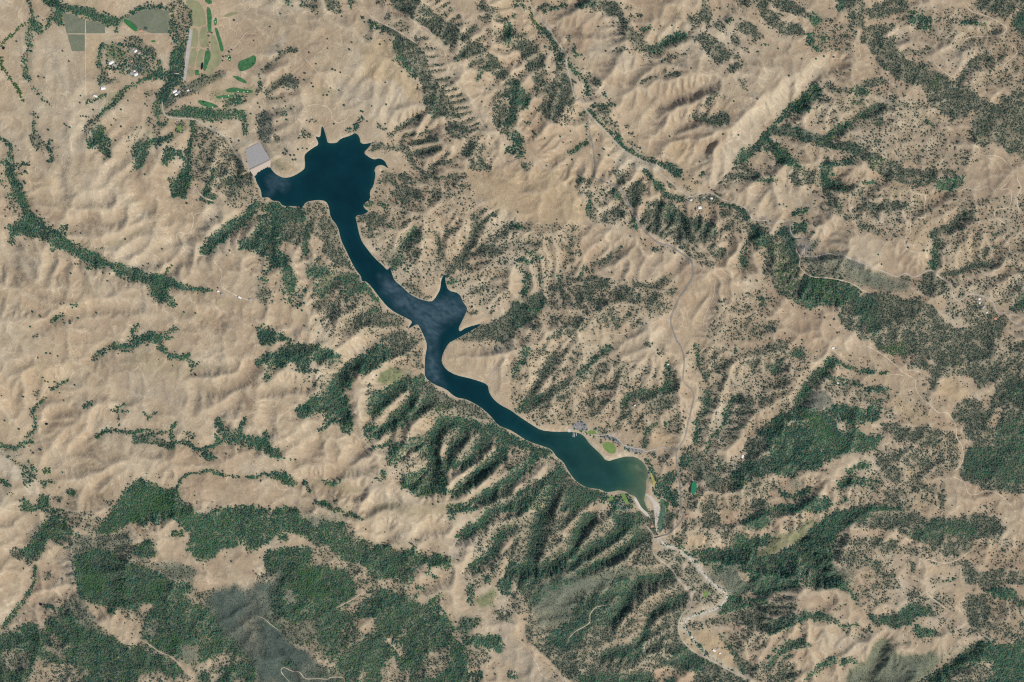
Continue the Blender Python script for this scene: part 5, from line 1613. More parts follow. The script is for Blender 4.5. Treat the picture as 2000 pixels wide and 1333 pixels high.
ROADS = [  # name, width m, colour key, label, (tile or None), points
 ("road", 12, "asphalt", "grey ridge road running north to south east of the reservoir", (2, 0), "595 950 610 1060 625 1110 640 1200 648 1290 645 1345"),
 ("road", 14, "asphalt", "grey ridge road curving past the oak wood", (2, 1), "640 0 650 60 720 90 800 120 860 160 880 210 910 270 955 320 985 380 995 420 1050 490 1130 560 1180 580 1230 590 1320 650 1395 705 1410 760 1408 830 1365 915 1310 990 1280 1060 1248 1130 1240 1190 1260 1260 1280 1310 1290 1345"),
 ("road", 12, "asphalt", "grey road descending to the swimming beach", (2, 2), "1290 0 1325 60 1345 160 1335 290 1350 330 1400 380 1420 430 1405 520 1380 620 1360 720 1340 780 1300 840 1285 880 1290 960 1305 1060 1315 1160 1320 1250 1325 1345"),
 ("road", 10, "asphalt", "grey road from the lake to the river bridge", (2, 3), "1330 0 1335 50 1290 110 1240 160 1200 183"),
 ("road", 9, "gravel", "pale park road past the parking lots", (2, 2), "1290 855 1180 835 1110 850 1040 865 1020 850 940 835 870 815 850 790 800 750 740 735 690 740 650 735"),
 ("road", 10, "gravel", "pale road curving below the dam", (0, 0), "1270 800 1272 860 1300 910 1390 925 1520 935 1600 980 1680 1020 1760 1070 1800 1130 1840 1200 1900 1260 1930 1300 1945 1332"),
 ("dirt_track", 7, "dirt", "dirt road winding over the western ridge to the ranch", (0, 1), "1720 220 1680 260 1600 320 1530 340 1510 370 1505 430 1470 490 1390 485 1380 530 1420 600 1540 660 1640 680 1700 750 1735 800 1725 880 1760 930 1850 980 1930 1010 2000 1020"),
 ("dirt_track", 6, "dirt", "pale track looping through the oaks south of the dam", (0, 1), "1500 80 1520 130 1590 210 1680 240 1720 215"),
 ("dirt_track", 6, "dirt", "straight farm track beside the vineyard", (0, 0), "665 150 668 400 665 560 668 800"),
 ("dirt_track", 5, "dirt", "farm track crossing below the vineyards", (0, 0), "500 266 700 266 900 266 1100 266 1320 266"),
 ("dirt_track", 5, "dirt", "faint track in the northern grassland", (1, 0), "330 410 420 500 540 630 640 720"),
 ("dirt_track", 6, "dirt", "sinuous pale track above the reservoir cove", (1, 0), "330 880 400 830 470 820 540 830 585 870 590 920 640 960 700 935 720 900 710 840"),
 ("dirt_track", 6, "dirt", "valley track along the northern oak ridge", (1, 0), "830 30 880 110 960 170 1060 220 1180 290 1290 370"),
 ("dirt_track", 6, "dirt", "track along the crest of the narrow ridge", (1, 0), "1090 90 1180 130 1270 200 1340 230 1400 310 1470 400 1500 520 1560 640 1640 740 1700 840 1760 960 1830 1090 1900 1200"),
 ("road", 8, "gravel", "pale valley road beside the eastern creek", (2, 0), "130 0 170 90 230 170 300 240 340 310 410 410 430 520 460 640 490 760 540 780 570 850 640 940 760 1060 830 1140 900 1200 1000 1250 1130 1300 1200 1340"),
 ("road", 8, "gravel", "pale creek road through the canyon hamlet", (2, 1), "1130 0 1190 50 1250 100 1330 170 1400 205 1480 180 1560 180 1650 230 1760 260 1840 310 1870 370 1920 390 1990 395 2000 415"),
 ("road", 9, "gravel", "white road snaking along the northeast canyon rim", (3, 1), "0 415 60 410 100 395 165 410 175 480 210 520 270 525 295 560 280 640 300 670 370 675 470 650 530 665 570 655 640 690 700 710 820 760 920 800 1000 830 1070 805 1140 835 1230 790 1280 785 1330 830 1420 890 1440 980 1490 1020 1560 970 1640 975 1740 1020 1790 1110 1880 1110 1890 1170 2000 1225"),
 ("dirt_track", 6, "dirt", "lower canyon track through the dark wood", (3, 1), "265 540 220 620 250 680 250 760 340 830 490 845 640 880 740 940 800 960"),
 ("dirt_track", 6, "dirt", "short side track off the ridge road", (2, 1), "1400 715 1480 705 1590 690"),
 ("dirt_track", 6, "dirt", "pale track heading southeast from the ridge road", (2, 1), "1620 740 1660 800 1800 870 1950 940"),
 ("dirt_track", 5, "dirt", "pale track west of the ridge road", (2, 1), "1235 1130 1100 1190 1020 1220 860 1280 740 1270 640 1300"),
 ("dirt_track", 5, "dirt", "faint spur track on the tan ridge", (2, 1), "1640 810 1590 850 1570 990 1500 1150 1490 1300"),
 ("dirt_track", 6, "dirt", "winding track at the far right ranch", (3, 1), "1955 0 1940 70 1970 140 1940 210 1950 300 2000 350"),
 ("dirt_track", 6, "dirt", "winding track above the eastern oak gully", (3, 1), "1890 20 1870 90 1810 150 1880 150 1895 220 1870 290 1780 310 1765 360 1820 400 1865 440 1860 490 1830 520 1880 600 1850 700 1790 780 1700 770"),
 ("dirt_track", 5, "dirt", "thin track crossing the eastern tan slope", (3, 1), "1410 205 1480 170 1550 140 1630 155 1720 125 1740 190"),
 ("dirt_track", 5, "dirt", "thin track through the grassy bowl", (3, 1), "1070 130 1140 180 1220 200 1215 300 1220 370 1110 370 1110 480 1060 550 1075 610 1150 640 1250 630"),
 ("dirt_track", 6, "dirt", "long dirt track over the southeastern straw ridge", (3, 2), "690 50 760 40 880 100 980 180 1060 250 1140 300 1150 370 1190 440 1260 500 1330 560 1390 560 1440 620 1465 680 1470 750 1510 820 1520 920 1490 980 1410 1050"),
 ("dirt_track", 6, "dirt", "dirt track dropping off the southeastern ridge", (3, 2), "1410 1050 1460 1070 1530 1110 1560 1190 1620 1200 1700 1170 1800 1200 1880 1270 1940 1345"),
 ("dirt_track", 5, "dirt", "branch track at the ridge saddle", (3, 2), "1060 240 1120 230 1210 255 1290 300"),
 ("dirt_track", 5, "dirt", "branch track west of the ridge saddle", (3, 2), "900 280 980 262 1060 280 1030 340 960 400"),
 ("dirt_track", 6, "dirt", "ridge top track in the upper right", (3, 0), "1500 0 1580 90 1700 130 1800 180 1860 230 1800 280 1660 290 1560 300 1500 350"),
 ("dirt_track", 5, "dirt", "narrow track down the upper right spur", (3, 0), "1270 430 1300 500 1340 540 1420 600 1470 615"),
 ("dirt_track", 5, "dirt", "narrow track on the far right slope", (3, 0), "1870 330 1940 410 1850 500 1780 560"),
 ("dirt_track", 6, "dirt", "winding track below the far right forest", (3, 0), "1520 1070 1560 1120 1640 1160 1650 1210 1800 1230 1900 1320"),
 ("dirt_track", 5, "dirt", "track from the pale quarry across the slope", (3, 0), "700 330 710 400 710 455 600 458 450 462"),
 ("dirt_track", 6, "dirt", "firebreak track down the chaparral hill", (2, 3), "820 430 800 500 740 600 712 620"),
 ("dirt_track", 6, "dirt", "track winding through the southern scrub", (2, 3), "800 680 770 720 690 735 650 750 610 800 600 870 500 930 450 980 430 1040"),
 ("dirt_track", 6, "dirt", "looping white track in the grey chaparral", (1, 3), "280 1345 200 1250 220 1215 290 1245 340 1250 390 1300 480 1300 560 1305 590 1290 680 1295 700 1345"),
 ("dirt_track", 5, "dirt", "thin track at the edge of the grey chaparral", (1, 3), "0 810 60 830 120 880 200 940"),
 ("dirt_track", 5, "dirt", "ridge track over the southern tan saddle", (1, 2), "1010 1090 1060 1130 1080 1220 1140 1280 1200 1345"),
 ("dirt_track", 5, "dirt", "track down the southern tan saddle", (1, 3), "1420 0 1460 60 1480 180 1550 280 1550 400"),
 ("dirt_track", 5, "dirt", "faint track across the taupe hill", (2, 3), "0 980 80 1020 190 1180 240 1280 400 1345"),
 ("dirt_track", 5, "dirt", "forest track in the lower left", (0, 3), "1120 1000 1250 1090 1340 1130 1420 1200"),
 ("road", 9, "gravel", "pale river road winding south past the campground", (2, 3), "1110 215 1110 330 1240 440 1300 530 1390 640 1390 740 1330 800 1300 900 1330 1000 1420 1090 1560 1160 1700 1240 1880 1320"),
 ("road", 7, "gravel", "pale campground road north of the river bridge", (2, 3), "1050 110 1090 160 1115 205"),
 ("dirt_track", 5, "dirt", "forest track east of the river bend", (2, 3), "1760 450 1800 530 1870 530"),
 ("dirt_track", 5, "dirt", "faint track through the middle forest clearing", (1, 3), "640 740 760 680 860 600"),
 ("dirt_track", 5, "dirt", "narrow track over the golf course hill", (0, 0), "2000 210 1920 260 1830 370 1760 420 1730 450"),
 ("dirt_track", 6, "dirt", "pale track along the brown southeast crest", (3, 3), "1000 170 1080 210 1140 270"),
 ("dirt_track", 5, "dirt", "curved track on the southeast knoll", (3, 3), "1190 420 1240 370 1380 400 1500 360 1600 280"),
 ("dirt_track", 5, "dirt", "straight track down the southeast spur", (3, 3), "1210 600 1290 680 1460 810"),
]
FAIRWAYS = ["1590 0 1655 0 1658 25 1640 35 1620 30", "1610 55 1640 60 1655 120 1652 180 1650 250 1632 260 1622 230 1620 160",
 "1668 140 1694 140 1696 175 1685 205 1672 195", "1675 212 1698 222 1715 275 1740 350 1750 400 1722 408 1712 350 1690 280",
 "1605 392 1645 395 1645 450 1625 500 1610 550 1585 560 1592 490 1598 440", "1860 480 1920 465 2000 420 2000 510 1900 560 1862 555",
 "1810 590 1870 600 1920 630 1935 655 1900 650 1840 620", "1760 700 1830 680 1900 700 1975 705 1975 730 1850 725 1770 722",
 "1685 752 1760 745 1830 740 1830 760 1730 775 1690 770", "1535 785 1590 785 1680 815 1715 840 1650 845 1570 825",
 "1520 548 1556 545 1555 590 1522 592", "1770 430 1798 425 1806 470 1786 490"]
BUNKERS = [(1672, 150), (1682, 172), (1785, 440), (1792, 465), (1776, 455), (1860, 715), (1905, 720), (1935, 715), (1735, 768), (1785, 750), (1660, 838)]
ROUGHS = ["1430 0 1550 0 1600 90 1612 190 1575 200 1545 215 1505 195 1500 80", "1502 212 1550 225 1548 370 1500 370 1492 360",
 "1558 225 1612 205 1622 260 1632 330 1618 375 1556 372", "1490 378 1546 380 1520 520 1475 525", "1552 380 1600 385 1590 440 1570 530 1530 525",
 "1655 262 1688 300 1708 360 1718 415 1738 435 1720 500 1640 590 1605 565 1640 480 1652 400 1645 330", "1475 535 1518 540 1516 600 1470 600",
 "1740 130 1790 100 1865 95 1850 110 1780 135"]
VINEYARDS = ["490 105 560 112 620 140 664 150 665 263 520 263", "672 160 760 172 820 200 820 262 672 262", "525 270 664 270 664 400 562 402", "960 150 1100 90 1200 65 1310 85 1330 140 1312 262 1180 262 1060 220 1000 150"]
PONDS = [((0, 0), "1572 488 1590 488 1584 545 1564 545", "navy pond beside the golf fairway"), ((0, 0), "14 365 40 365 32 390 15 388", "small dark pond at the left edge"),
 ((0, 0), "1122 208 1150 208 1152 232 1124 232", "square dark pond among the vineyards"), ((2, 2), "1408 1098 1440 1105 1445 1150 1425 1195 1398 1200 1400 1150", "bright green treatment pond by the road"),
 ((0, 3), "306 712 330 710 332 730 312 734", "small round navy pond in the lower left"), ((0, 2), "352 640 376 640 376 658 352 658", "small grey pond in the dry hills"),
 ((0, 2), "1520 256 1534 256 1540 276 1526 274", "tiny dark pond at the end of the wooded gully")]
LAWNS = [((2, 2), "700 800 770 785 822 840 800 885 760 880 720 850", "large green lawn behind the swimming beach"), ((2, 2), "592 700 655 700 652 735 592 728", "small green lawn beside the boat ramp"),
 ((0, 0), "960 150 1000 150 1080 210 1070 250 1040 240 970 180", "bright green grass strip inside the vineyard"), ((0, 0), "1180 316 1215 316 1215 331 1180 331", "small green court at the estate"),
 ((0, 0), "1378 985 1420 985 1420 1022 1380 1028", "green lawn below the dam road"), ((2, 2), "755 1215 800 1210 790 1245 755 1255", "olive lawn in the southern campground"),
 ((2, 2), "850 1190 880 1190 915 1270 900 1285 865 1240", "long lawn in the southern campground"), ((2, 2), "1435 1190 1462 1200 1440 1225 1428 1215", "small lawn beside the treatment pond"),
 ((2, 3), "1490 640 1530 608 1542 640 1504 680", "green lawn inside the river bend")]
PAVED = [((0, 0), "1480 232 1506 240 1480 420 1452 622 1430 632 1450 420", "paved", "long grey airstrip beside the golf course"),
 ((2, 2), "470 660 520 628 570 628 600 690 580 710 480 690", "paved", "terraced parking lot above the boat ramp"), ((2, 2), "690 750 760 735 820 755 860 790 840 815 790 780 720 765", "paved", "curved parking lot behind the beach lawn"),
 ((2, 2), "872 812 1010 842 1025 870 1010 880 940 868 880 835", "paved", "long parking lot east of the beach lawn"), ((2, 2), "1090 870 1130 868 1130 905 1105 900", "paved", "small parking lot near the creek mouth"),
 ((2, 2), "770 1240 820 1260 880 1290 930 1332 900 1332 840 1300 780 1270", "paved", "parking strip in the southern campground"),
 ((0, 0), "1030 500 1110 520 1140 560 1100 560 1040 540", "paved", "grey forecourt of the estate"), ((2, 3), "1150 205 1175 215 1210 262 1290 275 1280 290 1200 275 1165 240", "gravelbed", "pale gravel bed of the river below the bridge"),
 ((2, 3), "1118 0 1146 0 1140 90 1138 180 1126 180 1128 100", "gravelbed", "pale gravel channel above the bridge"),
 ((2, 3), "1290 275 1370 328 1440 395 1500 485 1600 575 1680 618 1692 680 1620 764 1500 795 1400 825 1350 862 1380 938 1450 1028 1560 1128 1550 1136 1440 1036 1362 940 1334 862 1390 810 1500 778 1610 748 1672 676 1664 630 1590 592 1486 498 1426 410 1360 345", "gravelbed", "pale gravel river bed curling round the campground"),
 (None, "1237 970 1243 974 1252 991 1265 1002 1272 1013 1263 1009 1250 996 1241 982", "sandbar", "pale curved sandbar along the west side of the inlet"),
 (None, "1257 964 1268 966 1278 975 1288 986 1290 995 1286 1009 1284 1042 1280 1031 1278 998 1274 980 1263 968", "sandbar", "long pale sandbar down the middle of the inlet"),
 (None, "1288 975 1299 975 1300 997 1297 1018 1292 1042 1286 1040 1287 1011 1292 993", "marsh", "grey green marsh beside the inlet sandbar"),
 (None, "1269 923 1274 925 1281 944 1278 951 1275 944", "yellow_grass", "yellow strip of reeds on the lake's east shore")]
BUILDINGS = [  # tile, x, y, length m, width m, angle, roof key, label
 ((0, 0), 806, 690, 42, 30, 8, "white", "white roofed barn at the west edge of the estate"),
 ((0, 0), 745, 752, 40, 16, -20, "white", "long pale shed beside the olive field"),
 ((0, 0), 868, 490, 46, 26, 30, "white", "large white roofed hall in the middle of the estate"),
 ((0, 0), 890, 510, 24, 18, -40, "grey", "grey roofed wing beside the white estate hall"),
 ((0, 0), 1058, 400, 30, 20, 40, "white", "pale roofed winery building at the north of the estate"),
 ((0, 0), 1085, 415, 26, 18, 40, "grey", "grey winery shed beside the pale winery building"),
 ((0, 0), 1040, 385, 20, 14, 40, "grey", "small grey tank house at the winery"),
 ((0, 0), 1030, 575, 34, 24, -25, "grey", "grey roofed house at the south of the estate"),
 ((0, 0), 1062, 582, 36, 26, 30, "white", "pale roofed house at the south of the estate"),
 ((0, 0), 1050, 556, 18, 14, 10, "white", "small white house north of the pale estate house"),
 ((0, 0), 1028, 480, 20, 14, 60, "red", "pink roofed cottage in the estate trees"),
 ((0, 0), 1365, 715, 40, 22, 30, "white", "long white shed in the work yard below the golf course"),
 ((0, 0), 1395, 720, 34, 22, 35, "grey", "grey shed in the work yard below the golf course"),
 ((0, 0), 1375, 738, 26, 18, 30, "white", "small pale shed in the work yard below the golf course"),
 ((0, 0), 1468, 708, 20, 14, 20, "white", "white clubhouse beside the golf course"),
 ((0, 0), 1100, 240, 30, 16, 0, "red", "pinkish roofed house beside the vineyard pond"),
 ((0, 1), 1705, 945, 22, 14, 20, "white", "white roofed ranch house at the end of the creek wood"),
 ((0, 1), 1740, 968, 24, 14, -15, "grey", "grey barn at the end of the creek wood"),
 ((0, 1), 1875, 995, 34, 16, -30, "white", "long white barn east of the creek ranch"),
 ((0, 1), 1955, 1010, 24, 14, 10, "grey", "grey shed at the east end of the creek ranch"),
 ((2, 1), 1468, 292, 30, 26, 10, "white", "white roofed barn alone on the brown field"),
 ((2, 1), 1500, 210, 24, 14, 20, "grey", "grey roofed house in the canyon hamlet"),
 ((2, 1), 1560, 220, 22, 14, -10, "white", "white roofed house in the canyon hamlet"),
 ((2, 1), 1400, 232, 20, 12, 30, "white", "small white cabin at the west end of the hamlet"),
 ((2, 2), 1800, 905, 30, 20, 80, "white", "white roofed shed in front of the dark eastern wood"),
 ((2, 2), 1220, 185, 16, 12, 0, "white", "tiny white hut beside the ridge road oaks"),
 ((2, 2), 960, 505, 14, 10, 20, "white", "tiny white hut in the wooded ravine"),
 ((2, 2), 1025, 905, 14, 10, 20, "red", "small rust roofed kiosk near the creek mouth"),
 ((2, 3), 1094, 112, 24, 18, 20, "red", "pink roofed house north of the river bridge"),
 ((2, 3), 1370, 30, 20, 14, -10, "red", "pink roofed cabin in the eastern campground"),
 ((2, 3), 1580, 1085, 30, 18, -30, "white", "pale ranch house in the dry field by the river"),
 ((2, 3), 1610, 1070, 22, 14, 40, "grey", "grey barn in the dry field by the river"),
 ((2, 3), 1625, 1105, 20, 12, 20, "white", "small pale shed in the dry field by the river"),
 ((3, 1), 1648, 1005, 20, 16, 10, "white", "bright white house at the far right ranch"),
 ((3, 1), 1650, 1036, 18, 12, 10, "white", "second white house below the bright white ranch house"),
 ((3, 1), 1680, 1070, 34, 18, 45, "grey", "grey roofed barn at the far right ranch"),
 ((3, 1), 1705, 1112, 16, 10, 60, "white", "small white shed south of the grey ranch barn"),
 ((3, 1), 1773, 1160, 22, 16, -30, "red", "red roofed house in the far right ranch trees"),
 ((3, 2), 505, 55, 24, 14, 20, "white", "white roofed ranch shed at the top of the gully"),
 ((3, 2), 535, 65, 20, 14, -20, "grey", "grey roofed ranch shed at the top of the gully"),
 ((3, 2), 542, 330, 16, 12, 0, "white", "tiny white hut among the gully trees"),
]
# ------------------------------------------------------------------ numeric survey: masks and heights
def nums(s):
    a = np.array(s.split(), dtype=np.float64)
    return a.reshape(-1, 2)

def tile_pts(tile, pts):
    if tile is None: return pts
    return pts / 4.0 + np.array([tile[0] * 500.0, (0, 333, 666, 1000)[tile[1]]])

def vnoise(x, y, cell, seed):
    """smooth value noise in -1..1, cell in map pixels"""
    r = np.random.RandomState(seed)
    tab = r.rand(512, 512).astype(np.float32)
    u = (x / cell + 137.0).astype(np.float32); v = (y / cell + 91.0).astype(np.float32)
    iu = np.floor(u).astype(np.int32); iv = np.floor(v).astype(np.int32)
    fu = u - iu; fv = v - iv
    fu = fu * fu * (3 - 2 * fu); fv = fv * fv * (3 - 2 * fv)
    a = tab[iv & 511, iu & 511]; b = tab[iv & 511, (iu + 1) & 511]
    c = tab[(iv + 1) & 511, iu & 511]; e = tab[(iv + 1) & 511, (iu + 1) & 511]
    return ((a + (b - a) * fu) * (1 - fv) + (c + (e - c) * fu) * fv) * 2 - 1

def fbm(x, y, cell, octs, seed, gain=0.5):
    o = 0; amp = 1; tot = 0
    for i in range(octs):
        o = o + amp * vnoise(x, y, cell / 2 ** i, seed + i * 17)
        tot += amp; amp *= gain
    return o / tot

W0, H0 = 2000, 1333
MASK = {}
for k in "dwgobapyckmlsn":
    MASK[k] = np.zeros((H0, W0), np.float32)
CARVE = np.zeros((H0, W0), np.float32)       # gully depth factor

def poly_mask(pts, x0, y0, x1, y1, step=1.0):
    xs = np.arange(x0, x1, step) + 0.5 * step; ys = np.arange(y0, y1, step) + 0.5 * step
    X = xs[None, :]; Y = ys[:, None]
    ins = np.zeros((len(ys), len(xs)), bool)
    n = len(pts)
    for i in range(n):
        ax, ay = pts[i]; bx, by = pts[(i + 1) % n]
        if ay == by: continue
        c = ((ay > Y) != (by > Y)) & (X < (bx - ax) * (Y - ay) / (by - ay) + ax)
        ins ^= c
    return ins

def seg_dist(pts, X, Y, closed=False):
    D = np.full(np.broadcast(X, Y).shape, 1e9, np.float32)
    n = len(pts)
    for i in range(n if closed else n - 1):
        ax, ay = pts[i]; bx, by = pts[(i + 1) % n]
        dx, dy = bx - ax, by - ay
        L = dx * dx + dy * dy + 1e-9
        t = np.clip(((X - ax) * dx + (Y - ay) * dy) / L, 0, 1)
        D = np.minimum(D, (X - ax - t * dx) ** 2 + (Y - ay - t * dy) ** 2)
    return np.sqrt(D)

def bbox(pts, m):
    x0 = int(max(0, pts[:, 0].min() - m)); y0 = int(max(0, pts[:, 1].min() - m))
    x1 = int(min(W0, pts[:, 0].max() + m + 1)); y1 = int(min(H0, pts[:, 1].max() + m + 1))
    return x0, y0, x1, y1

def paint(kind, dens, m, sl):
    if kind == 'x':
        for k in "dwg": MASK[k][sl] *= (1 - m)
    elif kind in "dwg":
        MASK[kind][sl] = np.maximum(MASK[kind][sl], m * dens)
    else:
        MASK[kind][sl] = np.maximum(MASK[kind][sl], m * dens)

for tile, txt in TILES.items():
    for line in txt.strip().split("\n"):
        f = line.split()
        kind = f[0][0]; dens = float(f[0][1:] or 1)
        pts = tile_pts(tile, np.array(f[2:], float).reshape(-1, 2))
        # lines traced to a sheet's edge run on to the neighbour
        if f[1] == 'P':
            x0, y0, x1, y1 = bbox(pts, 1)
            if x1 <= x0 or y1 <= y0: continue
            m = poly_mask(pts, x0, y0, x1, y1).astype(np.float32)
            paint(kind, dens, m, (slice(y0, y1), slice(x0, x1)))
        else:
            hw = float(f[1]) / 8.0
            if kind != 'v':
                hw *= 1.08
            x0, y0, x1, y1 = bbox(pts, hw + 24)
            if x1 <= x0 or y1 <= y0: continue
            sl = (slice(y0, y1), slice(x0, x1))
            X = np.arange(x0, x1)[None, :] + 0.5; Y = np.arange(y0, y1)[:, None] + 0.5
            D = seg_dist(pts, X, Y)
            if kind == 'v' or kind.isupper():
                r = max(hw, 3.5)
                amp = np.clip(hw / 7.0, 0.35, 1.2) * (1.15 if kind == 'v' else 1.0)
                CARVE[sl] = np.maximum(CARVE[sl], amp * np.exp(-(D / (r * 1.15)) ** 2))
            if kind != 'v':
                paint(kind.lower(), dens, (D < hw).astype(np.float32), sl)

def blur(a, r):
    """three box passes"""
    r = int(r)
    for _ in range(3):
        for ax in (0, 1):
            p = np.pad(a, [(r + 1, r) if i == ax else (0, 0) for i in (0, 1)], mode='edge')
            c = np.cumsum(p, axis=ax, dtype=np.float64)
            n = a.shape[ax]
            if ax == 0: a = (c[2 * r + 1:2 * r + 1 + n] - c[:n]) / (2 * r + 1)
            else: a = (c[:, 2 * r + 1:2 * r + 1 + n] - c[:, :n]) / (2 * r + 1)
    return a.astype(np.float32)

def reflect(ix, n):
    ix = np.abs(ix)
    return np.where(ix >= n, 2 * n - 2 - ix, ix).clip(0, n - 1)

def samp(a, px, py):
    return a[reflect(np.floor(py).astype(int), H0), reflect(np.floor(px).astype(int), W0)]

# ---- heights on a 5 pixel grid
GX0, GX1, GY0, GY1 = -200, 2200, -170, 1505
cx = np.arange(GX0, GX1 + 1, 5.0); cy = np.arange(GY0, GY1 + 1, 5.0)
CXX, CYY = np.meshgrid(cx, cy)
CXX = CXX.astype(np.float32); CYY = CYY.astype(np.float32)
lake = nums(LAKE)
_q = np.roll(lake, -1, 0)
lake = np.stack([0.78 * lake + 0.22 * _q, 0.22 * lake + 0.78 * _q], 1).reshape(-1, 2)     # round the survey's corners

def lake_sdf(X, Y):
    """pixels, positive on land"""
    out = np.full(X.shape, 400.0, np.float32)
    sel = (X > 440) & (X < 1330) & (Y > 180) & (Y < 1060)
    x = X[sel]; y = Y[sel]
    D = seg_dist(lake, x, y, True)
    ins = np.zeros(x.shape, bool)
    n = len(lake)
    for i in range(n):
        ax, ay = lake[i]; bx, by = lake[(i + 1) % n]
        if ay == by: continue
        ins ^= ((ay > y) != (by > y)) & (x < (bx - ax) * (y - ay) / (by - ay) + ax)
    out[sel] = np.where(ins, -D, D)
    return out

src = []
for line in STREAMS.strip().split("\n"):
    a = np.array(line.split(), float).reshape(-1, 3)
    for i in range(len(a) - 1):
        n = max(1, int(np.hypot(*(a[i + 1, :2] - a[i, :2])) / 7))
        for t in np.arange(n) / n:
            src.append(a[i] + (a[i + 1] - a[i]) * t)
    src.append(a[-1])
for i in range(len(lake)):
    a = lake[i]; b = lake[(i + 1) % len(lake)]
    n = max(1, int(np.hypot(*(b - a)) / 9))
    for t in np.arange(n) / n:
        p = a + (b - a) * t
        src.append(np.array([p[0], p[1], 0.0]))
src = np.array(src, np.float32)
SL = np.array([(200, 500, .26), (120, 100, .10), (320, 100, .10), (650, 150, .20), (860, 880, .62), (1050, 980, .62), (680, 740, .5), (300, 1150, .36), (250, 800, .25), (560, 850, .32), (1150, 1150, .5),
               (1300, 600, .32), (1150, 700, .38), (1250, 150, .34), (1500, 250, .75), (1620, 240, .6), (1560, 760, .85), (1545, 500, .75), (1700, 250, .38), (1850, 600, .30), (1620, 840, .5), (1600, 950, .42), (1850, 850, .32), (1560, 1070, .85), (1800, 1150, .32), (900, 150, .36), (900, 450, .32), (450, 350, .26), (400, 1000, .32), (600, 1150, .4)])
wsum = np.zeros_like(CXX); slope = np.zeros_like(CXX)
for x, y, s in SL:
    w = 1.0 / (((CXX - x) ** 2 + (CYY - y) ** 2) / 1e4 + 0.3) ** 1.5
    slope += w * s; wsum += w
slope /= wsum
warp_x = CXX + 9 * fbm(CXX, CYY, 60, 2, 5); warp_y = CYY + 9 * fbm(CXX, CYY, 60, 2, 9)
H = np.full(CXX.shape, 1e9, np.float32)
RMAX = 330.0
for i in range(0, len(src), 1):
    x, y, z = src[i]
    jx0 = max(0, int((x - 480 - GX0) / 5)); jx1 = min(CXX.shape[1], int((x + 480 - GX0) / 5))
    jy0 = max(0, int((y - 480 - GY0) / 5)); jy1 = min(CXX.shape[0], int((y + 480 - GY0) / 5))
    if jx1 <= jx0 or jy1 <= jy0: continue
    # work coarse far away is not needed: the window is bounded
    sub = (slice(jy0, jy1), slice(jx0, jx1))
    dd = np.hypot(warp_x[sub] - x, warp_y[sub] - y)
    sd = dd * slope[sub] * np.float32(S)
    np.minimum(H[sub], z + sd / (1 + sd / RMAX), out=H[sub])
H = np.minimum(H, 420)
sdf_c = lake_sdf(CXX, CYY)
base_noise = fbm(CXX, CYY, 70, 4, 31, 0.55)
damp = np.clip((sdf_c - 2) / 25, 0, 1) * np.clip(slope / 0.3, 0.35, 1.3)
H = H + (base_noise * 30 + 26 * (0.5 - np.abs(fbm(CXX, CYY, 95, 3, 41)) * 2.2)) * damp

# ---- water cuts the slopes: stream-power erosion
def erode(H, n, K, dif, lock, cell=25.0, reach=70):
    h = H.astype(np.float64).copy()
    ny, nx = h.shape
    idx = np.arange(ny * nx).reshape(ny, nx)
    offs = [(-1, 0, 1.0), (1, 0, 1.0), (0, -1, 1.0), (0, 1, 1.0), (-1, -1, 1.4142), (-1, 1, 1.4142), (1, -1, 1.4142), (1, 1, 1.4142)]
    rj = np.random.RandomState(7)
    for it in range(n):
        hp = np.pad(h, 1, mode='edge')
        best = np.zeros_like(h); rec = idx.copy()
        ip = np.pad(idx, 1, mode='edge')
        for dy, dx, L in offs:
            hn = hp[1 + dy:1 + dy + ny, 1 + dx:1 + dx + nx]
            sl = (h - hn) / (L * cell) * rj.uniform(0.6, 1.4, h.shape).astype(np.float32)
            m = sl > best
            best = np.where(m, sl, best)
            rec = np.where(m, ip[1 + dy:1 + dy + ny, 1 + dx:1 + dx + nx], rec)
        rf = rec.ravel(); self_ = rf == idx.ravel()
        A = np.ones(ny * nx)
        for _ in range(reach):
            Aw = np.where(self_, 0, A)
            A = 1 + np.bincount(rf, weights=Aw, minlength=ny * nx)
        A = A.reshape(ny, nx)
        dh = K * np.sqrt(A) * best * cell
        drop = h - h.ravel()[rf].reshape(ny, nx)
        h = h - np.minimum(dh, 0.45 * drop) * lock
        hp = np.pad(h, 1, mode='edge')
        lap = hp[:-2, 1:-1] + hp[2:, 1:-1] + hp[1:-1, :-2] + hp[1:-1, 2:] - 4 * h
        h = h + dif * lap
    return h.astype(np.float32)

H = np.where(sdf_c < 0, -4, H)
lock = np.clip((sdf_c - 1) / 6, 0, 1)
H = erode(H, 30, 0.08, 0.04, lock)
# traced gullies
gy, gx = np.clip(CYY, 0, H0 - 1), np.clip(CXX, 0, W0 - 1)
carve_s = blur(CARVE, 1)
H = H - samp(carve_s, CXX, CYY) * 36 * np.clip(slope / 0.32, 0.45, 1.4) * np.clip((sdf_c - 1) / 25, 0, 1)
H = erode(H, 4, 0.03, 0.06, lock)
for line in FLATS.strip().split("\n"):
    f = line.split()
    z = float(f[0]); soft = float(f[1]); pts = np.array(f[2:], float).reshape(-1, 2)
    D = seg_dist(pts, CXX, CYY, True)
    ins = np.zeros(CXX.shape, bool)
    for i in range(len(pts)):
        ax, ay = pts[i]; bx, by = pts[(i + 1) % len(pts)]
        if ay == by: continue
        ins ^= ((ay > CYY) != (by > CYY)) & (CXX < (bx - ax) * (CYY - ay) / (by - ay) + ax)
    soft *= 3
    w = np.where(ins, 1.0, np.clip(1 - D / soft, 0, 1))
    w = w * w * (3 - 2 * w)
    H = H * (1 - w) + (z + 1.2 * base_noise) * w

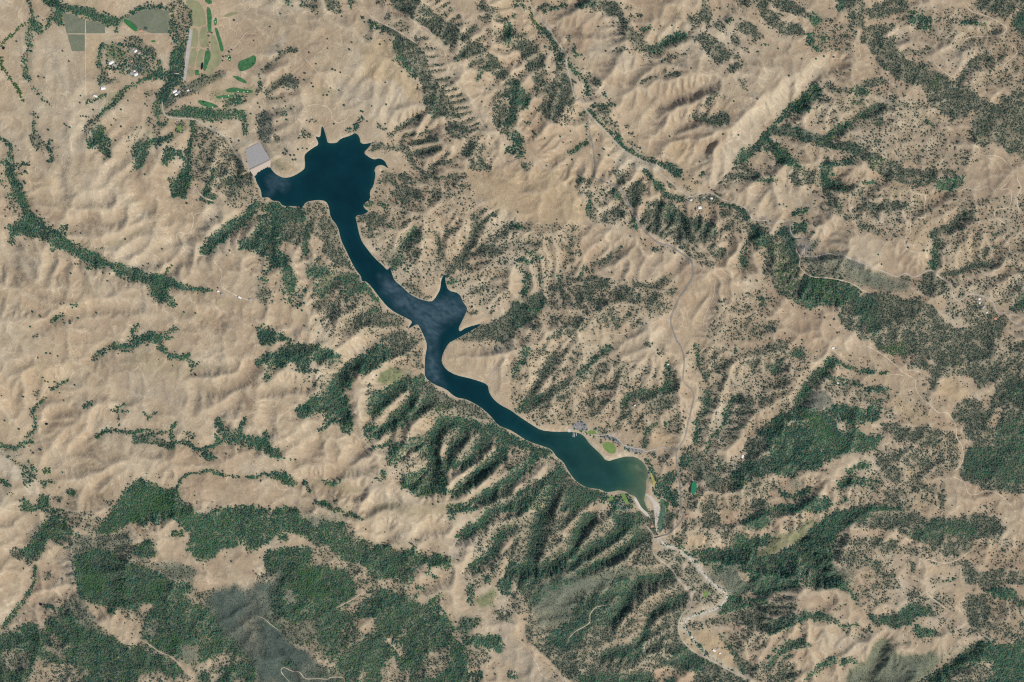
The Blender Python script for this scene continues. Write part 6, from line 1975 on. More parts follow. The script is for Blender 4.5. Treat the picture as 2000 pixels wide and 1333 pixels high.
# ---- final grid, 2.5 pixels
fx = np.arange(GX0, GX1 + 1, 2.5, dtype=np.float32); fy = np.arange(GY0, GY1 + 1, 2.5, dtype=np.float32)
FX, FY = np.meshgrid(fx, fy)
NXF, NYF = len(fx), len(fy)
def upsample(a):
    ny, nx = a.shape
    # cubic (Catmull-Rom) midpoints
    def mid(b):
        p = np.pad(b, ((0, 0), (1, 1)), mode='edge')
        return (-p[:, :-3] + 9 * p[:, 1:-2] + 9 * p[:, 2:-1] - p[:, 3:]) / 16
    o = np.empty((ny, 2 * nx - 1), np.float32); o[:, ::2] = a; o[:, 1::2] = mid(a)
    q = np.empty((2 * ny - 1, 2 * nx - 1), np.float32); q[::2] = o; q[1::2] = mid(o.T).T
    return q
HF = upsample(H)
slope_f = upsample(slope)
SDF = lake_sdf(FX, FY)
near = np.clip((SDF - 1) / 7, 0, 1)
HF += (fbm(FX, FY, 9, 2, 77, 0.6) * 2.0 + (0.5 - np.abs(fbm(FX, FY, 30, 3, 78, 0.55)) * 2) * 11) * near * np.clip(slope_f / 0.3, 0.12, 1.3)
HF = erode(HF, 10, 0.12, 0.02, np.clip((SDF - 2) / 5, 0, 1) * np.clip(slope_f / 0.34, 0.45, 1), 12.5, 36)
# small rills running down the slope
flatmask = upsample(np.zeros_like(H))
# land round the reservoir drains into it, so it never dips below the water
up = np.maximum(np.clip((FX - 508) / 40, 0, 1), np.clip((FY - 338) / 30, 0, 1)) * np.clip((54 - SDF) / 30, 0, 1)
flo = 0.07 * S * np.clip(SDF, 0, 60)
z = (HF - flo) / 6.0
HF = HF * (1 - up) + up * (flo + 6.0 * np.where(z > 20, z, np.log1p(np.exp(np.minimum(z, 20)))))
# shore: straight bank profile through the water line
bank = np.where(SDF > 0, SDF * S * 0.32, SDF * S * 0.22)
wb = np.clip(1 - (SDF - 1.0) / 6.0, 0, 1); wb = np.where(SDF < 1.0, 1, wb); wb = wb * wb * (3 - 2 * wb)
HF = HF * (1 - wb) + bank * wb
HF = np.where(SDF < 0, np.maximum(bank, -25), HF)
# the dam's footprint is cut below its faces
DAM = dict(cl=(489, 331), cr=(526, 313), tl=(480, 292), tr=(506, 278), ul=(497, 345), ur=(528, 326))
def dam_z(px, py):
    """height of the dam's surface over a point: crest 14 m, toe -46 m, upstream foot -6 m"""
    ax, ay = DAM['cl']; bx, by = DAM['cr']
    L = math.hypot(bx - ax, by - ay)
    nxv, nyv = (by - ay) / L, -(bx - ax) / L          # towards the toe
    t = (px - ax) * nxv + (py - ay) * nyv
    return np.where(t > 0, 14 - 60 * t / 37.0, 14 + 20 * t / 13.0)
dp = np.array([DAM['cl'], DAM['tl'], DAM['tr'], DAM['cr'], DAM['ur'], DAM['ul']], float)
c0 = dp.mean(0); dpx = c0 + (dp - c0) * 1.02
sel = (FX > 440) & (FX < 560) & (FY > 235) & (FY < 365)
ins = np.zeros(sel.sum(), bool); xx = FX[sel]; yy = FY[sel]
for i in range(len(dpx)):
    ax, ay = dpx[i]; bx, by = dpx[(i + 1) % len(dpx)]
    ins ^= ((ay > yy) != (by > yy)) & (xx < (bx - ax) * (yy - ay) / (by - ay + 1e-9) + ax)
hh = HF[sel]
hh[ins] = dam_z(xx[ins], yy[ins]) - 5
# the valley sides close against the dam's flanks
_ax, _ay = DAM['cl']; _bx, _by = DAM['cr']; _L = math.hypot(_bx - _ax, _by - _ay)
_u = np.array([(_bx - _ax) / _L, (_by - _ay) / _L]); _n = np.array([_u[1], -_u[0]])
_s = (xx - _ax) * _u[0] + (yy - _ay) * _u[1]; _t = (xx - _ax) * _n[0] + (yy - _ay) * _n[1]
# flanks lean: left edge and right edge of the footprint at this height
_tl = np.array(DAM['tl'], float); _tr = np.array(DAM['tr'], float); _c = np.array(DAM['cl'], float)
_ls = (_tl - _c) @ _u; _rs = (_tr - _c) @ _u; _tt = (_tl - _c) @ _n
_f = np.clip(_t / _tt, 0, 1)
_le = _ls * _f - 1.0; _re = _L + (_rs - _L) * _f + 1.0
_out = np.maximum(np.maximum(_le - _s, _s - _re), 0)
_ok = (~ins) & (_t > -3) & (_t < 62) & (_out < 26)
_want = np.maximum(dam_z(xx, yy), -47.0) + 0.4 + 0.3 * np.minimum(_out, 10) * S
_w = np.clip((26 - _out) / 14, 0, 1) * np.clip((62 - _t) / 18, 0, 1)
hh = np.where(_ok & (_want > hh), hh + (_want - hh) * _w, hh)
HF[sel] = hh

def Hat(px, py):
    """terrain height, exact on the mesh's triangles"""
    px = np.asarray(px, float); py = np.asarray(py, float)
    u = np.clip((px - GX0) / 2.5, 0, NXF - 1.001); v = np.clip((py - GY0) / 2.5, 0, NYF - 1.001)
    i = np.floor(u).astype(int); j = np.floor(v).astype(int); a = u - i; b = v - j
    h00 = HF[j, i]; h10 = HF[j, i + 1]; h01 = HF[j + 1, i]; h11 = HF[j + 1, i + 1]
    return np.where(a >= b, h00 + (h10 - h00) * a + (h11 - h10) * b, h00 + (h01 - h00) * b + (h11 - h01) * a)

# aspect: +1 on slopes that face north-west (moist), -1 on slopes facing the sun; hollows hold trees too
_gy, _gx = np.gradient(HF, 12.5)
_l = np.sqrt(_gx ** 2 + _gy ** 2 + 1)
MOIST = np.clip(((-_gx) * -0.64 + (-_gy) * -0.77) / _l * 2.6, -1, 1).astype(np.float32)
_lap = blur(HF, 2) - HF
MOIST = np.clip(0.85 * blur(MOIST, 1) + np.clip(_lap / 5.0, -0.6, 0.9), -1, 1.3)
def moist_at(px, py):
    return MOIST[np.clip(((py - GY0) / 2.5 + .5).astype(int), 0, NYF - 1), np.clip(((px - GX0) / 2.5 + .5).astype(int), 0, NXF - 1)]

def wx(px): return (px - 1000.0) * S
def wy(py): return (666.5 - py) * S
# ------------------------------------------------------------------ materials
def principled(name, rough=0.9, spec=0.2):
    m = bpy.data.materials.new(name); m.use_nodes = True
    b = m.node_tree.nodes["Principled BSDF"]
    b.inputs["Roughness"].default_value = rough
    b.inputs["Specular IOR Level"].default_value = spec
    return m, m.node_tree, b

def node(nt, t, **kw):
    n = nt.nodes.new(t)
    for k, v in kw.items(): setattr(n, k, v)
    return n

def noise_fac(nt, scale, detail=3.0, rough=0.6, lo=0.3, hi=0.7, to_lo=0.8, to_hi=1.2):
    tc = node(nt, "ShaderNodeTexCoord")
    nz = node(nt, "ShaderNodeTexNoise")
    nz.inputs["Scale"].default_value = scale
    nz.inputs["Detail"].default_value = detail
    nz.inputs["Roughness"].default_value = rough
    nt.links.new(tc.outputs["Object"], nz.inputs["Vector"])
    mr = node(nt, "ShaderNodeMapRange")
    for i, v in zip(("From Min", "From Max", "To Min", "To Max"), (lo, hi, to_lo, to_hi)):
        mr.inputs[i].default_value = v
    nt.links.new(nz.outputs["Fac"], mr.inputs["Value"])
    return mr.outputs[0]

def scale_col(nt, col, fac):
    v = node(nt, "ShaderNodeVectorMath", operation='SCALE')
    nt.links.new(col, v.inputs[0]); nt.links.new(fac, v.inputs["Scale"])
    return v.outputs[0]

def flat_mat(name, col, var=0.15, scale=0.03, rough=0.9, spec=0.2):
    m, nt, b = principled(name, rough, spec)
    rgb = node(nt, "ShaderNodeRGB"); rgb.outputs[0].default_value = (*col, 1)
    f = noise_fac(nt, scale, to_lo=1 - var, to_hi=1 + var)
    nt.links.new(scale_col(nt, rgb.outputs[0], f), b.inputs["Base Color"])
    return m

def ground_material():
    m, nt, b = principled("dry_ground", 0.95, 0.08)
    at = node(nt, "ShaderNodeAttribute", attribute_name="soil")
    f1 = noise_fac(nt, 0.035, 6.0, 0.75, to_lo=0.90, to_hi=1.09)
    f2 = noise_fac(nt, 0.006, 4.0, 0.6, to_lo=0.9, to_hi=1.1)
    c = scale_col(nt, at.outputs["Color"], f1)
    c = scale_col(nt, c, f2)
    # cattle trails and worn lines: thin pale threads
    for sc, wd, amt in ((0.0042, 0.010, 0.30), (0.0095, 0.012, 0.20)):
        tc = node(nt, "ShaderNodeTexCoord"); nz = node(nt, "ShaderNodeTexNoise")
        nz.inputs["Scale"].default_value = sc; nz.inputs["Detail"].default_value = 2.5; nz.inputs["Distortion"].default_value = 0.6
        nt.links.new(tc.outputs["Object"], nz.inputs["Vector"])
        sb = node(nt, "ShaderNodeMath", operation='SUBTRACT'); sb.inputs[1].default_value = 0.5; nt.links.new(nz.outputs["Fac"], sb.inputs[0])
        ab = node(nt, "ShaderNodeMath", operation='ABSOLUTE'); nt.links.new(sb.outputs[0], ab.inputs[0])
        mr = node(nt, "ShaderNodeMapRange"); mr.inputs["From Min"].default_value = 0.0; mr.inputs["From Max"].default_value = wd
        mr.inputs["To Min"].default_value = 1.0 + amt; mr.inputs["To Max"].default_value = 1.0
        nt.links.new(ab.outputs[0], mr.inputs["Value"])
        c = scale_col(nt, c, mr.outputs[0])
    nt.links.new(c, b.inputs["Base Color"])
    # rills and hummocks finer than the mesh
    tc = node(nt, "ShaderNodeTexCoord"); nz = node(nt, "ShaderNodeTexNoise")
    nz.inputs["Scale"].default_value = 0.016; nz.inputs["Detail"].default_value = 6.0; nz.inputs["Roughness"].default_value = 0.62; nz.inputs["Distortion"].default_value = 0.8
    nt.links.new(tc.outputs["Object"], nz.inputs["Vector"])
    sb = node(nt, "ShaderNodeMath", operation='SUBTRACT'); sb.inputs[1].default_value = 0.5; nt.links.new(nz.outputs["Fac"], sb.inputs[0])
    ab = node(nt, "ShaderNodeMath", operation='ABSOLUTE'); nt.links.new(sb.outputs[0], ab.inputs[0])
    bp = node(nt, "ShaderNodeBump"); bp.inputs["Strength"].default_value = 0.75; bp.inputs["Distance"].default_value = 17.0
    nt.links.new(ab.outputs[0], bp.inputs["Height"]); nt.links.new(bp.outputs[0], b.inputs["Normal"])
    return m

def foliage_mat(name, base, hue, val=0.35):
    """leaf colour that differs from tree to tree"""
    m, nt, b = principled(name, 0.85, 0.15)
    oi = node(nt, "ShaderNodeObjectInfo")
    ramp = node(nt, "ShaderNodeMix", data_type='RGBA')
    ramp.inputs["A"].default_value = (*base, 1); ramp.inputs["B"].default_value = (*hue, 1)
    nt.links.new(oi.outputs["Random"], ramp.inputs["Factor"])
    f = noise_fac(nt, 0.9, 2.0, 0.6, to_lo=1 - val, to_hi=1 + val)
    nt.links.new(scale_col(nt, ramp.outputs["Result"], f), b.inputs["Base Color"])
    return m

M = {}
M['ground'] = ground_material()
M['dark'] = foliage_mat("evergreen_leaves", (0.021, 0.072, 0.053), (0.048, 0.128, 0.088))
M['grey'] = foliage_mat("blue_oak_leaves", (0.030, 0.058, 0.045), (0.088, 0.112, 0.080))
M['green'] = foliage_mat("broad_leaves", (0.035, 0.095, 0.035), (0.065, 0.13, 0.045))
M['deep'] = foliage_mat("deep_oak_leaves", (0.016, 0.052, 0.040), (0.032, 0.084, 0.062))  # darker oak leaf colour, commoner in moist gullies
M['mid'] = foliage_mat("bright_oak_leaves", (0.032, 0.100, 0.060), (0.057, 0.146, 0.088))  # brighter oak leaf colour, commoner on dry ridges
M['shrub'] = foliage_mat("chaparral_leaves", (0.075, 0.104, 0.078), (0.120, 0.138, 0.100), 0.2)
M['heath'] = foliage_mat("dark_chaparral_leaves", (0.044, 0.070, 0.058), (0.080, 0.104, 0.082), 0.25)
M['bark'] = flat_mat("bark", (0.09, 0.07, 0.05), 0.3, 2.0)
M['asphalt'] = flat_mat("worn_asphalt", (0.20, 0.185, 0.16), 0.15, 0.08)
M['gravel'] = flat_mat("pale_gravel", (0.36, 0.32, 0.26), 0.15, 0.08)
M['dirt'] = flat_mat("bare_dirt", (0.46, 0.385, 0.275), 0.18, 0.06)
M['paved'] = flat_mat("parking_asphalt", (0.20, 0.19, 0.18), 0.3, 0.08)
M['airstrip'] = flat_mat("old_concrete", (0.34, 0.32, 0.29), 0.12, 0.03)
M['gravelbed'] = flat_mat("river_gravel", (0.42, 0.385, 0.32), 0.4, 0.05)
M['fairway'] = flat_mat("watered_fairway", (0.042, 0.125, 0.050), 0.35, 0.035)
M['rough'] = flat_mat("golf_rough", (0.215, 0.215, 0.120), 0.12, 0.02)
M['sandbar'] = flat_mat("river_sand", (0.44, 0.40, 0.33), 0.15, 0.05)
M['marsh'] = flat_mat("marsh_grass", (0.060, 0.110, 0.075), 0.45, 0.06)
M['yellow_grass'] = flat_mat("yellow_reeds", (0.33, 0.29, 0.10), 0.25, 0.06)
M['bunker'] = flat_mat("bunker_sand", (0.7, 0.67, 0.6), 0.05, 0.1)
M['lawn'] = flat_mat("lawn", (0.130, 0.200, 0.060), 0.15, 0.04)
M['lawn_lush'] = flat_mat("lush_lawn", (0.030, 0.130, 0.042), 0.15, 0.04)
M['vine_soil'] = flat_mat("vineyard_soil", (0.27, 0.26, 0.19), 0.15, 0.05)
M['vine'] = flat_mat("vine_leaves", (0.125, 0.165, 0.110), 0.3, 0.3)
M['pondwater'] = flat_mat("pond_water", (0.006, 0.010, 0.022), 0.1, 0.05, 0.1, 0.5)
M['pondgreen'] = flat_mat("algae_water", (0.018, 0.16, 0.07), 0.1, 0.05, 0.2, 0.5)
M['riprap'] = flat_mat("dam_rockfill", (0.36, 0.34, 0.32), 0.12, 0.15)
M['riprap2'] = flat_mat("dam_upstream_rock", (0.40, 0.33, 0.27), 0.12, 0.15)
M['concrete'] = flat_mat("concrete", (0.42, 0.40, 0.37), 0.08, 0.3)
M['wall'] = flat_mat("house_wall", (0.5, 0.46, 0.4), 0.08, 0.5)
M['roof_white'] = flat_mat("white_metal_roof", (0.68, 0.67, 0.65), 0.08, 0.3, 0.5)
M['roof_grey'] = flat_mat("grey_shingle_roof", (0.30, 0.30, 0.30), 0.12, 0.4)
M['roof_red'] = flat_mat("clay_tile_roof", (0.50, 0.24, 0.17), 0.12, 0.4)
M['door'] = flat_mat("painted_door", (0.12, 0.09, 0.07), 0.1, 1.0)
M['deck'] = flat_mat("dock_planks", (0.55, 0.56, 0.55), 0.1, 0.5)
M['pile'] = flat_mat("dock_piles", (0.25, 0.22, 0.18), 0.1, 0.5)
M['car_white'] = flat_mat("car_paint_white", (0.7, 0.7, 0.7), 0.1, 0.1, 0.4, 0.5)
M['car_dark'] = flat_mat("car_paint_dark", (0.03, 0.035, 0.05), 0.3, 0.1, 0.4, 0.5)
M['car_mid'] = flat_mat("car_paint_silver", (0.25, 0.25, 0.27), 0.3, 0.1, 0.4, 0.5)

# ------------------------------------------------------------------ object helpers
def tag(o, label=None, cat=None, group=None, kind=None):
    if label: o["label"] = label
    if cat: o["category"] = cat
    if group: o["group"] = group
    if kind: o["kind"] = kind
    return o

def obj(name, me, parent=None, loc=None):
    o = bpy.data.objects.new(name, me)
    C.objects.link(o)
    if parent: o.parent = parent
    if loc: o.location = loc
    return o

def empty(name, loc, rz=0.0):
    o = bpy.data.objects.new(name, None)
    o.location = loc; o.rotation_euler = (0, 0, rz); o.empty_display_size = 5
    C.objects.link(o)
    return o

def mesh_np(name, verts, faces, mat, smooth=False):
    """verts (n,3), faces (m,3|4) arrays -> mesh"""
    me = bpy.data.meshes.new(name)
    verts = np.ascontiguousarray(verts, np.float32); faces = np.ascontiguousarray(faces, np.int32)
    k = faces.shape[1]
    me.vertices.add(len(verts)); me.vertices.foreach_set("co", verts.ravel())
    me.loops.add(faces.size); me.loops.foreach_set("vertex_index", faces.ravel())
    me.polygons.add(len(faces)); me.polygons.foreach_set("loop_start", np.arange(len(faces), dtype=np.int32) * k)
    if smooth: me.polygons.foreach_set("use_smooth", np.ones(len(faces), bool))
    me.update(calc_edges=True)
    if mat: me.materials.append(mat)
    return me

def boxes_mesh(name, boxes, mat):
    """boxes: (cx, cy, cz, sx, sy, sz, rz)"""
    V = []; F = []
    for cx_, cy_, cz_, sx, sy, sz, rz in boxes:
        b = len(V); c, s = math.cos(rz), math.sin(rz)
        for x, y, z in ((-1, -1, -1), (1, -1, -1), (1, 1, -1), (-1, 1, -1), (-1, -1, 1), (1, -1, 1), (1, 1, 1), (-1, 1, 1)):
            X, Y = x * sx / 2, y * sy / 2
            V.append((cx_ + X * c - Y * s, cy_ + X * s + Y * c, cz_ + z * sz / 2))
        F += [(b, b + 3, b + 2, b + 1), (b + 4, b + 5, b + 6, b + 7), (b, b + 1, b + 5, b + 4), (b + 1, b + 2, b + 6, b + 5), (b + 2, b + 3, b + 7, b + 6), (b + 3, b, b + 4, b + 7)]
    return mesh_np(name, np.array(V), np.array(F), mat)

# ------------------------------------------------------------------ the land
WARPX = 6.0 * fbm(FX, FY, 24, 2, 201) + 3.4 * fbm(FX, FY, 8, 2, 203)
WARPY = 6.0 * fbm(FX, FY, 24, 2, 205) + 3.4 * fbm(FX, FY, 8, 2, 207)
SOIL = dict(tan=(0.366, 0.284, 0.188), o=(0.235, 0.205, 0.120), b=(0.272, 0.196, 0.130), a=(0.302, 0.258, 0.190), p=(0.435, 0.382, 0.285), y=(0.360, 0.272, 0.160),
            m=(0.150, 0.165, 0.085), c=(0.130, 0.142, 0.104), s=(0.070, 0.092, 0.076), k=(0.150, 0.142, 0.135), l=(0.055, 0.105, 0.045))
def ground_colour():
    col = np.empty(FX.shape + (3,), np.float32); col[:] = SOIL['tan']
    n1 = fbm(FX, FY, 130, 3, 301); n2 = fbm(FX, FY, 45, 3, 303, 0.6); n3 = fbm(FX, FY, 70, 3, 307, 0.6)
    east = np.clip((FX - 850) / 900, 0, 1)
    def mix(m, c):
        nonlocal col
        col = col * (1 - m[..., None]) + np.array(c, np.float32) * m[..., None]
    mix(np.clip(0.25 + 0.7 * n1 + 0.4 * n2, 0, 0.75) * 0.7, SOIL['a'])
    mix(np.clip(0.05 + 1.7 * n3, 0, 1) * (0.5 + 0.4 * east), SOIL['b'])
    mix(0.42 * east + 0 * n1, (0.262, 0.200, 0.140))
    mix(np.clip(1.4 * n2 - 0.1, 0, 1) * 0.4, SOIL['y'])
    mix(np.clip(-1.8 * n3 - 0.15, 0, 1) * 0.45, SOIL['p'])
    n4 = fbm(FX, FY, 16, 3, 311, 0.65)
    mix(np.clip(1.6 * n4 - 0.15, 0, 1) * 0.32, SOIL['b'])
    mix(np.clip(-1.6 * n4 - 0.2, 0, 1) * 0.25, SOIL['p'])
    crest = np.clip(-_lap / 4.0 - 0.15, 0, 1)                     # thin stony soil along the spurs
    mix(crest * 0.5, (0.425, 0.350, 0.245))
    for k in "oabypkmlcs":
        m = blur(MASK[k], 4 if k in 'sc' else 2)
        mm = samp(m, FX + WARPX, FY + WARPY)
        if k in "kcmls": mm = np.clip(mm * (1.0 + 0.35 * n2), 0, 1)
        else: mm = mm * 0.75
        mix(mm, SOIL[k])
    # leaf litter and low brush under the woods
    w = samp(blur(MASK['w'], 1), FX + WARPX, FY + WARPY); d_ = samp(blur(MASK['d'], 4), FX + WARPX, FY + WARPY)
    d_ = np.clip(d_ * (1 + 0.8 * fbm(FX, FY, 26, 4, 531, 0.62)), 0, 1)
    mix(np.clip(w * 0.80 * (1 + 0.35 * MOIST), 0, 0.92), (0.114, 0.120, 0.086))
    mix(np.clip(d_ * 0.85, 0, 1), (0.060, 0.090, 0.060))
    # drawdown ring of bare pale soil at the water's edge
    ring = np.clip(1 - np.abs(SDF - 0.6) / 2.2, 0, 1) * np.clip(0.75 + 0.5 * n2, 0, 1)
    mix(ring * 0.8, (0.40, 0.35, 0.265))
    return np.clip(col, 0, 1)

mx = fx.copy(); my = fy.copy()
mx[0], mx[-1], my[0], my[-1] = -9000, 11000, -9000, 10500        # the last ring of the sheet runs on to the horizon
MX, MY = np.meshgrid(mx, my)
verts = np.stack([wx(MX), wy(MY), HF], -1).reshape(-1, 3)
idx = np.arange(NXF * NYF).reshape(NYF, NXF)
# corner order: diagonal from (0,0) to (1,1)
quads = np.stack([idx[:-1, :-1], idx[1:, :-1], idx[1:, 1:], idx[:-1, 1:]], -1).reshape(-1, 4)
me = mesh_np("terrain", verts, quads, M['ground'], True)
ca = me.color_attributes.new("soil", 'FLOAT_COLOR', 'POINT')
soil = np.ones((NYF, NXF, 4), np.float32); soil[..., :3] = ground_colour()
ca.data.foreach_set("color", soil.ravel())
terrain = tag(obj("terrain", me), "dry tan grassland hills cut by wooded gullies", None, None, "structure")

# ------------------------------------------------------------------ the reservoir
def lake_material():
    m, nt, b = principled("reservoir_water", 0.2, 0.5)
    b.inputs["IOR"].default_value = 1.33
    am = node(nt, "ShaderNodeAttribute", attribute_name="murk")
    aw = node(nt, "ShaderNodeAttribute", attribute_name="wind")
    r = node(nt, "ShaderNodeValToRGB")
    e = r.color_ramp.elements
    e[0].position = 0.0; e[0].color = (0.0012, 0.0165, 0.0255, 1)
    e[1].position = 1.0; e[1].color = (0.0850, 0.1150, 0.0700, 1)
    for p, c in ((0.3, (0.0035, 0.0290, 0.0330, 1)), (0.62, (0.014, 0.050, 0.042, 1)), (0.8, (0.030, 0.075, 0.050, 1))):
        n = e.new(p); n.color = c
    nt.links.new(am.outputs["Fac"], r.inputs[0])
    f = noise_fac(nt, 0.004, 5.0, 0.65, to_lo=0.75, to_hi=1.25)
    wind_sheen = node(nt, "ShaderNodeMix", data_type='RGBA'); wind_sheen.inputs["B"].default_value = (0.028, 0.056, 0.072, 1)   # pale sky and sun sheen of ruffled water, painted into the base colour
    nt.links.new(scale_col(nt, r.outputs[0], f), wind_sheen.inputs["A"]); nt.links.new(wind_sheen.outputs["Result"], b.inputs["Base Color"])
    # wind ripples roughen the surface
    nz = noise_fac(nt, 0.02, 6.0, 0.75, lo=0.35, hi=0.65, to_lo=0.75, to_hi=1.1)
    mul = node(nt, "ShaderNodeMath", operation='MULTIPLY'); nt.links.new(aw.outputs["Fac"], mul.inputs[0]); nt.links.new(nz, mul.inputs[1])
    mr = node(nt, "ShaderNodeMapRange"); mr.inputs["To Min"].default_value = 0.16; mr.inputs["To Max"].default_value = 0.57
    ms = node(nt, "ShaderNodeMapRange"); ms.inputs["To Min"].default_value = 0.5; ms.inputs["To Max"].default_value = 1.0
    b.inputs["Specular Tint"].default_value = (0.62, 0.88, 1.0, 1)
    nt.links.new(mul.outputs[0], ms.inputs["Value"]); nt.links.new(ms.outputs[0], b.inputs["Specular IOR Level"])
    nt.links.new(mul.outputs[0], mr.inputs["Value"]); nt.links.new(mr.outputs[0], b.inputs["Roughness"])
    nt.links.new(mul.outputs[0], wind_sheen.inputs["Factor"])
    return m

lx = np.arange(488, 1284, 2.0); ly = np.arange(236, 1012, 2.0)
LX, LY = np.meshgrid(lx, ly)
ls = lake_sdf(LX.astype(np.float32), LY.astype(np.float32))
keep = ls < 4.0
keep &= ~((LX < 535) & (LY < 347) & (ls > 1.5))
cell = keep[:-1, :-1] & keep[1:, :-1] & keep[1:, 1:] & keep[:-1, 1:]
li = np.arange(LX.size).reshape(LX.shape)
lq = np.stack([li[:-1, :-1], li[1:, :-1], li[1:, 1:], li[:-1, 1:]], -1)[cell]
used, inv = np.unique(lq, return_inverse=True)
lv = np.stack([wx(LX.ravel()[used]), wy(LY.ravel()[used]), np.zeros(len(used))], -1)
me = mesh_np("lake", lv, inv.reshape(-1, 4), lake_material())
def patch_field(polys, X, Y, soft):
    o = np.zeros(X.shape, np.float32)
    for p in polys:
        pts = nums(p) if isinstance(p, str) else p
        D = seg_dist(pts, X, Y, True)
        ins = np.zeros(X.shape, bool)
        for i in range(len(pts)):
            ax, ay = pts[i]; bx, by = pts[(i + 1) % len(pts)]
            if ay == by: continue
            ins ^= ((ay > Y) != (by > Y)) & (X < (bx - ax) * (Y - ay) / (by - ay) + ax)
        o = np.maximum(o, np.clip(0.5 + np.where(ins, D, -D) / soft, 0, 1))
    return o
ux, uy = LX.ravel()[used], LY.ravel()[used]
jx = ux + 4 * fbm(ux, uy, 14, 2, 401); jy = uy + 4 * fbm(ux, uy, 14, 2, 403)
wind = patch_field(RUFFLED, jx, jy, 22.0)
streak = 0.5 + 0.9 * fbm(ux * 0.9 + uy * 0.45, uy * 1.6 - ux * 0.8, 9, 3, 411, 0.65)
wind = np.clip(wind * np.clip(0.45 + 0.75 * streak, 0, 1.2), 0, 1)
us = ls.ravel()[used]
murk = 0.10 + 0.45 * np.clip((ux - 940) / 220, 0, 1) + 0.16 * np.clip((us + 10) / 9, 0, 1) + 0.12 * np.clip((420 - uy) / 160, 0, 1) * np.clip((us + 22) / 20, 0, 1)
murk = murk + 0.1 * np.clip((ux - 1190) / 40, 0, 1)
mk = np.maximum(patch_field([MURKY], jx, jy, 55.0), 1.6 * patch_field(["1240 909 1249 907 1258 925 1252 923"], jx, jy, 9.0))
murk = np.clip(murk + mk * 0.34 + 0.03 * fbm(ux, uy, 20, 3, 405), 0, 1)
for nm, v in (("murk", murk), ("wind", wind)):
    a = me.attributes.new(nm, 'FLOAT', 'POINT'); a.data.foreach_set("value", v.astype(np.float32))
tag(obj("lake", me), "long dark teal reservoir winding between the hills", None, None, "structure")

# ------------------------------------------------------------------ sheets laid on the land
def chaikin(p, n=2):
    for _ in range(n):
        q = np.roll(p, -1, 0)
        p = np.stack([0.75 * p + 0.25 * q, 0.25 * p + 0.75 * q], 1).reshape(-1, 2)
    return p

def sheet(name, pts, mat, off=0.9, flat=None, step=2.0):
    if name in ('fairway', 'lawn', 'pond', 'pond_bank', 'marsh', 'sandbar', 'reed_bed', 'river_bed', 'golf_rough', 'parking_lot'): pts = chaikin(pts, 2)
    P = []
    n = len(pts)
    for i in range(n):
        a = pts[i]; b = pts[(i + 1) % n]
        k = max(1, int(np.hypot(*(b - a)) / step))
        for t in range(k): P.append(a + (b - a) * t / k)
    nb = len(P)
    x0, y0 = pts.min(0); x1, y1 = pts.max(0)
    for x in np.arange(x0 + 1, x1, step):
        for y in np.arange(y0 + 1, y1, step):
            ins = False
            for i in range(n):
                ax, ay = pts[i]; bx, by = pts[(i + 1) % n]
                if (ay > y) != (by > y) and x < (bx - ax) * (y - ay) / (by - ay) + ax: ins = not ins
            if ins: P.append(np.array([x, y]))
    ox, oy = pts.mean(0)
    r = delaunay_2d_cdt([Vector(((p[0] - ox), -(p[1] - oy))) for p in P], [(i, (i + 1) % nb) for i in range(nb)], [list(range(nb))], 1, 1e-4)
    q = np.array([(v.x + ox, -v.y + oy) for v in r[0]])
    tri = np.array([f for f in r[2] if len(f) == 3])
    z = Hat(q[:, 0], q[:, 1])
    z = z + off if flat is None else np.full(len(q), z.max() + flat)
    me = mesh_np(name, np.stack([wx(q[:, 0]), wy(q[:, 1]), z], -1), tri, mat, True)
    return me

def smooth_line(pts, step=2.5):
    """Catmull-Rom through the traced points"""
    p = np.vstack([2 * pts[0] - pts[1], pts, 2 * pts[-1] - pts[-2]])
    out = []
    for i in range(1, len(p) - 2):
        n = max(2, int(np.hypot(*(p[i + 1] - p[i])) / step))
        t = (np.arange(n) / n)[:, None]
        out.append(0.5 * (2 * p[i] + (p[i + 1] - p[i - 1]) * t + (2 * p[i - 1] - 5 * p[i] + 4 * p[i + 1] - p[i + 2]) * t ** 2 + (3 * p[i] - p[i - 1] - 3 * p[i + 1] + p[i + 2]) * t ** 3))
    out.append(p[-2][None])
    return np.vstack(out)

def ribbon(name, line, width, mat, off=1.6):
    tg = np.gradient(line, axis=0); tg /= np.hypot(tg[:, 0], tg[:, 1])[:, None] + 1e-9
    nr = np.stack([-tg[:, 1], tg[:, 0]], -1)
    k_ = np.arange(len(line)); tap = np.clip(np.minimum(k_, len(line) - 1 - k_) / 7.0, 0.15, 1) if name == 'dirt_track' else 1.0
    w = (width / S) / 2 * (1 + 0.18 * np.sin(k_ * 0.7)) * tap
    cols = []
    for k in (-1, -0.34, 0.34, 1):
        p = line + nr * (w * k)[:, None]
        z = Hat(p[:, 0], p[:, 1]) + off
        cols.append(np.stack([wx(p[:, 0]), wy(p[:, 1]), z], -1))
    V = np.stack(cols, 1)
    n = len(line)
    id_ = np.arange(n * 4).reshape(n, 4)
    F = np.stack([id_[:-1, :-1], id_[:-1, 1:], id_[1:, 1:], id_[1:, :-1]], -1).reshape(-1, 4)
    return mesh_np(name, V.reshape(-1, 3), F, mat, True)

for name, width, key, label, tile, txt in ROADS:
    line = smooth_line(tile_pts(tile, nums(txt)))
    tag(obj(name, ribbon(name, line, width * (0.85 if 'chaparral' in label or 'scrub' in label else 1.25 if key == 'dirt' else 1.15), M[key])), label, None, None, "structure")

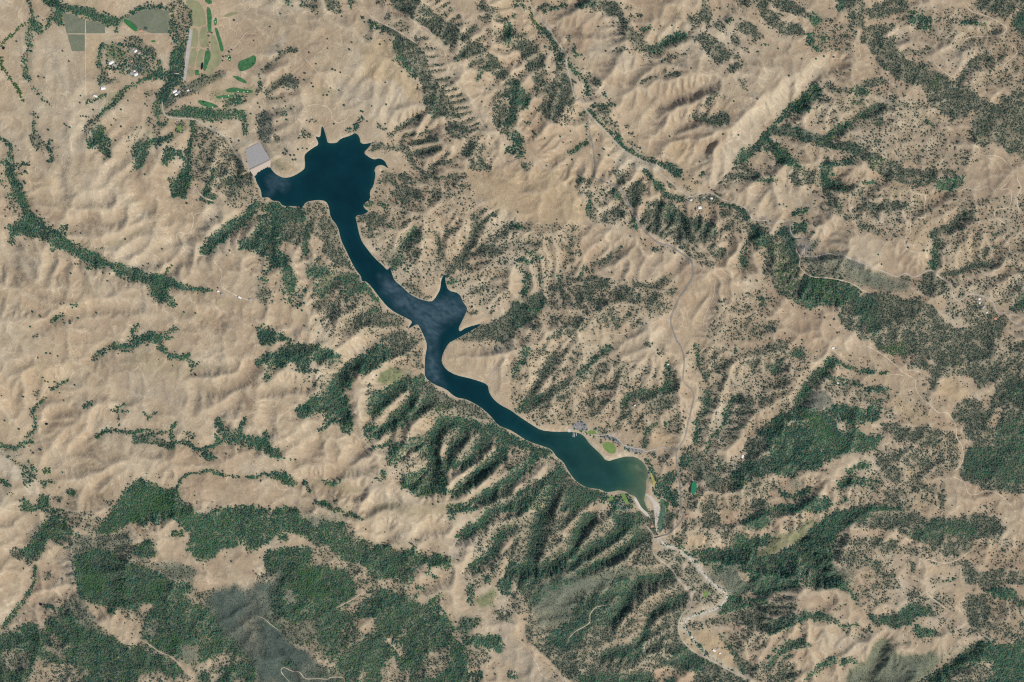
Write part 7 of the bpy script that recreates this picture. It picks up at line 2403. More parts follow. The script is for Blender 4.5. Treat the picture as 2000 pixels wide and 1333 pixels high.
for i, t in enumerate(ROUGHS):
    tag(obj("golf_rough", sheet("golf_rough", tile_pts((0, 0), nums(t)), M['rough'], 0.7)), "olive dry rough of the golf course", None, "golf roughs", "structure")
for t in FAIRWAYS:
    tag(obj("fairway", sheet("fairway", tile_pts((0, 0), nums(t)), M['fairway'], 1.1)), "bright green watered golf fairway", None, "golf fairways", "structure")
for x, y in BUNKERS:
    p = tile_pts((0, 0), np.array([[x, y]], float))[0]
    a = np.linspace(0, 2 * np.pi, 9)[:-1]
    pts = p + np.stack([np.cos(a) * 1.1 * (1 + .25 * np.sin(2 * a + x)), np.sin(a) * 0.9], -1)
    tag(obj("sand_bunker", sheet("sand_bunker", pts, M['bunker'], 1.5, None, 0.7)), "small white sand bunker on the golf course", None, "sand bunkers", "structure")
for t in VINEYARDS:
    pts = tile_pts((0, 0), nums(t))
    v = tag(obj("vineyard", sheet("vineyard", pts, M['vine_soil'], 0.8)), "grey green vineyard block in the upper left", None, "vineyard blocks", "structure")
    # vine rows, real hedges four metres apart
    V = []; F = []
    x0, y0 = pts.min(0); x1, y1 = pts.max(0)
    for x in np.arange(x0 + 0.4, x1 - 0.3, 0.95):
        ys = []
        for i in range(len(pts)):
            (ax, ay), (bx, by) = pts[i], pts[(i + 1) % len(pts)]
            if (ax > x) != (bx > x): ys.append(ay + (by - ay) * (x - ax) / (bx - ax))
        ys.sort()
        for a, b in zip(ys[::2], ys[1::2]):
            k = max(2, int((b - a) / 2.5) + 1)
            yy = np.linspace(a + 0.3, b - 0.3, k)
            base = len(V)
            for y in yy:
                z = float(Hat(x, y)) + 0.8
                for dx, dz in ((-0.95, 0), (-0.75, 1.9), (0.75, 1.9), (0.95, 0)):
                    V.append((wx(x) + dx + random.uniform(-.2, .2), wy(y), z + dz + random.uniform(-.1, .1)))
            for i in range(k - 1):
                for j in range(3):
                    q = base + i * 4 + j
                    F.append((q, q + 1, q + 5, q + 4))
    if V: tag(obj("vine_rows", mesh_np("vine_rows", np.array(V), np.array(F), M['vine']), v), None, None, None, "stuff")
for tile, t, label in PONDS:
    mat = M['pondgreen'] if 'green' in label else M['pondwater']
    pts = tile_pts(tile, nums(t))
    if 'green' in label:
        c_ = pts.mean(0)
        tag(obj("pond_bank", sheet("pond_bank", c_ + (pts - c_) * 1.3, M['gravel'], 0.8)), "pale bank round the green treatment pond", None, None, "structure")
    tag(obj("pond", sheet("pond", pts, mat, 0, 1.0)), label, None, None, "structure")
for tile, t, label in LAWNS:
    mat = M['lawn_lush'] if ('court' in label or 'strip' in label) else M['lawn']
    tag(obj("lawn", sheet("lawn", tile_pts(tile, nums(t)), mat, 0.9)), label, None, None, "structure")
for tile, t, key, label in PAVED:
    if not label: continue
    nm = key if key in ("sandbar", "marsh") else "reed_bed" if key == "yellow_grass" else "airstrip" if "airstrip" in label else "river_bed" if "bed" in key else "parking_lot" if "parking" in label else "forecourt"
    tag(obj(nm, sheet(nm, tile_pts(tile, nums(t)), M['airstrip' if nm == 'airstrip' else key], 0.75)), label, None, None, "structure")
print("sheets", time.time() - T0)
# ------------------------------------------------------------------ dam
def px3(p, z): return (wx(p[0]), wy(p[1]), z)
def quad_grid(name, a, b, c, e, n, m, mat, jitter=0.0):
    """bilinear patch a-b-c-e (a->b across, a->e down) with n x m cells"""
    a, b, c, e = (np.array(v, float) for v in (a, b, c, e))
    V = []
    for j in range(m + 1):
        for i in range(n + 1):
            u, v = i / n, j / m
            p = (a * (1 - u) + b * u) * (1 - v) + (e * (1 - u) + c * u) * v
            if jitter and 0 < i < n and 0 < j < m: p = p + np.array([0, 0, random.uniform(-jitter, jitter)])
            V.append(p)
    id_ = np.arange(len(V)).reshape(m + 1, n + 1)
    F = np.stack([id_[:-1, :-1], id_[1:, :-1], id_[1:, 1:], id_[:-1, 1:]], -1).reshape(-1, 4)
    return mesh_np(name, np.array(V), F, mat)

random.seed(3)
root = empty("dam", (0, 0, 0))
root.location = px3(((DAM['cl'][0] + DAM['cr'][0]) / 2, (DAM['cl'][1] + DAM['cr'][1]) / 2), -46)
tag(root, "grey rockfill embankment dam at the reservoir's northwest end", "dam")
inv_loc = -Vector(root.location)
def dam_part(name, me):
    o = obj(name, me, root, inv_loc); return o
cl, cr, tl, tr, ul, ur = (np.array(DAM[k], float) for k in ("cl", "cr", "tl", "tr", "ul", "ur"))
ax_ = (cr - cl) / np.hypot(*(cr - cl)); nrm = np.array([ax_[1], -ax_[0]])
cl2, cr2 = cl - ax_ * 2.0, cr + ax_ * 2.0
dam_part("downstream_face", quad_grid("downstream_face", px3(cl2 + nrm * 0.9, 14), px3(cr2 + nrm * 0.9, 14), px3(tr + ax_ * 1.5, -48), px3(tl - ax_ * 1.5, -48), 16, 16, M['riprap'], 0.5))
dam_part("crest_road", quad_grid("crest_road", px3(cl2 - nrm * 0.9, 14.3), px3(cr2 - nrm * 0.9, 14.3), px3(cr2 + nrm * 0.9, 14.3), px3(cl2 + nrm * 0.9, 14.3), 12, 1, M['asphalt']))
dam_part("upstream_face", quad_grid("upstream_face", px3(cl2 - nrm * 0.9, 14), px3(cr2 - nrm * 0.9, 14), px3(ur + ax_ * 1, -6), px3(ul - ax_ * 1, -6), 16, 6, M['riprap2'], 0.3))
for s_, nm in ((0.95, "parapet"), (-0.95, "parapet")):
    a = cl2 + nrm * s_; b = cr2 + nrm * s_
    mid = (a + b) / 2
    L = np.hypot(*(b - a)) * S
    dam_part(nm, boxes_mesh(nm, [(wx(mid[0]), wy(mid[1]), 14.7, L, 0.5, 1.2, math.atan2(-(b - a)[1], (b - a)[0]))], M['concrete']))
sp = np.array([[489, 333], [493, 333], [497, 346], [494, 350], [490, 344]], float)
dam_part("spillway_apron", sheet("spillway_apron", sp, M['concrete'], 2.0))

# ------------------------------------------------------------------ bridge over the river
p0, p1 = np.array([1278.5, 1051.3]), np.array([1303.0, 1044.8])
mid = (p0 + p1) / 2; L = np.hypot(*(p1 - p0)) * S; rz = math.atan2(-(p1 - p0)[1], (p1 - p0)[0])
zb = float(max(Hat(*p0), Hat(*p1), Hat(*mid) + 3)) + 2.2
root = empty("road_bridge", (wx(mid[0]), wy(mid[1]), zb), rz)
tag(root, "straight road bridge crossing the river above the lake", "bridge")
obj("deck", boxes_mesh("deck", [(0, 0, 0, L, 9, 0.8, 0)], M['concrete']), root)
obj("roadway", boxes_mesh("roadway", [(0, 0, 0.45, L, 7.4, 0.08, 0)], M['asphalt']), root)
for s_ in (-1, 1):
    obj("parapet", boxes_mesh("parapet", [(0, s_ * 4.3, 0.9, L, 0.35, 1.0, 0)], M['concrete']), root)
for x in (-L * .3, 0, L * .3):
    obj("pier", boxes_mesh("pier", [(x, 0, -2.6, 1.2, 6, 4.4, 0)], M['concrete']), root)
# footbridge by the ponds of the golf course
p0, p1 = np.array([337, 142.5]), np.array([349, 144.5])
mid = (p0 + p1) / 2; L = np.hypot(*(p1 - p0)) * S; rz = math.atan2(-(p1 - p0)[1], (p1 - p0)[0])
root = empty("road_bridge", (wx(mid[0]), wy(mid[1]), float(Hat(*mid)) + 16), rz)
tag(root, "narrow pale bridge over the tree lined arroyo beside the estate", "bridge")
obj("deck", boxes_mesh("deck", [(0, 0, 0, L, 7, 0.7, 0)], M['concrete']), root)
for s_ in (-1, 1): obj("parapet", boxes_mesh("parapet", [(0, s_ * 3.3, 0.8, L, 0.3, 0.9, 0)], M['concrete']), root)
for x in (-L * .25, L * .25): obj("pier", boxes_mesh("pier", [(x, 0, -8.5, 1.0, 5, 16.2, 0)], M['concrete']), root)

# ------------------------------------------------------------------ boat docks
for i, (x, y, L, lab) in enumerate(((1119.3, 849.2, 48, "leftmost of three white boat docks below the boat ramp"), (1121.8, 849.6, 44, "middle of three white boat docks below the boat ramp"), (1125.6, 848.3, 34, "rightmost of three white boat docks below the boat ramp"))):
    root = empty("boat_dock", (wx(x), wy(y), 0.6), math.radians(88))
    tag(root, lab, "dock", "boat docks by the ramp")
    obj("walkway", boxes_mesh("walkway", [(0, 0, 0, L, 3.4, 0.35, 0)], M['deck']), root)
    for k in range(4):
        obj("finger_pier", boxes_mesh("finger_pier", [(-L * .4 + k * L * .26, 4.0 * (1 if k % 2 else -1), -0.02, 1.6, 5.0, 0.3, 0)], M['deck']), root)
    for k in range(3):
        obj("mooring_pile", boxes_mesh("mooring_pile", [(-L * .45 + k * L * .45, 1.9, -0.5, 0.4, 0.4, 4.0, 0)], M['pile']), root)
ramp = np.array([[1108, 838], [1114.5, 838], [1114, 847], [1110, 847]], float)
tag(obj("boat_ramp", sheet("boat_ramp", ramp, M['concrete'], 1.0)), "pale concrete boat ramp beside the docks", None, None, "structure")

# ------------------------------------------------------------------ buildings
def gable(L, W, h, rise):
    o = 0.7
    V = [(-L/2-o, -W/2-o, h), (L/2+o, -W/2-o, h), (L/2+o, W/2+o, h), (-L/2-o, W/2+o, h), (-L/2-o, 0, h+rise), (L/2+o, 0, h+rise),
         (-L/2-o, -W/2-o, h-.25), (L/2+o, -W/2-o, h-.25), (L/2+o, W/2+o, h-.25), (-L/2-o, W/2+o, h-.25)]
    F = [(0, 1, 5, 4), (2, 3, 4, 5), (9, 8, 7, 6), (0, 6, 7, 1), (2, 8, 9, 3)]
    T = [(3, 0, 4), (1, 2, 5), (0, 3, 9), (0, 9, 6), (1, 7, 8), (1, 8, 2)]
    me = bpy.data.meshes.new("roof"); me.from_pydata(V, [], F + T); me.update()
    return me
for tile, x, y, L, W, ang, key, label in BUILDINGS:
    p = tile_pts(tile, np.array([[x, y]], float))[0]
    q = p + np.array([[0, 0], [2, 2], [-2, 2], [2, -2], [-2, -2]])
    z = float(Hat(q[:, 0], q[:, 1]).max())
    h = 4.5 if L < 30 else 6.0
    cat = "barn" if any(w in label for w in ("barn", "shed")) else "house"
    nm = "barn" if "barn" in label else "shed" if "shed" in label else "house"
    root = empty(nm, (wx(p[0]), wy(p[1]), z - 1.5), math.radians(ang))
    tag(root, label, cat)
    obj("wall", boxes_mesh("wall", [(0, 0, (h + 1.5) / 2, L, W, h + 1.5, 0)], M['wall']), root)
    r = gable(L, W, h + 1.55, W * 0.2); r.materials.append(M['roof_' + key])
    ro = obj("roof", r, root)
    obj("roof_vent", boxes_mesh("roof_vent", [(L * 0.22, 0, h + 1.5 + W * 0.2 + 0.3, 1.6, 1.2, 1.0, 0)], M['roof_grey']), ro)
    obj("door", boxes_mesh("door", [(L * 0.1, -W / 2 - 0.05, 2.9, 2.6, 0.12, 2.8, 0)], M['door']), root)
print("things", time.time() - T0)

# ------------------------------------------------------------------ trees
def crown_mesh(name, mat, seed, sub=2, lumps=0.28, leaves=0, trunk=True):
    rnd = random.Random(seed)
    bm = bmesh.new()
    bmesh.ops.create_icosphere(bm, subdivisions=sub, radius=1.0)
    ph = [(rnd.uniform(0, 6.28), rnd.uniform(2, 4.5), Vector((rnd.gauss(0, 1), rnd.gauss(0, 1), rnd.gauss(0, 1))).normalized()) for _ in range(7)]
    for v in bm.verts:
        n = v.co.normalized()
        r = 1.0 + lumps * sum(math.sin(p + f * n.dot(a) * 1.6) for p, f, a in ph) / 3.2 + rnd.uniform(-0.12, 0.12)
        v.co = Vector((n.x * r, n.y * r, n.z * r * 0.62 + 0.85))
        if v.co.z < 0.32: v.co.z = 0.32 + rnd.uniform(-0.06, 0.1)
    for _ in range(leaves):
        n = Vector((rnd.gauss(0, 1), rnd.gauss(0, 1), rnd.gauss(0.3, 0.8))).normalized()
        r = rnd.uniform(0.85, 1.22)
        c = Vector((n.x * r, n.y * r, max(0.4, n.z * r * 0.62 + 0.85)))
        u = Vector((rnd.gauss(0, 1), rnd.gauss(0, 1), rnd.gauss(0, .5))).normalized(); w = n.cross(u).normalized()
        k = rnd.uniform(0.09, 0.2)
        vs = [bm.verts.new(c + u * k), bm.verts.new(c + w * k * .8), bm.verts.new(c - u * k), bm.verts.new(c - w * k * .8)]
        bm.faces.new(vs)
    me = bpy.data.meshes.new(name); bm.to_mesh(me); bm.free()
    me.materials.append(mat)
    if trunk:
        b2 = bmesh.new(); b2.from_mesh(me)
        r = bmesh.ops.create_cone(b2, cap_ends=False, segments=5, radius1=0.13, radius2=0.08, depth=1.0, matrix=Matrix.Translation((0, 0, 0.35)))
        me.materials.append(M['bark'])
        for v in r['verts']:
            for f in v.link_faces: f.material_index = 1
        b2.to_mesh(me); b2.free()
    return me

lib = bpy.data.collections.new("tree_kinds")
NV = 3
for ki, (k, lump) in enumerate((("dark", .26), ("grey", .34), ("green", .3), ("shrub", .3), ("heath", .3), ("deep", .26), ("mid", .3))):
    for v in range(NV):
        me = crown_mesh(f"kind_{ki}{v}", M[k], 10 * ki + v, 1 if ki in (3, 4) else 2, lump, 0, ki not in (3, 4))
        lib.objects.link(bpy.data.objects.new(f"kind_{ki}{v}", me))

def scatter_group():
    g = bpy.data.node_groups.new("plant_trees", 'GeometryNodeTree')
    g.interface.new_socket("Geometry", in_out='INPUT', socket_type='NodeSocketGeometry')
    g.interface.new_socket("Geometry", in_out='OUTPUT', socket_type='NodeSocketGeometry')
    n = g.nodes; l = g.links
    gi = n.new("NodeGroupInput"); go = n.new("NodeGroupOutput")
    ip = n.new("GeometryNodeInstanceOnPoints")
    ci = n.new("GeometryNodeCollectionInfo"); ci.inputs["Collection"].default_value = lib
    ci.inputs["Separate Children"].default_value = True; ci.inputs["Reset Children"].default_value = True
    def na(name, t):
        a = n.new("GeometryNodeInputNamedAttribute"); a.data_type = t; a.inputs["Name"].default_value = name
        return a.outputs["Attribute"]
    ip.inputs["Pick Instance"].default_value = True
    l.new(gi.outputs[0], ip.inputs["Points"]); l.new(ci.outputs[0], ip.inputs["Instance"])
    l.new(na("kind", 'INT'), ip.inputs["Instance Index"])
    er = n.new("FunctionNodeEulerToRotation"); l.new(na("turn", 'FLOAT_VECTOR'), er.inputs[0]); l.new(er.outputs[0], ip.inputs["Rotation"])
    l.new(na("size", 'FLOAT_VECTOR'), ip.inputs["Scale"])
    l.new(ip.outputs[0], go.inputs[0])
    return g
GROUP = scatter_group()

rs = np.random.RandomState(11)
SP = 2.3
gx_ = np.arange(-40, 2040, SP); gy_ = np.arange(-40, 1373, SP)
PX, PY = np.meshgrid(gx_, gy_)
PX = (PX + rs.uniform(-.48, .48, PX.shape) * SP).ravel(); PY = (PY + rs.uniform(-.48, .48, PY.shape) * SP).ravel()
DX = 6.0 * fbm(PX, PY, 24, 2, 201) + 3.4 * fbm(PX, PY, 8, 2, 203)
DY = 6.0 * fbm(PX, PY, 24, 2, 205) + 3.4 * fbm(PX, PY, 8, 2, 207)
rag = fbm(PX, PY, 11, 3, 511, 0.6)
NOF = samp(blur(MASK['n'], 2), PX, PY)
DX = DX * (1 - 0.85 * NOF); DY = DY * (1 - 0.85 * NOF)
def layer(k):
    m = MASK[k]
    body = np.clip((samp(blur(m, 5), PX, PY) - 0.22) / 0.35, 0.12, 1)     # narrow rows bend less
    soft = samp(blur(m, 1), PX + DX * body, PY + DY * body)
    own = samp(m, PX, PY)                       # keeps narrow gully rows in place
    dens = np.clip(soft * (1.5 if k == 'd' else 1.25) * (1 + 0.5 * rag), 0, 1) * np.clip(samp(blur(m, 2), PX, PY) * 6, 0, 1)
    if k == 'd':
        # big woods: the edge wanders and clearings open, thin rows stay as they are
        b7 = samp(blur(m * (m >= 0.78), 6), PX + DX * 0.7, PY + DY * 0.7)
        wander = fbm(PX, PY, 26, 4, 531, 0.62)
        thick = np.clip((b7 + 0.60 * wander - 0.36) * 4 + 0.5, 0, 1)
        return np.where(b7 > 0.5, np.maximum(thick, 0.12), np.maximum(np.maximum(dens, own * 0.4), np.where(b7 > 0.2, thick * 0.7, 0)))
    return np.where(NOF > 0.4, own, np.maximum(dens, own * 0.4))
Dd, Dw, Dg = layer('d'), layer('w'), layer('g')
clump = fbm(PX, PY, 8, 2, 501); clump2 = fbm(PX, PY, 30, 2, 503)
pd = Dd ** 1.3 * np.clip(0.95 + 0.30 * clump + 0.12 * clump2, 0.2, 1)
pw = Dw ** 1.2 * np.clip(0.86 + 1.0 * clump + 0.35 * clump2, 0.05, 1)
pw = np.where(NOF > 0.4, Dw, pw)
# stragglers thin out away from the woods
cleared = np.clip(samp(blur(np.maximum(MASK['p'], MASK['y'] * 0.6), 4), PX, PY), 0, 1)
near_w = samp(blur(np.maximum(MASK['w'], MASK['d']), 7), PX, PY)
wide_w = samp(blur(np.maximum(MASK['w'], MASK['d']), 22), PX, PY)
mo = moist_at(PX, PY)
pw = pw * np.where(NOF > 0.4, 1, np.clip(1.04 + 0.5 * mo, 0.45, 1.25))
pd = pd * np.clip(1.0 + 0.25 * mo, 0.7, 1.0)
east = np.clip((PX - 480) / 500, 0.35, 1)
fringe = (np.clip(near_w * 0.36 - 0.01, 0, 0.28) * np.clip(0.4 + 0.9 * mo + 1.3 * clump, 0, 2.2) + np.clip(wide_w * 1.3 - 0.12, 0, 0.4) * np.clip(0.9 * mo - 0.15 + 0.3 * clump2, 0, 1) * 0.9) * east * (1 - cleared) * (1 - NOF)
pw = 1 - (1 - pw) * (1 - fringe)
pg = Dg ** 1.2 * 0.9
pheath = samp(blur(MASK['s'], 1), PX + DX, PY + DY) * 0.85
ps = np.clip(samp(blur(MASK['c'], 1), PX + DX, PY + DY) * 0.75 + pheath + samp(blur(MASK['m'], 1), PX + DX, PY + DY) * 0.3 + 0.30 * Dw * np.clip(0.8 + 0.6 * mo, 0.2, 1.4) + samp(blur(MASK['k'], 1), PX + DX, PY + DY) * 0.3, 0, 0.92) * np.clip(0.8 + 0.6 * clump, 0, 1)
p = 1 - (1 - pd) * (1 - pw) * (1 - pg) * (1 - ps)
ins = rs.rand(len(PX)) < p
# no trees in the water, on roads, lawns or roofs
block = np.zeros((H0, W0), bool)
def block_poly(pts, m=0.0):
    x0, y0, x1, y1 = bbox(pts, 2)
    if x1 > x0 and y1 > y0: block[y0:y1, x0:x1] |= poly_mask(pts, x0, y0, x1, y1)
for t in FAIRWAYS + ROUGHS + VINEYARDS: block_poly(tile_pts((0, 0), nums(t)))
for tile, t, _ in PONDS + LAWNS: block_poly(tile_pts(tile, nums(t)))
for tile, t, key, lab in PAVED:
    if key in ('sandbar', 'marsh', 'yellow_grass') or 'airstrip' in lab: block_poly(tile_pts(tile, nums(t)))
block_poly(dp)
for name, width, key, label, tile, txt in ROADS:
    line = smooth_line(tile_pts(tile, nums(txt)), 1.0)
    r = width / S * 0.5 + 0.9
    for x, y in line:
        x0, x1, y0, y1 = int(x - r), int(x + r + 1), int(y - r), int(y + r + 1)
        if 0 <= x0 and x1 < W0 and 0 <= y0 and y1 < H0: block[y0:y1, x0:x1] = True
for tile, x, y, L, W, *_ in BUILDINGS:
    q = tile_pts(tile, np.array([[x, y]], float))[0]; r = L / S * 0.5 + 0.6
    block[int(max(0, q[1] - r)):int(q[1] + r + 1), int(max(0, q[0] - r)):int(q[0] + r + 1)] = True
ins &= ~samp(block, PX, PY)
ins &= lake_sdf(PX.astype(np.float32), PY.astype(np.float32)) > 1.6
PX, PY = PX[ins], PY[ins]
wd, ww, wg, wsb = pd[ins], pw[ins], pg[ins], ps[ins]
u = rs.rand(len(PX)) * (wd + ww + wg + wsb)
mixed = rs.rand(len(PX)); tone = fbm(PX, PY, 26, 2, 521)
kind = np.where(u < wd, np.where(mixed < 0.08 + 0.25 * np.clip(tone, 0, 1) + 0.16 * ((PY > 930) & (PX < 900)), 2, np.where(mixed > 0.86 + 0.3 * np.clip(tone, -1, 0), 1, 0)), np.where(u < wd + ww, 1, np.where(u < wd + ww + wg, 2, np.where(pheath[ins] > 0.3, 4, 3))))
tri = rs.rand(len(PX)) ** 1.8
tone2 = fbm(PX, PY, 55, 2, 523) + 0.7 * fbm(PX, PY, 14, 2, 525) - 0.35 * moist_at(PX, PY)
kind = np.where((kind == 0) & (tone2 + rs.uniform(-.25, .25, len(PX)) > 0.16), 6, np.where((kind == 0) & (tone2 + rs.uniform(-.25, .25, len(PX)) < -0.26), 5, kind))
rad = np.choose(kind, [4.4 + 4.8 * tri, 3.4 + 4.4 * tri, rs.uniform(4.8, 7.6, len(PX)), rs.uniform(2.6, 4.6, len(PX)), rs.uniform(2.6, 4.6, len(PX)), 4.6 + 5.0 * tri, 4.2 + 4.4 * tri])
PZ = Hat(PX, PY)
print("trees", len(PX), time.time() - T0)

WOODS = [  # seed x, y, name, label, category
 (330, 1040, "oak_forest", "dense dark green forest below the tan hills at lower left", "forest"),
 (150, 1260, "oak_forest", "dark green forest in the bottom left corner", "forest"),
 (320, 1190, "oak_forest", "mixed forest west of the grey chaparral slope", "forest"),
 (600, 1150, "oak_forest", "forest with bright green crown east of the grey chaparral", "forest"),
 (800, 1250, "oak_forest", "forest on the slopes at the bottom centre", "forest"),
 (720, 1080, "oak_forest", "straggling dark oaks along the southern tan saddle", "forest"),
 (640, 760, "canyon_woodland", "dark wooded ridge west of the reservoir's narrow bend", "woodland"),
 (760, 810, "canyon_woodland", "wooded canyons just south of the reservoir's narrow bend", "woodland"),
 (900, 920, "canyon_woodland", "striped wooded canyons south of the reservoir", "woodland"),
 (1080, 1010, "canyon_woodland", "dark wooded ravines southwest of the reservoir's upper end", "woodland"),
 (1180, 1200, "canyon_woodland", "scrubby woodland covering the bottom centre hills", "woodland"),
 (1350, 1130, "river_woodland", "campground trees inside the river bend", "woodland"),
 (1290, 980, "river_woodland", "riverside trees at the upper end of the lake", "woodland"),
 (540, 450, "canyon_woodland", "woods on the southwest shore of the main basin", "woodland"),
 (690, 560, "canyon_woodland", "shoreline oaks west of the reservoir's long channel", "woodland"),
 (230, 510, "creek_trees", "dense green trees lining the western creek", "trees"),
 (300, 680, "creek_trees", "dark tree filled gully on the tan western hills", "trees"),
 (60, 300, "creek_trees", "creek trees along the left edge", "trees"),
 (60, 800, "creek_trees", "thin tree line along the lower left creek", "trees"),
 (420, 870, "creek_trees", "gully trees crossing the lower left grassland", "trees"),
 (200, 60, "creek_trees", "trees round the vineyards and estate", "trees"),
 (350, 160, "river_woodland", "riverside trees below the dam and golf course", "woodland"),
 (430, 310, "canyon_woodland", "speckled oaks on the slopes beside the dam", "woodland"),
 (560, 180, "oak_woodland", "scattered oaks and rock on the slopes north of the dam", "woodland"),
 (840, 150, "oak_woodland", "grey green oak ridge with comb shaped gullies in the upper centre", "woodland"),
 (960, 120, "oak_woodland", "second oak ridge right of the comb shaped gullies", "woodland"),
 (840, 300, "oak_woodland", "gully oaks northeast of the main basin", "woodland"),
 (800, 450, "oak_woodland", "scattered oaks on the east shore of the long channel", "woodland"),
 (950, 480, "oak_woodland", "oak filled branching gully north of the narrows", "woodland"),
 (1060, 200, "oak_woodland", "oak wood west of the upper creek", "woodland"),
 (1160, 240, "creek_trees", "trees lining the eastern creek", "trees"),
 (1240, 80, "oak_woodland", "curving oak strip on the upper tan hills", "woodland"),
 (1420, 110, "oak_woodland", "oak woods at the top right of centre", "woodland"),
 (1310, 430, "oak_woodland", "dense oak wood beside the grey ridge road", "woodland"),
 (1080, 580, "oak_woodland", "dark oak wood east of the narrows", "woodland"),
 (1220, 580, "oak_woodland", "oak wood west of the ridge road bend", "woodland"),
 (1060, 740, "oak_woodland", "slanting oak strips north of the boat ramp", "woodland"),
 (1240, 780, "oak_woodland", "oak wood west of the road to the beach", "woodland"),
 (1400, 790, "oak_woodland", "narrow oak strips east of the road to the beach", "woodland"),
 (1460, 920, "oak_woodland", "dark wood on the slope east of the lake's upper end", "woodland"),
 (1600, 860, "oak_forest", "dark shaded forest on the southeastern slopes", "forest"),
 (1540, 1090, "oak_forest", "dark shaded canyon forest in the lower right", "forest"),
 (1760, 1050, "oak_woodland", "grey green woodland on the lower right ridge", "woodland"),
 (1700, 1200, "oak_woodland", "scattered oaks on the lower right hills", "woodland"),
 (1900, 1280, "oak_forest", "forest in the bottom right corner", "forest"),
 (1720, 720, "oak_woodland", "oak strips west of the straw coloured ridge", "woodland"),
 (1900, 880, "oak_forest", "broad grey green forest along the right edge", "forest"),
 (1760, 620, "oak_forest", "broad oak forest descending from the eastern canyon", "forest"),
 (1570, 530, "oak_forest", "dark canyon forest below the white rim road", "forest"),
 (1720, 430, "oak_woodland", "scattered oaks on the eastern ranch slopes", "woodland"),
 (1560, 270, "oak_woodland", "dark oak lines in the northeastern canyons", "woodland"),
 (1760, 120, "oak_forest", "oak forest ridge at the top right", "forest"),
 (1880, 240, "oak_forest", "wide oak forest at the upper right edge", "forest"),
]
seeds = np.array([(a[0], a[1]) for a in WOODS], float)
near_i = np.zeros(len(PX), int); bestd = np.full(len(PX), 1e18)
for i, (x, y) in enumerate(seeds):
    dd = (PX - x) ** 2 + (PY - y) ** 2
    m = dd < bestd; bestd[m] = dd[m]; near_i[m] = i
for i, (x, y, name, label, cat) in enumerate(WOODS):
    s_ = near_i == i
    n = int(s_.sum())
    if not n: continue
    me = bpy.data.meshes.new(name)
    me.vertices.add(n)
    me.vertices.foreach_set("co", np.stack([wx(PX[s_]), wy(PY[s_]), PZ[s_] - 0.4], -1).astype(np.float32).ravel())
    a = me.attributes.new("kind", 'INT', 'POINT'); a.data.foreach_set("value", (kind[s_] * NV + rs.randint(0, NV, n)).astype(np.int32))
    t = np.zeros((n, 3), np.float32); t[:, 2] = rs.uniform(0, 6.28, n); t[:, 0] = rs.uniform(-.12, .12, n); t[:, 1] = rs.uniform(-.12, .12, n)
    a = me.attributes.new("turn", 'FLOAT_VECTOR', 'POINT'); a.data.foreach_set("vector", t.ravel())
    r = rad[s_]; sc = np.stack([r * rs.uniform(.72, 1.4, n), r * rs.uniform(.72, 1.3, n), r * rs.uniform(.7, 1.1, n)], -1)
    a = me.attributes.new("size", 'FLOAT_VECTOR', 'POINT'); a.data.foreach_set("vector", sc.astype(np.float32).ravel())
    o = tag(obj(name, me), label, cat, None, "stuff")
    md = o.modifiers.new("trees", 'NODES'); md.node_group = GROUP

# single oaks out on the grass: trunk and leafy crown each
ORD = "first second third fourth fifth sixth seventh eighth ninth tenth eleventh twelfth thirteenth fourteenth fifteenth sixteenth seventeenth eighteenth nineteenth twentieth".split()
ORD += ["twenty-" + w for w in ORD[:9]] + ["thirtieth"] + ["thirty-" + w for w in ORD[:9]] + ["fortieth"]
crowns = [crown_mesh("crown", M['dark' if i < 4 else 'grey'], 90 + i, 2, .3, 150, False) for i in range(6)]
def trunk_mesh():
    bm = bmesh.new()
    for (a, b, r1, r2) in (((0, 0, -.1), (0.02, 0.01, .75), .13, .1), ((0.02, 0.01, .55), (.5, .2, 1.15), .07, .03), ((0, 0, .5), (-.42, .3, 1.1), .07, .03), ((0, 0, .6), (.05, -.5, 1.2), .07, .03), ((0, 0, .7), (0, .05, 1.5), .08, .03)):
        a, b = Vector(a), Vector(b); dv = b - a
        mt = Matrix.Translation((a + b) / 2) @ dv.to_track_quat('Z', 'Y').to_matrix().to_4x4()
        bmesh.ops.create_cone(bm, cap_ends=True, segments=6, radius1=r1, radius2=r2, depth=dv.length, matrix=mt)
    me = bpy.data.meshes.new("trunk"); bm.to_mesh(me); bm.free(); me.materials.append(M['bark'])
    return me
trunk = trunk_mesh()
rt = random.Random(5)
ntree = 0
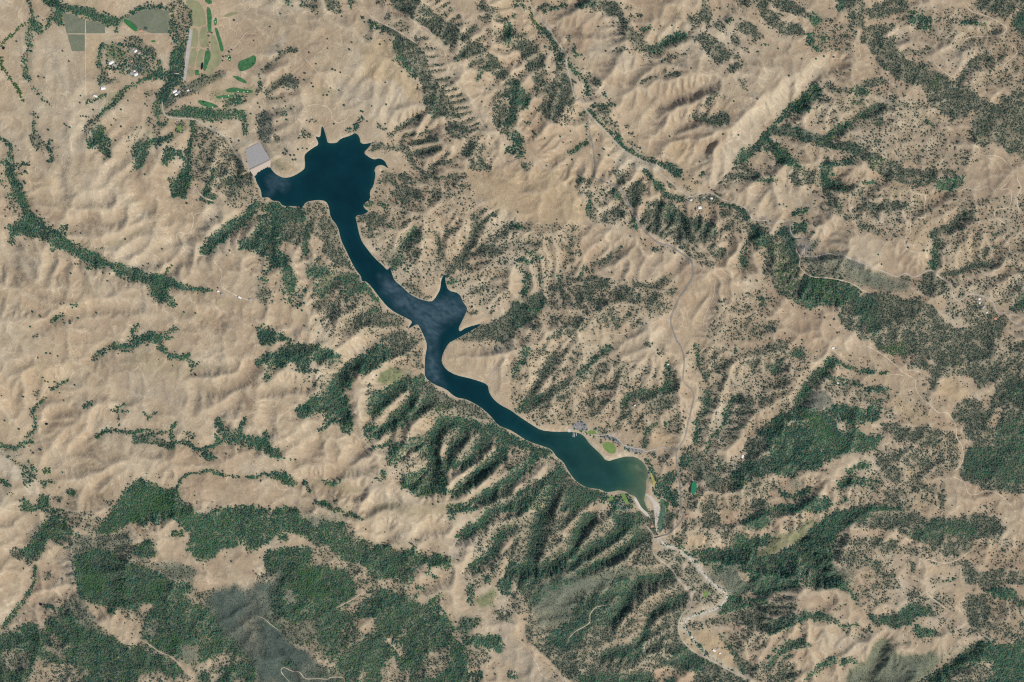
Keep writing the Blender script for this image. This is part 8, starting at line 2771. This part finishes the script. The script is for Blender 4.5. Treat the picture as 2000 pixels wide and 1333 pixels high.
for tile, where, txt in TREES:
    pts = tile_pts(tile, nums(txt))
    pts = pts[np.argsort(pts[:, 0])]
    for i, (x, y) in enumerate(pts):
        if ntree >= 298: break
        r = rt.uniform(6.2, 9.0)
        root = empty("oak_tree", (wx(x), wy(y), float(Hat(x, y)) - 0.3), rt.uniform(0, 6.28))
        root.scale = (r, r, r * rt.uniform(.85, 1.05))
        tag(root, f"{ORD[i]} oak from left of those {where}" if len(where.split()) <= 9 else f"{ORD[i]} oak from left {where}", "tree", "single oaks " + where)
        obj("trunk", trunk, root); obj("crown", rt.choice(crowns), root)
        ntree += 1
print("single oaks", ntree, time.time() - T0)

# ------------------------------------------------------------------ cars in the parking lots (too small to count)
cars = {k: [] for k in ('car_white', 'car_dark', 'car_mid')}
rc = random.Random(8)
for tile, t, key, lab in PAVED:
    if 'parking' not in lab: continue
    pts = tile_pts(tile, nums(t))
    ev = pts - pts.mean(0); ang = 0.5 * math.atan2(2 * (ev[:, 0] * ev[:, 1]).sum(), (ev[:, 0] ** 2).sum() - (ev[:, 1] ** 2).sum())
    ca_, sa_ = math.cos(ang), math.sin(ang)
    for i in range(-60, 60):
        for j in range(-14, 14):
            q = pts.mean(0) + np.array([ca_ * i * 0.62 - sa_ * j * 1.7, sa_ * i * 0.62 + ca_ * j * 1.7])
            if not poly_mask(pts, q[0], q[1], q[0] + 0.1, q[1] + 0.1, 0.1)[0, 0] or rc.random() > 0.55: continue
            z = float(Hat(*q)) + 0.75
            k = rc.choice(list(cars))
            cars[k].append((wx(q[0]), wy(q[1]), z + 0.45, 1.8, 4.4, 0.9, -ang)); cars[k].append((wx(q[0]), wy(q[1]), z + 1.1, 1.6, 2.3, 0.5, -ang))
root = empty("parked_cars", (wx(1190), wy(860), 5))
tag(root, "rows of tiny cars in the lakeside parking lots", "cars", None, "stuff")
for k, b in cars.items():
    o = obj("car_row", boxes_mesh("car_row", b, M[k]), root, -Vector(root.location)); o["kind"] = "stuff"
print("done", time.time() - T0)
